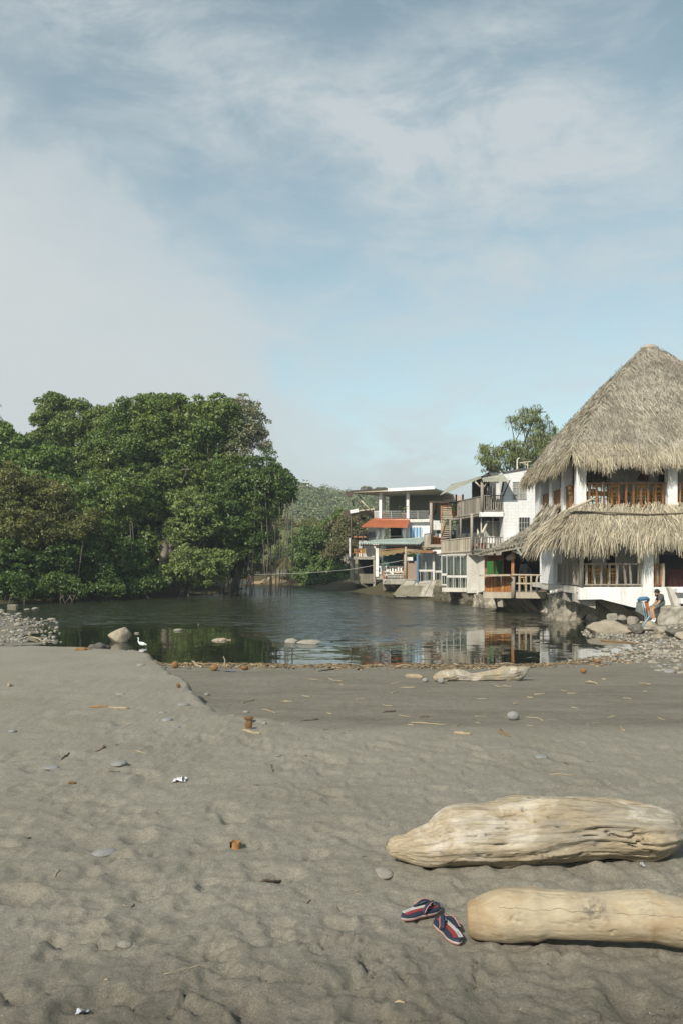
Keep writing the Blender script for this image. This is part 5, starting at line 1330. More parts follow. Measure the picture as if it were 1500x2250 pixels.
for u_, off in ((330, -3.5), (541, -3.2)):
    k = MB(); p2.boxz(k, U(u_ - 9), U(u_ + 9), zu + 0.003, zr + 0.3, off - 0.3, off); k.build('column', m_white2, oh)
k = MB(); p2.boxz(k, U(345), U(840), zu + 0.003, zr + 0.3, -5.2, -5.0); k.build('back_wall', m_olive_wall, oh)
k = MB()
for v_ in (487, 504, 521, 538): k.bar(zp(p2, 392, v_, 0.1), zp(p2, 800, v_ - 1, 0.1), 0.05, 0.045)
for u_ in (470, 700, 798): k.bar(zp(p2, u_, 487, 0.1), zp(p2, u_, 553, 0.1), 0.05)
k.build('railing', m_rail_grey, oh)
k = MB()
for u_ in np.linspace(325, 366, 6): k.bar(zp(p2, u_, 487, 0.0), zp(p2, u_, 550, 0.0), 0.05)
k.bar(zp(p2, 320, 487, 0), zp(p2, 368, 487, 0), 0.07); k.build('railing', m_white2, oh)
# steel struts and the pole at the left corner
for a, b in (((172, 380), (292, 525)), ((192, 350), (225, 390)), ((146, 395), (146, 440)), ((225, 400), (315, 500))):
    zpole(p2, [(*a, 0.5), (*b, 0.1)], 0.05, 'strut', m_rust if a[0] < 220 else m_cream, oh)
# second floor: wall with opening, blue windows
zs = Zat(Vv(735), 69)
for u0, u1, v0, v1 in ((360, 398, 556, 740), (586, 628, 556, 740), (398, 586, 556, 600), (628, 806, 556, 740)):
    zb(p2, u0, v0, u1, v1, -0.25, 0.0, 'wall', m_white2 if u1 < 630 else m_white, oh)
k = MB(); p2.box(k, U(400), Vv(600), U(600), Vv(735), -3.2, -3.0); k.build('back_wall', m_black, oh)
slab_uv([p2.ptz(U(330), zs, 0.0), p2.ptz(U(806), zs, 0.0), p2.ptz(U(850), zs, -4), p2.ptz(U(400), zs, -4)], 0.2, 'floor_slab', m_white2, oh)
zb(p2, 530, 600, 545, 730, -1.5, -1.3, 'post', m_rail_grey, oh); zb(p2, 400, 700, 586, 706, -0.2, -0.1, 'railing', m_rail_grey, oh)
for u_, w in ((345, 1.0), (396, 0.45), (588, -0.45)):
    k = MB(); a_ = zp(p2, u_, 630, 0.1); n = 10
    pts = [zp(p2, u_ + w * 12 * math.sin(math.pi * i / n) * (1 if i < n else 0), 630 + i * 9.5, 0.1) for i in range(n + 1)]
    k.tube(pts, [0.10, 0.14, 0.16, 0.17, 0.17, 0.16, 0.15, 0.13, 0.11, 0.10, 0.13], 8); k.build('curtain', m_white, oh, smooth=True)
fr = MB()
for u_ in (627, 655, 682, 708, 735): p2.box(fr, U(u_ - 3), Vv(625), U(u_ + 3), Vv(725), 0.01, 0.09)
p2.box(fr, U(627), Vv(622), U(735), Vv(627), 0.012, 0.088); p2.box(fr, U(627), Vv(721), U(735), Vv(726), 0.012, 0.088)
bw = fr.build('window', m_white, oh)
for u_ in (627, 655, 682, 708): 
    k = MB(); p2.box(k, U(u_ + 3.1), Vv(627.2), U(u_ + 24), Vv(721), 0.02, 0.05); k.build('pane', m_blue_glass, bw)
# orange tiled awning
aw = corrugated('awning', zp(p2, 318, 549, 0.2), zp(p2, 636, 549, 0.2), zp(p2, 632, 628, 1.25), zp(p2, 240, 622, 1.25), m_orange, oh, waves=26, amp=0.035)
k = MB(); k.bar(zp(p2, 240, 627, 1.26), zp(p2, 633, 632, 1.26), 0.03, 0.07); k.build('trim', m_orange, aw)
k = MB(); k.sheet([zp(p2, 318, 549, 0.2), zp(p2, 240, 622, 1.25), zp(p2, 318, 622, 0.2)], 0.03); k.build('cheek', m_orange, aw)
# teal corrugated porch roof
pr2 = corrugated('porch_roof', zp(p2, 330, 738, 0.05), zp(p2, 806, 706, 0.05), zp(p2, 755, 775, 2.2), zp(p2, 236, 772, 2.2), m_teal_roof, oh, waves=26, amp=0.055, thick=0.02)
k = MB(); k.bar(zp(p2, 250, 788, 2.0), zp(p2, 755, 790, 2.0), 0.08, 0.10); k.build('beam', m_dark_wood, pr2)
# porch below
pp = Plane(822, 67.9, 950, 67.2)
zg = Zat(Vv(1072), 67.5)
zb(pp, 334, 785, 360, 1055, -0.3, 0.0, 'post', m_white, oh); zb(pp, 580, 830, 592, 1070, -0.2, 0.0, 'post', m_pale_wood, oh); zb(pp, 558, 840, 580, 1060, -1.5, -1.2, 'post', m_orange_wood, oh)
k = MB(); pp.boxz(k, U(345), U(700), zg, Zat(Vv(740), 67.5), -4.2, -4.0); k.build('back_wall', m_teal_wall, oh)
slab_uv([pp.ptz(U(402), zg, 0.6), pp.ptz(U(700), zg, 0.6), pp.ptz(U(760), zg, -5), pp.ptz(U(420), zg, -5)], 0.42, 'terrace_slab', m_conc, oh)
zb(pp, 338, 1045, 405, 1078, -4, -0.1, 'terrace_slab', m_conc, oh)
for i in range(8):
    u0 = 362 + i * 25
    zb(pp, u0, 975, u0 + 15, 1040, -1.1, -1.05, 'baluster', m_white, oh)
zb(pp, 352, 962, 562, 976, -1.12, -1.02, 'handrail', m_white, oh); zb(pp, 352, 1018, 562, 1030, -1.10, -1.03, 'handrail', m_white, oh)
zb(pp, 640, 845, 690, 1000, -0.7, -0.6, 'window', m_dark_glass, oh)
# fringed cloth strip under the porch roof
V = []; 
for i in range(21):
    s = i / 20; a_ = zp(pp, 362 + 390 * s, 832 - 36 * s + 6 * math.sin(s * 9), 0.2); V += [a_, a_ - Vector((0, 0, 0.36 + 0.06 * math.sin(i * 2.1)))]
k = MB(); k.add(V, [(2 * i, 2 * i + 2, 2 * i + 3, 2 * i + 1) for i in range(20)]); k.build('cloth_strip', mat('mustard_cloth', (0.30, 0.22, 0.10), (0.18, 0.12, 0.06), scale=9), oh)
k = MB(); k.bar(zp(pp, 362, 826, 0.22), zp(pp, 752, 790, 0.22), 0.05)
k.build('cloth_rail', m_orange_wood, oh)
# bamboo frame with planter and brown panel
pq = Plane(890, 65.3, 920, 65.1)
zpole(pq, [(596, 795), (597, 1075)], 0.07, 'post', m_pale_wood, oh, off=0.1); zpole(pq, [(598, 826, 0.1), (700, 822, 0.1)], 0.035, 'pole', m_pale_wood, oh); zpole(pq, [(598, 858, 0.1), (690, 855, 0.1)], 0.03, 'pole', m_pale_wood, oh)
zb(pq, 606, 918, 692, 1078, -0.15, 0.0, 'screen_panel', m_brown_panel, oh)
zb(pq, 610, 884, 660, 915, -0.1, 0.25, 'planter', m_white2, oh)
rg = np.random.default_rng(3); n = 120; C = np.array([zp(pq, rg.uniform(606, 690), rg.uniform(850, 886), 0.1) for _ in range(n)]); V, F = leaf_quads(C, sphere_dirs(n, rg), 0.22, 0.4, rg); obj_from('planter_leaves', V, F, m_leafy, oh)
zb(pq, 600, 1075, 700, 1108, -3.0, 0.35, 'terrace_slab', m_conc, oh)
zpole(pp, [(462, 1115, 0.0), (540, 1200, -1.8)], 0.10, 'prop', m_pale_wood, oh)
k = MB(); pp.box(k, U(360), Vv(1110), U(560), Vv(1190), -3.2, -3.0); k.build('understructure', m_conc_dark, oh)
# yellow slatted bench, table and rails on the porch
bench = thing('slatted_bench', 'yellow slatted bench with rails on the porch edge under the teal roof', 'bench', zp(pp, 490, 1070, -0.1))
k = MB()
for v_ in (1006, 1034, 1052): pp.box(k, U(408), Vv(v_), U(584), Vv(v_ + 7), 0.42, 0.5)
k.build('backrest', m_frame, bench)
zb(pp, 400, 1000, 410, 1110, 0.35, 0.52, 'post', m_orange_wood, bench); zb(pp, 578, 1000, 586, 1072, 0.38, 0.52, 'post', m_orange_wood, bench)
zb(pp, 420, 1040, 575, 1046, -0.1, 0.35, 'seat', m_yellow_wood, bench)
tb = thing('yellow_table', 'small yellow table on the porch behind the slatted bench rail', 'table', zp(pp, 515, 1070, -0.6))
zb(pp, 480, 1012, 552, 1020, -0.9, -0.3, 'table_top', m_yellow_wood, tb)
for u_ in (486, 540): zb(pp, u_, 1020, u_ + 8, 1072, -0.6, -0.5, 'leg', m_yellow_wood, tb)
pot(p2, 583, 552, -0.1, 0.24, 0.42, 'large yellowish clay pot with a sprawling plant beside the upper right column', m=m_orange_wood, hp=0.9)
pot(p2, 405, 552, -0.1, 0.16, 0.5, 'tall narrow clay pot beside the upper left column', plant=False)

# ================================================= open structure at the far left end
le = thing('stilt_house', 'narrow open concrete house on props at the far left end of the row', 'house', P(795, 1280, 77))
p1 = Plane(765, 77.4, 825, 77)
zc = Zat(Vv(490), 77)
slab_uv([p1.ptz(U(80), zc, 0.8), p1.ptz(U(335), zc + 0.25, 0.8), p1.ptz(U(345), zc + 0.25, -5), p1.ptz(U(230), zc, -5)], 0.12, 'roof', m_cream, le)
k = MB(); k.bar(zp(p1, 72, 505, 0.85), zp(p1, 140, 500, 0.85), 0.06, 0.40); k.build('gutter_end', m_rust, le)
k = MB(); k.bar(zp(p1, 126, 497, 0.87), zp(p1, 200, 484, 0.87), 0.06, 0.30); k.build('fascia', m_white, le)
zpole(p1, [(134, 500), (134, 890)], 0.07, 'post', m_rust, le, off=0.7)
zb(p1, 112, 720, 130, 900, 0.3, 0.6, 'post', m_white2, le); zb(p1, 88, 866, 108, 906, 0.4, 0.9, 'meter_box', m_white, le)
zb(p1, 205, 535, 240, 560, -0.5, -0.1, 'sign_board', m_black, le)
k = MB(); p1.box(k, U(240), Vv(560), U(335), Vv(880), -2.5, -2.3); k.build('wall', m_white2, le); k = MB(); p1.box(k, U(145), Vv(735), U(240), Vv(880), -3.2, -3.0); k.build('wall', m_white2, le)
zb(p1, 140, 702, 245, 714, -2.3, -0.3, 'landing', m_orange_wood, le)
k = MB()
for i in range(7): k.bar(zp(p1, 145 + 14 * i, 655, -0.3), zp(p1, 145 + 14 * i, 702, -0.3), 0.035)
k.bar(zp(p1, 140, 655, -0.3), zp(p1, 240, 655, -0.3), 0.05); k.bar(zp(p1, 140, 680, -0.3), zp(p1, 240, 680, -0.3), 0.04); k.build('railing', m_rust, le)
for i in range(6): zb(p1, 150 + i * 4, 735 + i * 12, 212, 739 + i * 12, -1.5 + i * 0.2, -1.2 + i * 0.2, 'stair_tread', m_rust, le)
zpole(p1, [(218, 700), (218, 880)], 0.05, 'post', m_rust, le, off=-0.2)
zb(p1, 245, 660, 300, 705, -2.25, -2.2, 'window', m_dark_glass, le)
zb(p1, 118, 880, 332, 905, -4.5, 0.5, 'floor_slab', m_conc, le)
k = MB()
for v_ in (822, 848): k.bar(zp(p1, 130, v_, 0.4), zp(p1, 246, v_, 0.4), 0.05, 0.07)
for u_ in (134, 170, 206, 244): k.bar(zp(p1, u_, 815, 0.4), zp(p1, u_, 880, 0.4), 0.06)
k.build('railing', m_orange_wood, le)
zb(p1, 140, 808, 240, 850, -0.6, -0.5, 'cabinet', m_yellow_wood, le)
zb(p1, 118, 905, 146, 1105, -0.6, 0.45, 'pier', m_conc, le); zb(p1, 318, 905, 336, 1175, -0.4, 0.45, 'pier', m_conc, le)
zb(p1, 146, 1030, 318, 1104, -0.3, 0.42, 'parapet', m_conc_dark, le)
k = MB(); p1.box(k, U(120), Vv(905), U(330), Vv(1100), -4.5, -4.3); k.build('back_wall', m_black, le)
zb(p1, 118, 1100, 332, 1112, -4.5, 0.45, 'floor_slab', m_conc_dark, le)
k = MB(); k.bar(zp(p1, 205, 1108, 0.3), zp(p1, 295, 1170, -0.6), 0.5, 0.22); k.build('prop', m_conc, le)
for i, (u_, lab) in enumerate(((165, 'white bundle'), (195, 'white bundle'))):
    pass
rough_wall('rubble_wall', 'dark rocky bank under the props of the far left house', [(0.9, 84, WB, -0.9), (2.0, 80, WB, -0.6), (3.2, 76.5, WB, -0.5), (4.3, 72, WB, -0.4), (5.0, 68.5, WB, -0.3)], mat('dark_wet_rock', (0.1,) * 3), 107, amp=0.4, freq=0.9, group=G4, depth=2.0)

# ================================================= small thatched bar over the water
bar = thing('thatched_bar', 'small timber bar on slanted props over the water, with a thatched roof and rustic rails', 'bar', P(1130, 1297, 48))
pb_ = Plane(1062, 45.1, 1196, 44.6)
def W5(x): return 1030 + x / 7.5
def Y5(y): return 1180 + y / 7.5
def b5(x0, y0, x1, y1, o0, o1, name, m, parent=bar, ref=None): k = MB(); pb_.box(k, W5(x0), Y5(y0), W5(x1), Y5(y1), o0, o1, ref=None if ref is None else W5(ref)); return k.build(name, m, parent)
def p5(x, y, off=0.0): return pb_.pt(W5(x), Y5(y), off)
zfl = 0.15
k = MB(); k.sheet([pb_.ptz(1060, zfl, 0.1), pb_.ptz(1130, zfl, 0.1), pb_.ptz(1198, zfl, 0.1), pb_.ptz(1215, zfl, -5), pb_.ptz(1085, zfl, -5)], 0.24, nrm=(0, 0, 1)); k.build('deck', m_grey_wood, bar)
k = MB(); k.bar(pb_.ptz(1060, zfl - 0.17, 0.14), pb_.ptz(1198, zfl - 0.17, 0.14), 0.08, 0.3); k.build('edge_beam', m_pale_wood, bar)
# thatched roof sloping up towards the restaurant, its near edge on a plank
E0, E1 = p5(150, 285, 0.7), p5(955, 135, 0.7)
thatch('thatch_roof', [(tuple(P(1092, 1203, 50.0)), tuple(P(1215, 1128, 48.5)), tuple(p5(1290, 75, 0.7)), tuple(E0))], bar, m_thatch, n_per_m2=230, L=0.5, W=0.018, hang=0.12, seed=12, eave_n=60, thick=0.10, messy=0.3)
k = MB(); k.bar(E0 + Vector((0, 0, -0.06)), E1 + Vector((0, 0, -0.06)), 0.12, 0.10); k.build('eave_plank', m_grey_wood, bar)
for (a, b) in (((710, 230, 0.5), (805, 265, 0.5)), ((760, 165, 0.8), (845, 300, 0.6)), ((865, 170, 0.7), (950, 140, 0.7))):
    k = MB(); k.bar(p5(*a), p5(*b), 0.09, 0.09); k.build('brace', m_frame, bar)
for x_, m_, off, w in ((270, m_brown_wood, 0.0, 42), (425, m_brown_wood, -2.2, 40), (565, m_brown_wood, -2.4, 38), (715, m_orange_wood, 0.0, 48), (1228, m_brown_wood, -0.4, 20)):
    k = MB(); pb_.boxz(k, W5(x_ - w / 2), W5(x_ + w / 2), zfl, Zat(Y5(250 if x_ < 600 else 215), pb_.D(W5(x_))), off - 0.2, off); k.build('post', m_, bar)
b5(290, 385, 560, 640, -3.4, -3.3, 'green_wall', mat('green_paint', (0.03, 0.15, 0.028), (0.022, 0.12, 0.02), rough=0.7))
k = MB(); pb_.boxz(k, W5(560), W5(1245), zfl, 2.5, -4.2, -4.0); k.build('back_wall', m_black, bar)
b5(880, 450, 1030, 610, -3.9, -3.8, 'back_opening', m_dark_glass)
k = MB(); k.bar(p5(300, 360, -0.6), p5(560, 330, -0.9), 0.3, 0.25); k.build('rolled_blind', m_wicker, bar)
k = MB(); k.tube([p5(640, 340, -0.4), p5(720, 320, 0.0)], 0.16, 10); k.build('rolled_blind', m_pale_wood, bar, smooth=True)
# counter top and upright sticks
k = MB(); a_, b_ = p5(175, 632, 0.55), p5(660, 625, 0.35); k.bar(a_, b_, 0.55, 0.09); k.build('counter_top', m_pale_wood, bar)
rg = np.random.default_rng(8); k = MB()
for i in range(22):
    s = (i + 0.5) / 22; x_ = 265 + 430 * s; r_ = rg.uniform(0.03, 0.055)
    k.tube([pb_.ptz(W5(x_), zfl, 0.02), pb_.ptz(W5(x_ + rg.normal(0, 4)), Zat(Y5(650), pb_.D(W5(x_))), 0.02 + rg.normal(0, 0.03))], r_, 6)
k.build('stick_front', mat('varnished_sticks', (0.40, 0.19, 0.06), (0.22, 0.09, 0.03), scale=3, rough=0.4, island=0.45), bar)
k = MB(); k.tube([pb_.ptz(W5(725), -0.15, 0.2), pb_.ptz(W5(722), Zat(Y5(640), 47.5), 0.2)], 0.11, 9); k.build('post', m_grey_wood, bar, smooth=True)
k = MB()
k.tube([p5(700, 622, 0.1), p5(1225, 630, 0.05)], 0.05, 7); k.tube([p5(620, 765, 0.1), p5(1110, 768, 0.05)], 0.045, 7)
for x_ in (825, 935, 1015): k.tube([pb_.ptz(W5(x_), zfl, 0.06), pb_.ptz(W5(x_ + rg.normal(0, 4)), Zat(Y5(632), pb_.D(W5(x_))), 0.06)], 0.055, 7)
k.tube([pb_.ptz(W5(1112), zfl, 0.06), p5(1108, 700, 0.06), p5(1128, 632, 0.06)], 0.06, 7)
k.build('railing', m_pale_wood, bar)
for i, (x0, x1, o1) in enumerate(((460, 720, -1.0), (600, 860, -1.6), (740, 1000, -1.4), (840, 1120, -0.4))):
    k = MB(); a_ = pb_.ptz(W5(x0), -0.12, -0.1); dD = pb_.D(W5(x1)); b_ = P(W5(x1), 1347, dD + 1.0)
    k.bar(a_, b_, 0.36, 0.14); k.build('prop', m_grey_wood if i == 3 else m_conc_dark, bar)
k = MB(); k.sheet([p5(450, 945, -0.1), p5(545, 965, -0.6), p5(545, 1150, -0.6), p5(470, 1150, -0.1)], 0.3); k.build('pier', m_conc, bar)
# a stool, a fan
p = p5(885, 880, -0.8); st = thing('bar_stool', 'yellow painted bar stool behind the rustic rail of the bar', 'stool', (p.x, p.y, zfl))
k = MB(); k.lathe((p.x, p.y, zfl + 0.72), [(0, 0), (0.18, 0), (0.18, 0.05), (0, 0.05)], 12); k.build('seat', m_yellow_wood, st)
for i in range(4): a = i * 1.57 + 0.4; k = MB(); k.bar((p.x + 0.2 * math.cos(a), p.y + 0.2 * math.sin(a), zfl), (p.x + 0.12 * math.cos(a), p.y + 0.12 * math.sin(a), zfl + 0.72), 0.04); k.build('leg', m_yellow_wood, st)
p = p5(945, 580, -2.0); fn = thing('pedestal_fan', 'round pedestal fan standing in the dark of the bar', 'fan', (p.x, p.y, zfl))
k = MB(); k.tube([(p.x, p.y, zfl), (p.x, p.y, p.z)], 0.02, 6); k.lathe((p.x, p.y, zfl), [(0, 0), (0.2, 0), (0.2, 0.03), (0, 0.05)], 12); k.build('stand', m_steel, fn)
k = MB()
for r_ in (0.08, 0.16, 0.24, 0.31): k.tube([p + Vector((r_ * math.cos(a), -0.06, r_ * math.sin(a))) for a in np.linspace(0, 6.283, 20)], 0.006 if r_ < 0.3 else 0.012, 4, cap=False)
k.tube([p + Vector((0, 0.08, 0)), p + Vector((0, -0.07, 0))], 0.055, 8); k.build('fan_guard', m_steel, fn)

# ---------------------------------------------------------------- driftwood
def wood_extra(t, co, col):
    v = t.mapping(co, scale=(0.9, 9, 9), rot=(0, 0, 0.03))
    n = t.noise(v, 2.2, 6, 0.7, 0.4)
    col = t.mix(t.ramp(n, [(0.34, 0.85), (0.44, 0.0), (1.0, 0.0)]), col, (0.12, 0.09, 0.06))
    n2 = t.noise(t.mapping(co, scale=(1.2, 3, 3)), 1.6, 5, 0.6, 0.6)
    col = t.mix(t.ramp(n2, [(0.46, 0.0), (0.62, 0.8)]), col, (0.27, 0.245, 0.20))
    n3 = t.noise(t.mapping(co, scale=(2.0, 24, 24)), 2.0, 4, 0.7)
    n5 = t.noise(t.mapping(co, scale=(5, 16, 16)), 3.0, 3, 0.6)      # short gouges and worm holes
    col = t.mix(t.ramp(n5, [(0.26, 0.9), (0.31, 0.0), (1.0, 0.0)]), col, (0.07, 0.05, 0.035))
    n6 = t.noise(t.mapping(co, scale=(1.6, 2.5, 2.5), loc=(5, 2, 0)), 1.5, 5, 0.65, 0.5)
    col = t.mix(t.ramp(n6, [(0.52, 0.0), (0.66, 0.7)]), col, (0.56, 0.51, 0.43))
    return t.mix(0.6, col, t.ramp(n3, [(0.3, 0.32), (0.5, 0.5), (0.7, 0.68)]), 'OVERLAY')
def wood2_extra(t, co, col):
    n2 = t.noise(t.mapping(co, scale=(2.5, 3, 3)), 1.5, 5, 0.6, 0.6)
    col = t.mix(t.ramp(n2, [(0.48, 0.0), (0.66, 0.75)]), col, (0.29, 0.20, 0.105))
    n4 = t.noise(t.mapping(co, scale=(3.5, 5, 5), loc=(2.7, 1, 0)), 1.2, 6, 0.7, 0.3)
    col = t.mix(t.ramp(n4, [(0.58, 0.0), (0.68, 0.75)]), col, (0.21, 0.18, 0.135))
    gx = t.n('ShaderNodeSeparateXYZ', ins={0: t.n('ShaderNodeTexCoord').outputs['Generated']}).outputs[0]
    ne = t.noise(co, 9, 4, 0.6)
    endm = t.ramp(t.math('ADD', gx, t.math('MULTIPLY', ne, 0.06)), [(0.0, 0.9), (0.055, 0.8), (0.085, 0.0), (1.0, 0.0)])
    col = t.mix(endm, col, t.mix(ne, (0.20, 0.135, 0.07), (0.33, 0.25, 0.15)))       # brown weathered end
    n = t.noise(t.mapping(co, scale=(1.0, 12, 12), rot=(0, 0, 0.05)), 2.2, 5, 0.7, 0.3)
    col = t.mix(t.ramp(n, [(0.31, 0.8), (0.37, 0.0), (1.0, 0.0)]), col, (0.20, 0.145, 0.085))
    ox, oy, oz = t.n('ShaderNodeSeparateXYZ', ins={0: co}).outputs
    nl = t.noise(t.mapping(co, scale=(1, 0.2, 0.2)), 3.5, 5, 0.7)
    dl = t.math('ABSOLUTE', t.math('SUBTRACT', oz, t.math('MULTIPLY_ADD', nl, 0.07, 0.010)))
    wl = t.math('MULTIPLY', t.math('LESS_THAN', dl, t.math('MULTIPLY', nl, 0.0028)), t.math('LESS_THAN', oy, 0.0))
    wl = t.math('MULTIPLY', wl, t.math('GREATER_THAN', t.noise(t.mapping(co, scale=(1, 0.1, 0.1), loc=(4, 0, 0)), 5.0, 2, 0.5), 0.42))
    col = t.mix(t.math('MULTIPLY', wl, t.ramp(t.noise(co, 18, 3, 0.6), [(0.35, 0.1), (0.6, 0.8)])), col, (0.09, 0.065, 0.04))        # long drying crack
    gx2 = t.math('MULTIPLY', t.math('ADD', ox, 0.19), 14.0); gz2 = t.math('MULTIPLY', t.math('SUBTRACT', oz, 0.045), 26.0)
    blob = t.math('POWER', 2.718, t.math('MULTIPLY', t.math('ADD', t.math('MULTIPLY', gx2, gx2), t.math('MULTIPLY', gz2, gz2)), -1.0))
    blob = t.math('MULTIPLY', blob, t.ramp(t.noise(co, 30, 5, 0.7), [(0.35, 0.0), (0.6, 1.2)]), clamp=True)
    col = t.mix(t.math('MULTIPLY', blob, 0.85), col, (0.10, 0.085, 0.065))      # dark stain
    n3 = t.noise(t.mapping(co, scale=(3.0, 20, 20)), 2.0, 4, 0.7)
    return t.mix(0.5, col, t.ramp(n3, [(0.3, 0.38), (0.5, 0.5), (0.7, 0.62)]), 'OVERLAY')
m_drift = mat('split_driftwood', (0.36, 0.295, 0.200), (0.29, 0.235, 0.155), scale=1.5, stretch=(1, 4, 4), rough=0.85, bump=0.012, bscale=14, fine=0.25, extra=wood_extra)
m_log = mat('peeled_log', (0.39, 0.33, 0.23), (0.33, 0.27, 0.18), scale=1.5, stretch=(1.5, 3, 3), rough=0.75, bump=0.004, bscale=16, fine=0.12, extra=wood2_extra)
def driftwood(name, label, stations, D0, D1, m, seed, wide=1.25, n=260, around=96, lump=0.10, grain=0.05, crack=0.0, cat='driftwood', ledge=None, knots=()):
    """stations: (px x, px y top, px y bottom) along the piece; distance runs D0..D1"""
    st = np.array(stations, float); u = (st[:, 0] - st[0, 0]) / (st[-1, 0] - st[0, 0])
    uu = np.linspace(0, 1, n); uu = 0.5 - 0.5 * np.cos(math.pi * uu) * 1.0 if True else uu
    uu = 0.55 * uu + 0.45 * np.linspace(0, 1, n)
    xs_, yt, yb = [np.interp(uu, u, st[:, i]) for i in range(3)]
    def sm(a, k=5):
        ker = np.hanning(2 * k + 1); ker /= ker.sum(); p = np.pad(a, k, 'reflect', reflect_type='odd'); return np.convolve(p, ker, 'valid')
    yt, yb = sm(yt), sm(yb)
    D = D0 + (D1 - D0) * uu
    c = np.stack([(xs_ - CX) / FOC * D, D, CAMZ + (HZ - (yt + yb) / 2) / FOC * D], 1)
    ph = math.atan2(CAMZ - c[:, 2].mean(), (D0 + D1) / 2)
    ra = np.maximum((yb - yt) / 2, 0.3) * D / FOC / math.hypot(math.cos(ph), wide * math.sin(ph)); rb = ra * wide
    th = np.linspace(0, 2 * math.pi, around, endpoint=False)
    tang = np.gradient(c, axis=0); tang = unit(tang); side = unit(np.cross(tang, np.array([0, 0, 1.0]))); up = np.cross(side, tang)
    ct, stn = np.cos(th), np.sin(th)
    base = c[:, None, :] + side[:, None, :] * (rb[:, None] * ct[None])[..., None] + up[:, None, :] * (ra[:, None] * stn[None])[..., None]
    nrm = unit(base - c[:, None, :])
    L = c[-1, 0] - c[0, 0]
    q = np.stack([np.repeat(uu * L, around), np.tile(ct, n) , np.tile(stn, n)], 1)
    R = np.repeat(ra, around)
    f = lump * fbm(q * np.array([1.0 / ra.max() * 0.35, 0.9, 0.9]), 3, seed) + lump * 0.35 * fbm(q * np.array([1.0 / ra.max() * 0.9, 2.6, 2.6]), 3, seed + 40)
    gq = q * np.array([0.55 / ra.max() * 0.5, 5.5, 5.5]); gq[:, 1:] += 0.35 * fbm(q * np.array([2.5, 1.2, 1.2]), 2, seed + 3)[:, None]
    g = fbm(gq, 4, seed + 7, 0.55)
    f = f + grain * g
    if crack:
        cq = q * np.array([0.9 / ra.max() * 0.35, 3.4, 3.4]); cq[:, 1:] += 0.3 * fbm(q * np.array([3, 1.5, 1.5]), 2, seed + 4)[:, None]
        v = np.abs(fbm(cq, 3, seed + 9)); msk = sstep(fbm(q * np.array([1.4 / ra.max() * 0.3, 0.8, 0.8]), 2, seed + 11), -0.05, 0.25)
        f = f - crack * np.exp(-(v / 0.035) ** 2) * msk
    if ledge is not None: f = f + ledge(np.repeat(uu, around), np.tile(th, n))
    for (ku, kt, kr, kh) in knots:
        dth = (np.tile(th, n) - kt + math.pi) % (2 * math.pi) - math.pi
        d2 = ((np.repeat(uu, around) - ku) * L / ra.max()) ** 2 + dth ** 2
        f = f + kh * (np.exp(-d2 / kr ** 2) - 0.8 * np.exp(-d2 / (kr * 0.45) ** 2))
    V = base.reshape(-1, 3) + nrm.reshape(-1, 3) * (f * R)[:, None]
    idx = np.arange(n * around).reshape(n, around)
    F = np.stack([idx[:-1], np.roll(idx, -1, 1)[:-1], np.roll(idx, -1, 1)[1:], idx[1:]], -1).reshape(-1, 4)
    V = np.concatenate([V, c[:1], c[-1:]]); e0, e1 = n * around, n * around + 1
    T = np.concatenate([np.stack([np.roll(idx[0], -1), idx[0], np.full(around, e0)], 1), np.stack([idx[-1], np.roll(idx[-1], -1), np.full(around, e1)], 1)])
    o = obj_from(name, V, [F, T], m, None, smooth=True, loc=tuple(c[n // 2]))
    return tag(o, label, cat)
def z8(l): return [(800 + u / 2.143, 1720 + a / 2.143, 1720 + b / 2.143) for u, a, b in l]
def ledge1(u, th):
    w = sstep(u, 0.16, 0.22) * (1 - sstep(u, 0.42, 0.56))
    d = (th - math.pi * 0.62 + math.pi) % (2 * math.pi) - math.pi      # on top, towards the far side
    e = (th - math.pi * 1.27 + math.pi) % (2 * math.pi) - math.pi
    sw = sstep(u, 0.55, 0.95)
    return w * (0.24 * np.exp(-(d / 0.5) ** 2) - 0.22 * np.exp(-((th - math.pi * 0.78) / 0.11) ** 2)) - 0.05 * sw * np.abs(np.sin(th * 9 + u * 7)) ** 3
driftwood('driftwood_log', 'large split tan and grey driftwood trunk with cracked grain, pointed at its left end',
          z8([(102, 296, 326), (112, 275, 343), (150, 252, 356), (200, 238, 374), (230, 226, 384), (285, 206, 397), (330, 190, 399), (390, 160, 392), (440, 138, 391), (560, 129, 394), (640, 122, 396), (720, 97, 393), (850, 76, 378), (960, 72, 358), (1000, 72, 352), (1120, 77, 346), (1220, 83, 352), (1320, 94, 357), (1400, 106, 334), (1445, 128, 312), (1470, 150, 290), (1490, 178, 262), (1497, 200, 235)]),
          4.87, 5.02, m_drift, 201, lump=0.21, grain=0.12, crack=0.26, ledge=ledge1, n=420, around=150, knots=[(0.42, 3.9, 0.55, 0.16), (0.55, 3.5, 0.3, -0.12), (0.3, 3.75, 0.35, 0.10)])
def ring2(u, th): return 0.05 * np.exp(-((u - 0.205) / 0.018) ** 2) + 0.02 * np.exp(-((u - 0.54) / 0.010) ** 2) - 0.03 * np.exp(-((u - 0.25) / 0.03) ** 2) + 0.05 * np.exp(-((u - 0.12) / 0.05) ** 2) - 0.02 * np.exp(-((u - 0.4) / 0.06) ** 2)
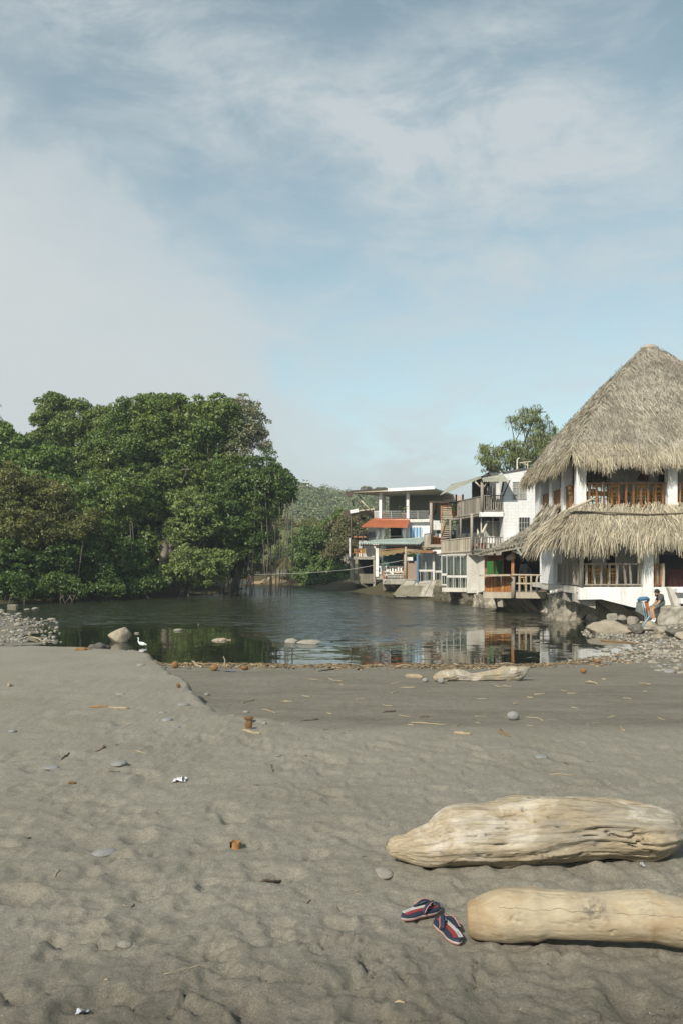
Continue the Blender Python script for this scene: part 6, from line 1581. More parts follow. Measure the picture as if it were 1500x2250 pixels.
driftwood('driftwood_log', 'smooth peeled round driftwood log with a blunt brown end beside the flip-flops',
          z8([(480, 592, 684), (483, 574, 702), (488, 563, 713), (498, 555, 721), (512, 550, 726), (535, 543, 733), (570, 528, 738), (650, 507, 739), (720, 499, 735), (850, 500, 729), (1000, 516, 733), (1150, 520, 740), (1300, 510, 745), (1360, 516, 747), (1500, 545, 768), (1750, 575, 805), (2050, 620, 860)]),
          3.93, 3.72, m_log, 202, wide=1.05, lump=0.09, grain=0.022, crack=0.07, ledge=ring2, n=420, around=110, knots=[(0.29, 2.1, 0.18, 0.07), (0.555, 1.75, 0.16, 0.12), (0.38, 3.0, 0.12, 0.06), (0.3, 3.9, 0.12, 0.06), (0.46, 2.5, 0.14, 0.05), (0.18, 2.6, 0.2, 0.05)])
def z3(l): return [(800 + u / 3, 1340 + a / 3, 1340 + b / 3) for u, a, b in l]
g3 = ground(1050, 1497)
driftwood('driftwood_log', 'gnarled driftwood trunk lying near the water, its thick right end tilted up',
          z3([(452, 440, 452), (465, 428, 470), (500, 408, 478), (540, 396, 476), (600, 393, 474), (650, 404, 476), (700, 416, 478), (760, 410, 478), (850, 402, 479), (900, 388, 480), (940, 378, 480), (985, 369, 474), (1030, 374, 446), (1060, 372, 415), (1088, 376, 388)]),
          g3.y, g3.y + 0.35, m_drift, 203, wide=1.2, lump=0.28, grain=0.20, crack=0.25, n=220, around=70)

# ---------------------------------------------------------------- flip-flops
m_navy = mat('navy_rubber', (0.018, 0.026, 0.045), (0.026, 0.034, 0.055), scale=30, rough=0.65, bump=0.0006, bscale=200)
m_red = mat('red_rubber', (0.27, 0.035, 0.038), (0.23, 0.028, 0.032), scale=20, rough=0.6)
m_wstripe = mat('white_rubber', (0.46, 0.45, 0.43), (0.40, 0.39, 0.37), scale=20, rough=0.6)
m_pink = mat('pinkish_sole_edge', (0.55, 0.26, 0.22), (0.5, 0.2, 0.18), scale=20, rough=0.6)
def flip_flop(label, heel, toe, left, roll, lift, overlap_z=0.0):
    heel, toe = Vector(heel), Vector(toe); L = (toe - heel).length
    outl = []
    for i in range(48):
        a = 2 * math.pi * i / 48; x = math.cos(a); y = math.sin(a)
        px = 0.5 + 0.5 * (abs(x) ** 0.85) * (1 if x > 0 else -1)
        w = np.interp(px, [0, 0.06, 0.2, 0.42, 0.62, 0.80, 0.93, 1.0], [0.045, 0.10, 0.125, 0.115, 0.152, 0.182, 0.155, 0.06])
        off = 0.012 * math.sin(px * math.pi) * (-1 if left else 1)
        outl.append((px * L, y * abs(y) ** -0.35 * w * 1.16 * L if abs(y) > 1e-6 else 0.0))
    rot = Matrix.Rotation(math.atan2(toe.y - heel.y, toe.x - heel.x), 4, 'Z') @ Matrix.Rotation(lift, 4, 'Y') @ Matrix.Rotation(roll, 4, 'X')
    M = Matrix.Translation(heel) @ rot
    def T(x, y, z): return M @ Vector((x, y, z + 0.012 * max(0, x / L - 0.75) ** 1 + overlap_z * x / L))
    root = thing('flip_flop', label, 'flip-flop', heel, 'striped flip-flops')
    def layer(z0, z1, s0, s1, name, m):
        n = len(outl); k = MB(); vs = [T(L / 2 + (x - L / 2) * s0, y * s0, z0) for x, y in outl] + [T(L / 2 + (x - L / 2) * s1, y * s1, z1) for x, y in outl]
        k.add(vs, [tuple(range(n - 1, -1, -1)), tuple(range(n, 2 * n))] + [(i, (i + 1) % n, (i + 1) % n + n, i + n) for i in range(n)])
        return k.build(name, m, root)
    layer(0.0, 0.007, 0.97, 1.0, 'outsole', m_pink); layer(0.007, 0.012, 1.0, 1.0, 'midsole', m_wstripe); fb = layer(0.012, 0.021, 1.0, 0.96, 'footbed', m_navy)
    sgn = -1 if left else 1
    for y0, y1, m, nm in ((-0.021 * sgn, 0.003 * sgn, m_red, 'red_stripe'), (0.0045 * sgn, 0.027 * sgn, m_wstripe, 'white_stripe')):
        k = MB(); vs = []; N = 14
        for i in range(N + 1):
            s = 0.10 + 0.78 * i / N; bow = 0.008 * math.sin(s * 5.2) * sgn
            vs += [T(s * L, y0 * L / 0.29 + bow, 0.0225), T(s * L, y1 * L / 0.29 + bow, 0.0225)]
        k.add(vs, [(2 * i, 2 * i + 1, 2 * i + 3, 2 * i + 2) for i in range(N)]); k.build(nm, m, fb)
    rg = np.random.default_rng(2); k = MB()   # small grey writing along the white stripe near the heel
    for i in range(9):
        x = (0.15 + 0.018 * i) * L; k.add([T(x, 0.016 * sgn, 0.0235), T(x + 0.003, 0.016 * sgn, 0.0235), T(x + 0.003, (0.021 + 0.004 * rg.random()) * sgn, 0.0235), T(x, (0.021 + 0.003 * rg.random()) * sgn, 0.0235)], [(0, 1, 2, 3)])
    k.build('lettering', m_steel, fb)
    for sd in (-1, 1):
        pts = []
        for i in range(11):
            s = i / 10; x = (0.80 - 0.36 * s) * L; y = sd * (0.148 * L) * (s ** 0.8); z = 0.02 + 0.027 * math.sin(math.pi * min(1, s * 0.98 + 0.10)) ** 0.8
            pts.append(T(x, y, z))
        k = MB(); vs = []
        for i, p in enumerate(pts):
            tg = (pts[min(i + 1, 10)] - pts[max(i - 1, 0)]).normalized(); w = 0.005 + 0.006 * min(1, i / 6)
            bx = tg.cross(Vector((0, 0, 1))).normalized(); up = Vector((0, 0, 1))
            tilt = (bx * 0.75 + up * 0.65 * sd * (1 if bx.y * sd > 0 else -1)).normalized()
            vs += [p - bx * w, p + bx * w, p + bx * w + up * 0.006, p - bx * w + up * 0.006]
        fs = []
        for i in range(10):
            for j in range(4): fs.append((4 * i + j, 4 * i + (j + 1) % 4, 4 * i + 4 + (j + 1) % 4, 4 * i + 4 + j))
        k.add(vs, fs); st = k.build('strap', m_navy, root)
        k = MB(); k.tube([p + Vector((0, 0, 0.0065)) + (pts[min(i + 1, 10)] - pts[max(i - 1, 0)]).normalized().cross(Vector((0, 0, 1))) * (0.010 * sd) for i, p in enumerate(pts)], 0.0016, 6); k.build('piping', m_pink, st)
    k = MB(); k.tube([T(0.80 * L, 0, 0.02), T(0.80 * L, 0, 0.045)], 0.006, 8); k.build('toe_post', m_navy, root)
    return root
h_, t_ = ground(1007, 2085), ground(966, 2029); h_.z = zat(h_.x, h_.y) + 0.012; t_.z = zat(t_.x, t_.y) + 0.012
flip_flop('navy flip-flop with red and white stripes lying flat, heel towards the viewer, nearer the log', h_, t_, True, 0.0, -math.atan2(t_.z - h_.z, 0.28))
h_, t_ = ground(880, 2034), ground(964, 2009); h_.z = zat(h_.x, h_.y) + 0.016; t_.z = zat(t_.x, t_.y) + 0.018
flip_flop('navy flip-flop with red and white stripes tilted on the sand, its toe pointing right', h_, t_, False, 0.16, -0.03)

# ---------------------------------------------------------------- stones
def rock_mesh(name, m, seed, flat=0.7, rough=0.18, sub=3, angular=0.0):
    bm = bmesh.new(); bmesh.ops.create_icosphere(bm, subdivisions=sub, radius=0.5)
    V = np.array([v.co[:] for v in bm.verts])
    d = rough * fbm(V * 2.2 + seed * 3.1, 3, seed) + 0.3 * rough * fbm(V * 6 + seed, 2, seed + 1)
    V = V * (1 + d)[:, None] * np.array([1.0, 0.82, flat])
    if angular:
        rg = np.random.default_rng(seed)
        for _ in range(9):
            n = unit(rg.normal(0, 1, 3)); h = rg.uniform(0.26, 0.40) * (1 if abs(n[2]) < 0.6 else flat)
            s = V @ n; V = V - np.maximum(s - h, 0)[:, None] * n * angular
    for v, c in zip(bm.verts, V): v.co = c
    me = bpy.data.meshes.new(name); bm.to_mesh(me); bm.free()
    for p in me.polygons: p.use_smooth = angular < 0.5
    me.materials.append(m); return me
m_stone_p = mat('pale_river_stone', (0.33, 0.305, 0.255), (0.20, 0.182, 0.15), scale=2.5, rough=0.85, fine=0.3, bump=0.01)
m_stone_g = mat('grey_river_stone', (0.265, 0.262, 0.25), (0.19, 0.188, 0.178), scale=2.5, rough=0.8, fine=0.25, bump=0.008)
m_stone_b = mat('tan_rock', (0.36, 0.315, 0.235), (0.21, 0.18, 0.13), scale=2.0, rough=0.9, fine=0.4, bump=0.03)
m_stone_d = mat('dark_wet_stone', (0.15, 0.14, 0.115), (0.09, 0.085, 0.065), scale=2.0, rough=0.6, fine=0.4, bump=0.02)
def place(me, name, label, cat, p, size, rz=0.0, sink=0.25, flat=1.0, group=None, tilt=0.0):
    o = bpy.data.objects.new(name, me); COL.objects.link(o)
    zs_ = size if not isinstance(size, tuple) else size[2]
    sx, sy, sz = (size, size, size * flat) if not isinstance(size, tuple) else size
    hz = max(v.co.z for v in me.vertices) * sz
    o.location = (p.x, p.y, p.z + hz * (1 - 2 * sink)); o.scale = (sx, sy, sz); o.rotation_euler = (tilt, tilt * 0.6, rz)
    return tag(o, label, cat, group)
PALE = [rock_mesh('river_stone', m_stone_p, 300 + i, 0.62, 0.16, 3) for i in range(5)] + [rock_mesh('river_stone', m_stone_g, 310 + i, 0.6, 0.12, 3) for i in range(2)] + [rock_mesh('river_stone', m_stone_b, 316, 0.6, 0.15, 3)]
ROUGH = [rock_mesh('bank_rock', m_stone_b, 320 + i, 0.7, 0.22, 4, 0.9) for i in range(4)] + [rock_mesh('bank_rock', m_stone_p, 330 + i, 0.65, 0.22, 4, 0.9) for i in range(2)] + [rock_mesh('bank_rock', m_stone_d, 340, 0.6, 0.25, 4, 0.9)]
rg = np.random.default_rng(77)
def scatter(n, poly, lo, hi, meshes, name, label, cat, group, sink=0.42, water=False, bias=2.2):
    done = 0; xs_ = [p[0] for p in poly]; ys_ = [p[1] for p in poly]
    while done < n:
        x, y = rg.uniform(min(xs_), max(xs_)), rg.uniform(min(ys_), max(ys_))
        ins = False
        for i in range(len(poly)):
            (ax, ay), (bx, by) = poly[i], poly[(i + 1) % len(poly)]
            if (ay > y) != (by > y) and x < (bx - ax) * (y - ay) / (by - ay) + ax: ins = not ins
        if not ins: continue
        p = ground(x, y, dmin=8.0)
        s = (lo + (hi - lo) * rg.random() ** bias) * p.y / FOC
        place(meshes[rg.integers(len(meshes))], name, label, cat, p, s, rg.uniform(0, 6.3), sink * rg.uniform(0.5, 1.3), rg.uniform(0.55, 1.0), group, rg.normal(0, 0.15)); done += 1
scatter(70, [(-40, 1345), (30, 1343), (62, 1360), (50, 1382), (70, 1398), (62, 1414), (-40, 1426)], 5, 22, PALE, 'river_stone', 'pale rounded stone in the heap on the left bank', 'stone', 'pale stones heaped on the left bank')
scatter(20, [(60, 1352), (130, 1362), (140, 1400), (130, 1418), (80, 1416)], 6, 14, PALE, 'river_stone', 'pale stone at the water edge beside the left heap', 'stone', 'stones in the shallows off the left bank', 0.25)
scatter(115, [(1400, 1425), (1440, 1408), (1520, 1400), (1520, 1482), (1450, 1478), (1390, 1452)], 5, 26, PALE, 'river_stone', 'pale rounded stone in the heap on the right bank', 'stone', 'pale stones heaped on the right bank')
scatter(26, [(1310, 1448), (1400, 1428), (1400, 1455), (1330, 1458)], 6, 18, PALE, 'river_stone', 'pale stone at the wet edge below the right heap', 'stone', 'stones along the right water edge', 0.3)
# single rocks by the seated man
for x, y, w, h, i, lab in [(1345, 1393, 112, 34, 0, 'long flat tan rock reaching into the water left of the folding chair'), (1362, 1372, 44, 26, 4, 'pale rock heaped behind the long flat tan rock'), (1388, 1372, 36, 24, 5, 'pale rounded rock under the folding chair'),
                           (1330, 1378, 40, 20, 1, 'small tan rock between the dark braces and the flat rock'), (1415, 1388, 62, 16, 4, 'low pale slab rock in front of the folding chair'), (1432, 1381, 34, 24, 2, 'tan rock under the feet of the seated man'),
                           (1455, 1392, 40, 26, 3, 'tan rock against the foot of the retaining wall'), (1480, 1400, 44, 24, 6, 'dark rock at the foot of the retaining wall'), (1395, 1393, 34, 28, 6, 'dark wet rock at the right end of the flat tan rock'), (1345, 1362, 34, 18, 5, 'pale rock touching the white base wall'),
                           (1500, 1408, 50, 26, 1, 'tan rock at the right edge below the wall'), (1448, 1404, 40, 18, 3, 'tan rock low beside the stone heap')]:
    p = ground(x, y, dmin=10); p.z = max(p.z, WATER_Z - 0.12); k_ = p.y / FOC
    if p.y > 36: p = P(x, y, 35.2)
    place(ROUGH[i], 'bank_rock', lab, 'rock', p, (w * k_ * 1.08, w * k_ * 0.9, h * k_ * 1.5), x * 0.7, 0.18)
# boulder in the water
p = ground(263, 1410, dmin=10); bm_ = rock_mesh('boulder', m_stone_b, 351, 0.9, 0.10, 4, 0.75)
place(bm_, 'boulder', 'big rounded tan boulder standing in the water beside the white egret', 'boulder', p, (0.80, 0.7, 0.86), 0.5, 0.30)
# stones on the sand: px, py, width px, mesh kind, flatness, sunk share, label
G_ = [rock_mesh('beach_stone', m_stone_g, 360 + i, 0.5, 0.07, 3) for i in range(3)]; W_ = [rock_mesh('beach_stone', m_stone_p, 365, 0.6, 0.08, 3)]
for x, y, w, me, fl, sk_, lab in [(262, 1683, 42, G_[0], 0.55, 0.35, 'flat grey stone on the open sand, the largest on the left'), (113, 1687, 40, G_[1], 0.42, 0.45, 'flat grey stone half sunk in the sand at the far left'),
        (230, 1872, 56, G_[2], 0.55, 0.62, 'grey stone nearly buried in the left foreground sand'), (840, 1920, 58, W_[0], 0.55, 0.55, 'pale sandy stone half buried left of the large driftwood trunk'),
        (1187, 1664, 36, G_[0], 0.45, 0.55, 'half buried grey stone behind the large driftwood trunk'), (1126, 1581, 28, G_[1], 1.5, 0.12, 'round grey stone standing alone on the damp flat'),
        (933, 1499, 14, G_[2], 1.5, 0.1, 'small round grey stone left of the gnarled trunk'), (968, 1502, 18, G_[0], 1.5, 0.1, 'round grey stone at the left end of the gnarled trunk'),
        (368, 1584, 28, G_[1], 0.7, 0.4, 'grey stone on the slope above the little scarp'), (404, 1551, 26, G_[2], 0.6, 0.4, 'grey stone close above the little scarp'), (455, 1527, 13, G_[0], 1.0, 0.3, 'small dark grey stone on the scarp edge'),
        (541, 1566, 15, G_[1], 0.9, 0.3, 'small grey stone behind the coconut husk'), (581, 1592, 13, W_[0], 1.0, 0.25, 'small pale round stone right of the coconut husk'), (275, 2084, 36, W_[0], 0.6, 0.35, 'white stone with dark ends in the left foreground'),
        (28, 1608, 22, G_[0], 0.8, 0.35, 'grey stone by the left edge of the sand'), (612, 1662, 16, G_[1], 0.6, 0.5, 'small grey stone half buried in the middle of the sand'), (358, 1568, 18, G_[2], 0.5, 0.4, 'small flat grey stone on the slope'), (390, 1597, 20, G_[0], 0.5, 0.5, 'small flat stone below the slope stone'),
        (265, 1525, 24, W_[0], 0.4, 0.5, 'low pale stone on the upper left sand'), (310, 1462, 20, W_[0], 0.5, 0.4, 'pale stone on the crest of the sand')]:
    p = ground(x, y); p.z = max(p.z, zat(p.x, p.y))
    s = w * p.y / FOC; place(me, 'beach_stone', lab, 'stone', p, (s, s, s * fl), x * 1.3, sk_)
# husks
m_husk = mat('coconut_husk', (0.36, 0.205, 0.085), (0.22, 0.12, 0.05), scale=4, rough=0.95, fine=0.5, bump=0.03, stretch=(1, 1, 4))
HU = [rock_mesh('coconut_husk', m_husk, 371 + i, 0.85, 0.2, 3, 0.4) for i in range(2)]
for x, y, w, h, lab in [(1281, 1480, 16, 13, 'round brown coconut on the damp sand near the right stones'), (547, 1603, 18, 22, 'upright brown coconut husk piece on the sand beside a pale sliver'), (547, 1582, 22, 10, 'dark brown husk scrap behind the upright husk'), (385, 1468, 20, 17, 'orange brown coconut at the end of the little scarp by the water'),
                        (471, 1474, 20, 16, 'pale brown coconut among the waterline litter'), (538, 1472, 20, 12, 'brown split husk at the waterline right of the bent twig'), (392, 1510, 12, 10, 'small mossy brown husk on the scarp'), (1312, 1458, 18, 12, 'brown husk at the right water edge')]:
    p = ground(x, y); p.z = max(p.z, zat(p.x, p.y)); k_ = p.y / FOC
    place(HU[int(x) % 2], 'coconut_husk', lab, 'coconut', p, (w * k_, w * k_ * 0.9, h * k_ * 1.15), x, 0.1)

# ---------------------------------------------------------------- sticks, scraps and litter
m_tw_p = mat('pale_dry_twig', (0.36, 0.295, 0.19), (0.25, 0.20, 0.13), scale=8, rough=0.9)
m_tw_d = mat('dark_damp_twig', (0.09, 0.07, 0.045), (0.14, 0.105, 0.07), scale=8, rough=0.9)
m_tw_b = mat('brown_bark_scrap', (0.27, 0.17, 0.075), (0.18, 0.105, 0.05), scale=8, rough=0.9)
def twig(x0, y0, x1, y1, w, m, label, arc=0.0, lift=0.0, group=None, flat=0.5, branch=False):
    a, b = ground(x0, y0), ground(x1, y1); n = 6; rgt = np.random.default_rng(int(x0 * 7 + y0)); pts = []
    side = (b - a).cross(Vector((0, 0, 1)));
    r = w * (a.y + b.y) / 2 / FOC / 2 * 0.78
    for i in range(n + 1):
        s = i / n; q = a.lerp(b, s) + side * (arc * math.sin(math.pi * s) + rgt.normal(0, 0.02)); q.z = max(zat(q.x, q.y), WATER_Z) + r * flat + lift * math.sin(math.pi * s); pts.append(q)
    k = MB(); k.tube(pts, [r * (0.5 + 0.5 * math.sin(math.pi * (0.15 + 0.7 * i / n))) * rgt.uniform(0.65, 1.3) for i in range(n + 1)], 6)
    if branch: c = pts[3]; k.tube([c, c + (b - a) * 0.2 + side * 0.25 + Vector((0, 0, r * 2))], [r * 0.6, r * 0.3], 5)
    return tag(k.build('twig', m, smooth=True, loc=pts[3]), label, 'twig', group)
twig(570, 1944, 617, 1924, 9, m_tw_d, 'dark bent stick on the foreground sand right of the middle', arc=0.08, lift=0.01)
twig(198, 1554, 240, 1554, 8, m_tw_b, 'brown bark strip on the left sand, left half of a broken palm stalk')
twig(238, 1555, 282, 1557, 9, m_tw_p, 'pale end of the broken palm stalk on the left sand')
twig(855, 2190, 888, 2204, 9, m_tw_p, 'short pale twig in the bottom middle foreground')
twig(1232, 1878, 1246, 1892, 8, m_tw_p, 'small pale wood sliver against the front of the large driftwood trunk')
twig(533, 1607, 572, 1611, 8, m_tw_p, 'pale sliver lying beside the upright coconut husk')
twig(840, 1568, 869, 1564, 6, m_tw_d, 'dark stick on the damp flat left of two pale sticks')
twig(921, 1577, 940, 1576, 6, m_tw_d, 'short dark stick on the damp flat in the middle')
twig(1100, 1604, 1119, 1618, 8, m_tw_b, 'curled brown twig below the lone round stone', arc=0.12)
twig(996, 1613, 1033, 1615, 12, m_tw_p, 'flat pale bark chip on the damp flat', flat=0.3)
twig(890, 1489, 928, 1491, 16, m_tw_p, 'short pale log end left of the gnarled trunk')
twig(212, 1652, 229, 1643, 6, m_tw_d, 'small dark bent twig on the left sand above the flat stone', arc=0.2)
twig(135, 1667, 151, 1656, 6, m_tw_d, 'small dark twig by the sunken stone at the far left')
twig(236, 1700, 263, 1694, 5, m_tw_p, 'thin pale twig just below the largest flat grey stone')
twig(297, 1651, 324, 1655, 4, m_tw_p, 'thin pale twig above and right of the flat grey stone')
twig(150, 1723, 168, 1720, 10, m_tw_b, 'dry brown leaf curled on the left sand', flat=0.4)
twig(597, 1680, 601, 1698, 4, m_tw_d, 'thin upright-lying dark twig in the middle of the sand')
twig(1205, 1703, 1262, 1704, 4, m_tw_p, 'long thin pale reed behind the large driftwood trunk')
twig(660, 1586, 699, 1583, 5, m_tw_d, 'dark green-black twig right of the husks', branch=True)
twig(905, 1588, 978, 1593, 4, m_tw_p, 'long thin pale reed on the damp flat')
twig(1155, 1576, 1192, 1583, 4, m_tw_p, 'thin bent pale reed right of the lone round stone', arc=-0.1)
twig(20, 1510, 22, 1506, 10, m_tw_p, 'pale scrap on the upper left sand')
twig(700, 1476, 740, 1470, 7, m_tw_d, 'dark stick at the waterline in the middle')
twig(360, 2148, 470, 2118, 3, m_tw_p, 'thin straw in the left foreground sand')
for i in range(40):
    x, y = rg.uniform(430, 1480), rg.uniform(1484, 1606); L_ = rg.uniform(8, 34); a_ = rg.normal(0, 0.12)
    if x < 430 + (y - 1484) * 1.3: continue
    twig(x, y, x + L_, y + a_ * L_, rg.uniform(2.5, 5), m_tw_p, 'thin pale stick strewn on the damp flat', arc=rg.normal(0, 0.06), group='pale sticks strewn over the damp flat')
for i in range(34):
    x, y = rg.uniform(20, 1480), rg.uniform(1520, 2200); L_ = rg.uniform(5, 12)
    if x > 820 and y > 1720: continue
    twig(x, y, x + L_ * rg.choice([-1, 1]), y + rg.normal(0, 0.5) * L_, rg.uniform(2.5, 5), m_tw_d if rg.random() < 0.55 else m_tw_p, 'tiny scrap of twig on the dry sand', group='tiny twig scraps on the dry sand')
# waterline: bigger pieces one by one, the fine wrack as one mass
for x0, y0, x1, y1, w, lab in [(418, 1454, 443, 1467, 7, 'pale stick slanting up at the waterline left of the bent twig'), (520, 1467, 549, 1461, 7, 'pale stick lying over the split husk'), (1085, 1462, 1130, 1460, 5, 'pale stick along the waterline behind the gnarled trunk'), (1285, 1502, 1312, 1504, 7, 'short pale stick on the damp sand under the coconut'),
                             (870, 1466, 905, 1464, 6, 'pale stick along the waterline left of the gnarled trunk'), (60, 1399, 100, 1414, 5, 'bare branch on the left stone heap')]:
    twig(x0, y0, x1, y1, w, m_tw_p, lab, lift=0.03)
p = ground(497, 1470); k = MB(); q = p.y / FOC
k.tube([p, p + Vector((-3 * q, 0, 12 * q)), p + Vector((-2 * q, 0, 20 * q)), p + Vector((-6 * q, 0, 28 * q))], [2.2 * q, 1.8 * q, 1.4 * q, 0.8 * q], 6); k.tube([p, p + Vector((3 * q, 0, 10 * q))], [1.8 * q, 1.0 * q], 5)
tag(k.build('twig', m_tw_p, smooth=True, loc=p), 'bent forked twig standing upright at the waterline', 'twig')
N = 11000; X = rg.uniform(-4.6, 8.6, N); Yl = np.interp(X, [-7, -4.4, -1.7, 1.7, 4.3, 5.6, 6.9, 9.0], [23.0, 21.9, 21.8, 21.7, 21.6, 22.0, 23.2, 25.4])
Y = Yl - np.abs(rg.normal(0, 0.40, N)) ** 1.2 + 0.10 + (rg.random(N) < 0.25) * rg.uniform(-1.2, 0.2, N); Z = np.maximum(terrain(X, Y), WATER_Z) + 0.012
ln = rg.uniform(0.012, 0.065, N) * (1 + 2.5 * (rg.random(N) < 0.06)); wd = rg.uniform(0.005, 0.02, N); an = rg.normal(0, 0.9, N)
u = np.stack([np.cos(an), np.sin(an), rg.normal(0, 0.15, N)], 1); v = np.stack([-np.sin(an), np.cos(an), rg.normal(0, 0.5, N)], 1)
c = np.stack([X, Y, Z], 1); V = np.stack([c - u * ln[:, None] - v * wd[:, None], c + u * ln[:, None] - v * wd[:, None], c + u * ln[:, None] + v * wd[:, None], c - u * ln[:, None] + v * wd[:, None]], 1)
top = V + np.array([0, 0, 0.012]); VV = np.concatenate([V, top], 1).reshape(-1, 3); b8 = np.arange(N)[:, None] * 8
F = np.concatenate([b8 + np.array([f]) for f in ([4, 5, 6, 7], [0, 1, 5, 4], [1, 2, 6, 5], [2, 3, 7, 6], [3, 0, 4, 7])])
keepf = np.tile(fbm(np.stack([X * 0.9, Y * 2.2, X * 0], 1), 4, 88) + 0.25 * rg.random(N) > 0.12, 5); F = F[keepf]
tag(obj_from('wrack', VV, F, mat('plant_wrack', (0.27, 0.205, 0.12), (0.14, 0.105, 0.062), scale=5, rough=0.95, island=0.6)), 'brown strip of bark chips and plant litter along the waterline', 'wrack', kind='stuff')
# litter
m_plast = mat('white_plastic_scrap', (0.72, 0.73, 0.74), (0.6, 0.62, 0.64), scale=12, rough=0.4)
def scrap(x, y, w, h, label, m, seed, name='plastic_scrap', cat='litter', lift=0.012):
    p = ground(x, y); k_ = p.y / FOC; rgs = np.random.default_rng(seed); n = 9; V = []; 
    for j in range(n):
        for i in range(n):
            a, b = i / (n - 1) - 0.5, j / (n - 1) - 0.5
            q = np.array([a * w * k_, b * h * k_ * 6, 0])
            V.append((p.x + q[0], p.y + q[1], zat(p.x + q[0], p.y + q[1]) + 0.006 + lift * abs(rgs.normal(0, 1)) * 0.8))
    F = [(j * n + i, j * n + i + 1, (j + 1) * n + i + 1, (j + 1) * n + i) for j in range(n - 1) for i in range(n - 1) if rgs.random() > 0.12 or 2 < i < 6]
    o = obj_from(name, np.array(V), np.array(F), m, None, loc=(p.x, p.y, p.z)); return tag(o, label, cat)
scrap(395, 1719, 30, 5, 'crumpled white plastic scrap on the left sand', m_plast, 1, lift=0.02)
scrap(188, 2229, 34, 6, 'torn shiny wrapper at the bottom left edge of the sand', mat('grey_wrapper', (0.55, 0.58, 0.62), (0.35, 0.38, 0.42), scale=40, rough=0.3), 2)
scrap(1411, 1912, 7, 2, 'tiny white paper bit in front of the large driftwood trunk', m_plast, 3, 'paper_bit')
scrap(505, 1476, 26, 3, 'blue plastic rag among the waterline litter', mat('blue_rag', (0.10, 0.14, 0.25), (0.06, 0.09, 0.16), rough=0.7), 4, 'plastic_rag')
# curled ring of brown bark
p = ground(518, 1862); k = MB(); z0 = zat(p.x, p.y); R_ = 0.031; n = 26; vs = []
for i in range(n + 1):
    a = -2.2 + 5.6 * i / n; rr = R_ * (1 + 0.10 * i / n)
    for (dr, h) in ((0, -0.008), (0, 0.036 + 0.004 * math.sin(i)), (-0.005, 0.036 + 0.004 * math.sin(i)), (-0.005, -0.008)): vs.append((p.x + (rr + dr) * math.cos(a), p.y + (rr + dr) * math.sin(a), z0 + h))
k.add(vs, [(4 * i + j, 4 * i + (j + 1) % 4, 4 * i + 4 + (j + 1) % 4, 4 * i + 4 + j) for i in range(n) for j in range(4)])
tag(k.build('bark_ring', mat('orange_brown_bark', (0.33, 0.175, 0.07), (0.22, 0.11, 0.045), scale=60, rough=0.8), smooth=False, loc=p), 'small curled ring of orange brown bark standing on the sand', 'bark')

# ---------------------------------------------------------------- wood in the water
def floating(label, x0, x1, y, h, m, seed, name='floating_log'):
    p = ground(x0, y, dmin=10); D = p.y; s = []
    for i, xx in enumerate(np.linspace(x0, x1, 9)):
        e = math.sin(math.pi * (i + 0.35) / 8.7); s.append((xx, y - h * (0.25 + 0.75 * e) * (1 + 0.2 * math.sin(i * 1.9 + seed)), y + h * 0.5 * (0.2 + e)))
    return driftwood(name, label, s, D, D + 0.25, m, seed, wide=1.3, n=80, around=30, lump=0.35, grain=0.2, cat='log')
floating('pale floating log in the open water, left of the two low rocks', 466, 508, 1408, 6, m_drift, 401)
floating('dark weathered log half sunk at the sand edge beside the boulder', 196, 243, 1424, 11, mat('dark_weathered_log', (0.14, 0.13, 0.11), (0.07, 0.065, 0.055), scale=2, stretch=(1, 6, 6), rough=0.9, bump=0.02, fine=0.4), 402, 'sunken_log')
floating('brown broken log end lying against the dark half sunk log', 163, 205, 1430, 8, m_tw_b, 403, 'sunken_log')
twig(1318, 1408, 1408, 1414, 4, m_tw_b, 'long thin brown branch floating below the flat tan rock')
for x, y, w, h, lab in [(642, 1412, 30, 10, 'low pale rock in open water, left of a touching pair'), (684, 1414, 58, 9, 'long low rock in open water, right of a touching pair')]:
    p = ground(x, y, dmin=10); k_ = p.y / FOC; place(ROUGH[4], 'water_rock', lab, 'rock', p, (w * k_ * 1.05, w * k_ * 0.6, h * k_ * 2.2), 0.2, 0.35)
for i, (x, y, w) in enumerate([(115, 1362, 20), (122, 1366, 10), (90, 1368, 14), (108, 1408, 14), (122, 1412, 12), (135, 1411, 9), (301, 1392, 12), (392, 1386, 22), (437, 1372, 6), (284, 1430, 8), (60, 1340, 14), (78, 1339, 22), (1330, 1430, 22), (1372, 1428, 18), (1395, 1426, 16), (1415, 1418, 26)]):
    p = ground(x, y, dmin=10); k_ = p.y / FOC; place(PALE[i % 5], 'water_rock', 'small pale rock just breaking the water surface', 'rock', p, (w * k_, w * k_ * 0.8, w * k_ * 0.5), i, 0.3, group='small rocks breaking the water surface')

# fine gravel between the stones, one mass
GX, GY = [], []
for (x0, x1, y0, y1, n) in ((-19.5, -9.2, 26, 43, 2800), (5.2, 13.5, 22.2, 33.5, 6500)):
    GX.append(rg.uniform(x0, x1, n)); GY.append(rg.uniform(y0, y1, n))
GX = np.concatenate(GX); GY = np.concatenate(GY); sd_ = shore_dist(GX, GY); ok = (sd_ > -0.35) & (sd_ < 3.2) & (fbm(np.stack([GX * 0.7, GY * 0.7, GX * 0], 1), 3, 99) > -0.25)
GX, GY = GX[ok], GY[ok]; GZ = np.maximum(terrain(GX, GY, False), WATER_Z - 0.03); n = len(GX); sz = 0.025 + 0.085 * rg.random(n) ** 2.5
oct_ = np.array([(1, 0, 0), (0, 1, 0), (-1, 0, 0), (0, -1, 0), (0, 0, 0.55), (0, 0, -0.3), (0.72, 0.62, 0.22), (-0.7, 0.66, 0.2), (-0.66, -0.7, 0.24), (0.7, -0.68, 0.2)], float)
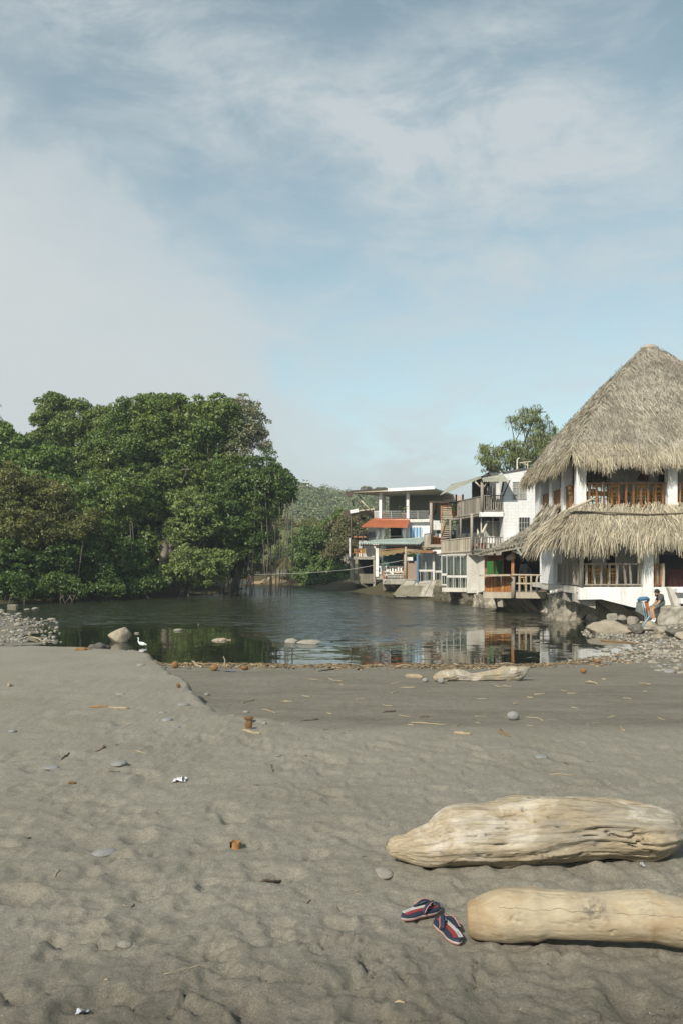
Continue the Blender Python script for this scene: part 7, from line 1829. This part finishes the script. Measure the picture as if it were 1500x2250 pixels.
of = np.array([(0, 6, 4), (6, 1, 4), (1, 7, 4), (7, 2, 4), (2, 8, 4), (8, 3, 4), (3, 9, 4), (9, 0, 4), (6, 0, 5), (1, 6, 5), (7, 1, 5), (2, 7, 5), (8, 2, 5), (3, 8, 5), (9, 3, 5), (0, 9, 5)])
an = rg.uniform(0, 6.28, n); V = oct_[None] * rg.uniform(0.75, 1.2, (n, 10, 1)) * sz[:, None, None] * np.stack([np.ones(n), rg.uniform(0.6, 1, n), rg.uniform(0.7, 1.3, n)], 1)[:, None]
ca, sa = np.cos(an)[:, None], np.sin(an)[:, None]
V = np.stack([V[..., 0] * ca - V[..., 1] * sa, V[..., 0] * sa + V[..., 1] * ca, V[..., 2]], -1) + np.stack([GX, GY, GZ + sz * 0.1], 1)[:, None]
tag(obj_from('gravel', V.reshape(-1, 3), (np.arange(n)[:, None, None] * 10 + of[None]).reshape(-1, 3), mat('bank_gravel', (0.34, 0.31, 0.255), (0.19, 0.17, 0.135), scale=4, rough=0.9, island=0.45), smooth=True), 'grey tan gravel between the stones on both banks', 'gravel', kind='stuff')

# ---------------------------------------------------------------- people and the egret (one skinned surface each)
def skin_mesh(name, pts, edges, radii, m, parent=None, sub=2, loc=None):
    me = bpy.data.meshes.new(name); o0 = origin_of(parent) if parent is not None else Vector(loc)
    me.from_pydata([tuple(Vector(p) - o0) for p in pts], edges, []); ob = bpy.data.objects.new(name, me); COL.objects.link(ob)
    md = ob.modifiers.new('skin', 'SKIN'); md.use_smooth_shade = True
    for i, r in enumerate(radii):
        d = me.skin_vertices[0].data[i]; d.radius = (r, r) if not isinstance(r, tuple) else r; d.use_root = (i == 0)
    sb = ob.modifiers.new('sub', 'SUBSURF'); sb.levels = sub; sb.render_levels = sub
    bpy.context.view_layer.update(); dg = bpy.context.evaluated_depsgraph_get()
    new = bpy.data.meshes.new_from_object(ob.evaluated_get(dg)); bpy.data.objects.remove(ob); bpy.data.meshes.remove(me)
    new.name = name; new.materials.clear(); new.materials.append(m)
    for p in new.polygons: p.use_smooth = True
    o = bpy.data.objects.new(name, new); link(o, parent)
    if parent is None: o.location = o0
    return o
m_skin = mat('tan_skin', (0.40, 0.235, 0.145), (0.36, 0.205, 0.125), scale=12, rough=0.55)
m_tee = mat('charcoal_cotton', (0.075, 0.08, 0.08), (0.055, 0.06, 0.06), scale=9, rough=0.9, bump=0.004)
m_short = mat('grey_green_shorts', (0.14, 0.165, 0.15), (0.10, 0.12, 0.11), scale=9, rough=0.9)
m_cap = mat('black_cap', (0.022, 0.022, 0.024), (0.03, 0.03, 0.03), rough=0.9)
m_shoe = mat('white_trainers', (0.72, 0.72, 0.74), (0.6, 0.6, 0.62), rough=0.6)
def person(label, Dp, J, look, cap, tee, shorts, shoes, seed=0):
    """J: joints as (px, py, depth offset)"""
    def q(n): x, y, d = J[n]; return P(x, y, Dp + d)
    root_p = q('hip'); root = thing('person', label, 'person', root_p)
    hipL, hipR = q('hip') + Vector((0, 0.09, 0)), q('hip') + Vector((0, -0.09, 0))
    chest, neck, head = q('chest'), q('neck'), q('head')
    pts = [q('hip'), q('belly'), chest, neck, head, head + Vector((0, 0, 0.085))]; E = [(0, 1), (1, 2), (2, 3), (3, 4), (4, 5)]; R = [0.125, (0.135, 0.11), (0.155, 0.115), 0.055, (0.085, 0.095), 0.065]
    face = head + look * 0.085; pts.append(face + Vector((0, 0, -0.02))); E.append((4, 6)); R.append(0.055)
    pts.append(head + look * 0.06 + Vector((0, 0, -0.085))); E.append((6, 7)); R.append(0.045)
    body_j = {}
    for s, sy in (('L', 0.17), ('R', -0.17)):
        b = len(pts); pts += [chest + Vector((0, sy * 0.9, 0.10)), q('elbow') + Vector((0, sy * 1.05, 0)), q('wrist') + Vector((0, sy * 0.45, 0)), q('hand') + Vector((0, sy * 0.35, 0))]; E += [(2, b), (b, b + 1), (b + 1, b + 2), (b + 2, b + 3)]; R += [0.062, 0.046, 0.030, (0.036, 0.022)]
        d = (q('hand') - q('wrist')).normalized(); hp = pts[b + 3]
        for f in range(4):
            c = len(pts); o = Vector((0, (f - 1.5) * 0.017, 0)); l_ = (0.035, 0.042, 0.038, 0.030)[f]
            pts += [hp + o + d * 0.03, hp + o + d * (0.03 + l_) + Vector((0, 0, -0.016)), hp + o + d * (0.03 + l_ * 1.5) + Vector((0, 0, -0.05))]; E += [(b + 3, c), (c, c + 1), (c + 1, c + 2)]; R += [0.0095, 0.009, 0.008]
        c = len(pts); pts += [hp - d * 0.01 + Vector((0, -0.035 * (1 if sy > 0 else -1), -0.01)), hp + d * 0.03 + Vector((0, -0.045 * (1 if sy > 0 else -1), -0.03))]; E += [(b + 3, c), (c, c + 1)]; R += [0.011, 0.009]
        b2 = len(pts); h = hipL if sy > 0 else hipR; ys = 0.10 if sy > 0 else -0.10
        pts += [h, q('knee') + Vector((0, ys * 1.2, 0.0)), q('calf') + Vector((0, ys * 1.1, 0)), q('ankle') + Vector((0, ys, 0)), q('toe') + Vector((0, ys * 1.1, 0))]; E += [(0, b2), (b2, b2 + 1), (b2 + 1, b2 + 2), (b2 + 2, b2 + 3), (b2 + 3, b2 + 4)]; R += [0.09, 0.06, 0.056, 0.038, 0.035]
        body_j[s] = (b, b2)
    body = skin_mesh('body', pts, E, R, m_skin, root)
    # face: eyes, nose, ears as part of the head
    fw = look.normalized(); rt = fw.cross(Vector((0, 0, 1))).normalized()
    k = MB()
    for sd in (-1, 1): c = head + fw * 0.118 + rt * 0.032 * sd + Vector((0, 0, 0.012)); k.tube([c - rt * 0.011, c + rt * 0.011], 0.008, 6)
    k.build('eyes', m_black, root)
    k = MB(); c = head + fw * 0.135; k.tube([c + Vector((0, 0, 0.012)), c + fw * 0.018 + Vector((0, 0, -0.028))], [0.009, 0.016], 7); k.build('nose', m_skin, root, smooth=True)
    k = MB(); c = head + fw * 0.128 + Vector((0, 0, -0.062)); k.tube([c - rt * 0.024, c + fw * 0.004, c + rt * 0.024], [0.005, 0.008, 0.005], 6); k.build('mouth', m_maroon, root)
    for sd in (-1, 1): k = MB(); c = head + rt * 0.092 * sd; k.tube([c + Vector((0, 0, 0.02)), c + rt * 0.012 * sd - fw * 0.012, c + Vector((0, 0, -0.03))], [0.008, 0.016, 0.008], 6); k.build('ear', m_skin, root, smooth=True)
    # beard and cap worn backwards
    if cap:
        k = MB(); k.tube([head + fw * 0.10 + Vector((0, 0, -0.085)), head + fw * 0.03 + Vector((0, 0, -0.10))], [0.04, 0.05], 8); k.build('beard', m_cap, root, smooth=True)
        k = MB(); prof = [(0.108, -0.01), (0.112, 0.03), (0.10, 0.085), (0.07, 0.125), (0.025, 0.142), (0.0, 0.144)]
        k.lathe(head + Vector((0, 0, 0.02)) + fw * 0.02, prof, 16); cp = k.build('cap', m_cap, root, smooth=True)
        k = MB(); c = head - fw * 0.09 + Vector((0, 0, 0.02)); k.sheet([c - rt * 0.08, c - rt * 0.06 - fw * 0.075 + Vector((0, 0, -0.015)), c + rt * 0.06 - fw * 0.075 + Vector((0, 0, -0.015)), c + rt * 0.08], 0.01); k.build('brim', m_cap, cp)
    else:
        k = MB(); k.lathe(head + Vector((0, 0, 0.0)) - fw * 0.015, [(0.10, -0.05), (0.112, 0.02), (0.10, 0.08), (0.06, 0.118), (0.0, 0.128)], 14); k.build('hair', m_cap, root, smooth=True)
    # clothes
    tp = [pts[0] + Vector((0, 0, -0.0)), pts[1], pts[2], pts[3].lerp(pts[2], 0.35)]; TE = [(0, 1), (1, 2), (2, 3)]; TR = [0.145, (0.155, 0.13), (0.172, 0.132), 0.09]
    for s in 'LR': b = body_j[s][0]; c = len(tp); tp += [pts[b], pts[b].lerp(pts[b + 1], 0.75)]; TE += [(2, c), (c, c + 1)]; TR += [0.082, 0.072]
    skin_mesh('t_shirt', tp, TE, TR, tee, root)
    sp = [pts[0] + Vector((0, 0, 0.01))]; SE = []; SR = [0.15]
    for s in 'LR': b = body_j[s][1]; c = len(sp); sp += [pts[b], pts[b].lerp(pts[b + 1], 0.85)]; SE += [(0, c), (c, c + 1)]; SR += [0.105, 0.088]
    skin_mesh('shorts', sp, SE, SR, shorts, root)
    for s in 'LR':
        b = body_j[s][1]; a_, t_ = pts[b + 3], pts[b + 4]; dn = (t_ - a_).normalized()
        skin_mesh('shoe', [a_ - dn * 0.05 + Vector((0, 0, -0.02)), a_.lerp(t_, 0.5) + Vector((0, 0, -0.015)), t_ + dn * 0.03 + Vector((0, 0, -0.01)), a_ + Vector((0, 0, 0.075))], [(0, 1), (1, 2), (0, 3)], [0.05, 0.054, 0.042, 0.052], shoes, root)
    return root
person('man in a black backwards cap, charcoal t-shirt and grey shorts seated on the stone wall', 34.75,
       {'hip': (1449, 1326.5, 0.12), 'belly': (1451.5, 1319.5, 0.1), 'chest': (1450.5, 1314, 0.08), 'neck': (1446.5, 1307.5, 0.02), 'head': (1443, 1302.5, 0), 'elbow': (1442, 1325, 0), 'wrist': (1431, 1333, -0.05), 'hand': (1428.5, 1334.5, -0.05),
        'knee': (1429.5, 1338, -0.22), 'calf': (1431.5, 1348, -0.28), 'ankle': (1435, 1362, -0.32), 'toe': (1430, 1368.5, -0.40)}, Vector((-0.80, -0.45, -0.28)).normalized(), True, m_tee, m_short, m_shoe)
person('person in a loose white shirt seated at the left end of the yellow slatted bench', 67.6,
       {'hip': (853.5, 1264, 0), 'belly': (853, 1260, 0), 'chest': (852.5, 1256, 0), 'neck': (851.5, 1251.5, 0), 'head': (850.5, 1248, 0), 'elbow': (847, 1260.5, -0.1), 'wrist': (845, 1264.5, -0.2), 'hand': (844, 1265.5, -0.25),
        'knee': (846, 1265.5, -0.35), 'calf': (846, 1270, -0.35), 'ankle': (846.5, 1273.5, -0.3), 'toe': (844, 1275, -0.4)}, Vector((-0.6, -0.75, -0.25)).normalized(), False, m_white2, m_white2, m_shoe)
# folding chair standing on the rocks beside him
m_ch_g = mat('grey_green_canvas', (0.20, 0.215, 0.195), (0.15, 0.165, 0.15), scale=5, rough=0.9, bump=0.01)
m_ch_b = mat('blue_canvas', (0.075, 0.19, 0.30), (0.055, 0.145, 0.235), scale=5, rough=0.8)
m_ch_o = mat('orange_canvas', (0.50, 0.17, 0.035), (0.42, 0.13, 0.03), scale=5, rough=0.8)
m_ch_t = mat('pale_blue_tube', (0.28, 0.37, 0.45), (0.24, 0.32, 0.40), rough=0.4, metal=0.2)
def Z9(u, v, D): return P(1370 + u / 11.54, 1270 + v / 11.54, D)
fc = thing('folding_chair', 'blue framed folding chair with grey and orange canvas on the rocks beside the seated man', 'chair', Z9(500, 1290, 34.4))
Df = 34.4
k = MB(); k.sheet([Z9(320, 600, Df), Z9(470, 590, Df), Z9(520, 760, Df), Z9(500, 960, Df + 0.05), Z9(345, 865, Df + 0.02), Z9(288, 850, Df), Z9(310, 690, Df)], 0.03, nrm=(0, -1, 0)); k.build('back_canvas', m_ch_g, fc)
k = MB(); k.tube([Z9(345, 575, Df), Z9(400, 535, Df - 0.04), Z9(500, 525, Df - 0.04), Z9(570, 520, Df), Z9(612, 545, Df + 0.06), Z9(615, 585, Df + 0.1)], [0.05, 0.085, 0.085, 0.08, 0.07, 0.04], 9); k.build('rolled_top', m_ch_b, fc, smooth=True)
k = MB(); k.sheet([Z9(530, 590, Df + 0.02), Z9(620, 580, Df + 0.1), Z9(632, 810, Df + 0.1), Z9(585, 835, Df + 0.04), Z9(548, 700, Df + 0.02)], 0.03, nrm=(0.3, -0.95, 0)); k.build('side_canvas', m_ch_o, fc)
k = MB(); k.sheet([Z9(510, 740, Df + 0.06), Z9(580, 830, Df + 0.08), Z9(625, 1110, Df + 0.1), Z9(560, 1040, Df + 0.06)], 0.03, nrm=(0, -1, 0)); k.build('seat_canvas', mat('navy_canvas', (0.03, 0.05, 0.10), (0.02, 0.035, 0.07), rough=0.9), fc)
for a in ([(450, 600), (500, 850), (545, 1060), (560, 1230)], [(515, 610), (545, 850), (575, 1040), (620, 1180)], [(680, 930), (600, 1020), (480, 1180), (370, 1350)], [(660, 960), (560, 1090), (400, 1350)]):
    k = MB(); k.tube([Z9(u, v, Df - 0.04 + 0.02 * i) for i, (u, v) in enumerate(a)], 0.017, 7); k.build('frame_tube', m_ch_t, fc, smooth=True)
# ---------------------------------------------------------------- egret
m_feather = mat('white_feathers', (0.80, 0.80, 0.80), (0.72, 0.72, 0.73), scale=10, rough=0.8, bump=0.004)
De = ground(312, 1421.5, dmin=10).y
def E1(u, v): return P(u / 3.571, 1290 + v / 3.571, De)
eg = thing('egret', 'slender white egret wading in the shallows right of the boulder, facing left', 'bird', E1(1113, 470))
pts = [E1(1118, 446), E1(1135, 449), E1(1155, 453), E1(1101, 441), E1(1092, 433), E1(1086, 424), E1(1088, 413), E1(1091, 406), E1(1087, 399), E1(1080, 397)]
skin_mesh('body', pts, [(0, 1), (1, 2), (0, 3), (3, 4), (4, 5), (5, 6), (6, 7), (7, 8), (8, 9)], [(0.062, 0.062), (0.05, 0.045), 0.012, 0.045, 0.026, 0.019, 0.016, 0.016, 0.021, 0.019], m_feather, eg)
k = MB(); k.tube([E1(1079, 397), E1(1069, 400)], [0.011, 0.002], 6); k.build('beak', m_black, eg)
for s in (-1, 1):
    k = MB(); k.tube([E1(1116 + 4 * s, 455) + Vector((0, 0.02 * s, 0)), E1(1112 + 4 * s, 466) + Vector((0, 0.02 * s, 0)), E1(1113 + 4 * s, 478) + Vector((0, 0.02 * s, 0))], 0.006, 5); k.build('leg', m_black, eg)

# ---------------------------------------------------------------- far bank, wires, hill houses
m_dirt = mat('tan_earth', (0.36, 0.27, 0.165), (0.24, 0.185, 0.115), scale=0.9, rough=0.95, fine=0.4, bump=0.05)
mound = rock_mesh('earth_mound', m_dirt, 381, 0.55, 0.28, 4)
p = P(612, 1285, 100.5); place(mound, 'earth_mound', 'bare tan earth mound on the far bank below the palms', 'mound', p, (3.4, 2.2, 2.4), 0.2, 0.25)
p = P(578, 1285, 101); place(rock_mesh('earth_mound', m_dirt, 382, 0.45, 0.3, 4), 'earth_mound', 'lower tan earth mound seen through the hanging roots', 'mound', p, (3.0, 2.0, 1.4), 0.9, 0.25)
k = MB(); q = [P(604, 1255, 99.6), P(614, 1252, 99.6), P(632, 1251, 100.2), P(634, 1256, 99.8), P(624, 1260, 99.2), P(608, 1262, 99.0)]; k.sheet(q, 0.25, nrm=(0, -0.9, 0.3))
tag(k.build('tarpaulin', mat('grey_blue_tarp', (0.34, 0.37, 0.40), (0.22, 0.25, 0.28), scale=4, rough=0.7), loc=q[0]), 'grey blue tarpaulin bundled on top of the tan earth mound', 'tarpaulin')
k = MB(); a_, b_ = P(508, 1281, 84), P(553, 1280, 86); k.bar(a_, b_, 0.35, 0.14); k.bar(P(520, 1276, 84.5), P(535, 1276, 84.8), 0.5, 0.2)
tag(k.build('landing_stage', m_white2, loc=a_), 'low pale landing stage at the water behind the hanging roots', 'jetty')
k = MB(); a_ = P(16, 1326, 47); k.box(a_.x, a_.y, WATER_Z - 0.1, a_.x + 0.5, a_.y + 0.4, WATER_Z + 0.28)
tag(k.build('concrete_block', m_conc_dark, loc=a_, bevel=0.04), 'pale concrete block at the shaded water edge on the far left', 'block')
m_wire = mat('pale_cord', (0.55, 0.54, 0.50), rough=0.7)
def wire(label, pts, r=0.014, m=None):
    k = MB(); P_ = [Vector(p) for p in pts]; out = []
    for a, b in zip(P_[:-1], P_[1:]):
        for i in range(10): s = i / 10; out.append(a.lerp(b, s) - Vector((0, 0, 0.012 * (b - a).length * 4 * s * (1 - s))))
    k.tube(out + [P_[-1]], r, 5); return tag(k.build('cord', m or m_wire, loc=P_[0]), label, 'cord')
wire('pale cord stretched across the water from the dark mangrove to the far bank bushes', [P(470, 1214, 66), P(660, 1216, 92)])
wire('pale cord stretched low from the bank bushes to the awning house porch', [P(560, 1262, 66.5), P(760, 1252, 68), P(830, 1240, 67.3), P(885, 1231, 66)])
wire('dark power cable rising over the white house roof', [P(1060, 1036, 56), P(1180, 1012, 60)], 0.012, m_black)
hh = thing('hilltop_house', 'flat-roofed white house with dark windows on the hilltop', 'house', P(665, 1068, 345))
q = P(665, 1068, 345); k = MB(); k.box(q.x - 2.6, q.y, q.z - 1.5, q.x + 2.2, q.y + 5, q.z + 1.3); k.build('wall', m_white, hh)
k = MB(); k.box(q.x - 3.0, q.y - 0.8, q.z + 1.3, q.x + 2.6, q.y + 5.5, q.z + 1.6); k.build('roof', m_white, hh); k = MB(); k.box(q.x - 1.2, q.y - 0.1, q.z - 0.4, q.x + 1.6, q.y - 0.02, q.z + 1.0); k.build('window', m_dark_glass, hh)
for i, (x, y) in enumerate(((660, 1091), (673, 1090))):
    q = P(x, y, 318); gz = float(hill_z(np.array([q.x]), np.array([q.y]))[0]); h2 = thing('hillside_hut', ['small white hut on the hillside, left of a pair', 'small white hut on the hillside, right of a pair'][i], 'hut', q)
    k = MB(); k.box(q.x - 0.9, q.y, gz - 0.5, q.x + 0.9, q.y + 2, q.z + 0.9); k.build('wall', m_white, h2); k = MB(); k.sheet([(q.x - 1.1, q.y - 0.3, q.z + 0.9), (q.x + 1.1, q.y - 0.3, q.z + 0.9), (q.x + 1.1, q.y + 2.2, q.z + 1.3), (q.x - 1.1, q.y + 2.2, q.z + 1.3)], 0.1); k.build('roof', m_rustroof, h2)

# ---------------------------------------------------------------- the faintly hazy air
m_haze = bpy.data.materials.new('haze_air'); m_haze.use_nodes = True
for nd in list(m_haze.node_tree.nodes):
    if nd.type == 'BSDF_PRINCIPLED': m_haze.node_tree.nodes.remove(nd)
t = NT(m_haze.node_tree)
pv = t.n('ShaderNodeVolumePrincipled', ins={'Color': (0.80, 0.88, 0.95, 1), 'Density': 0.00062, 'Anisotropy': 0.2})
t.link(pv.outputs[0], m_haze.node_tree.nodes['Material Output'].inputs['Volume'])
k = MB(); k.box(-560, -40, -18, 560, 960, 62)
tag(k.build('haze', m_haze), kind='stuff')
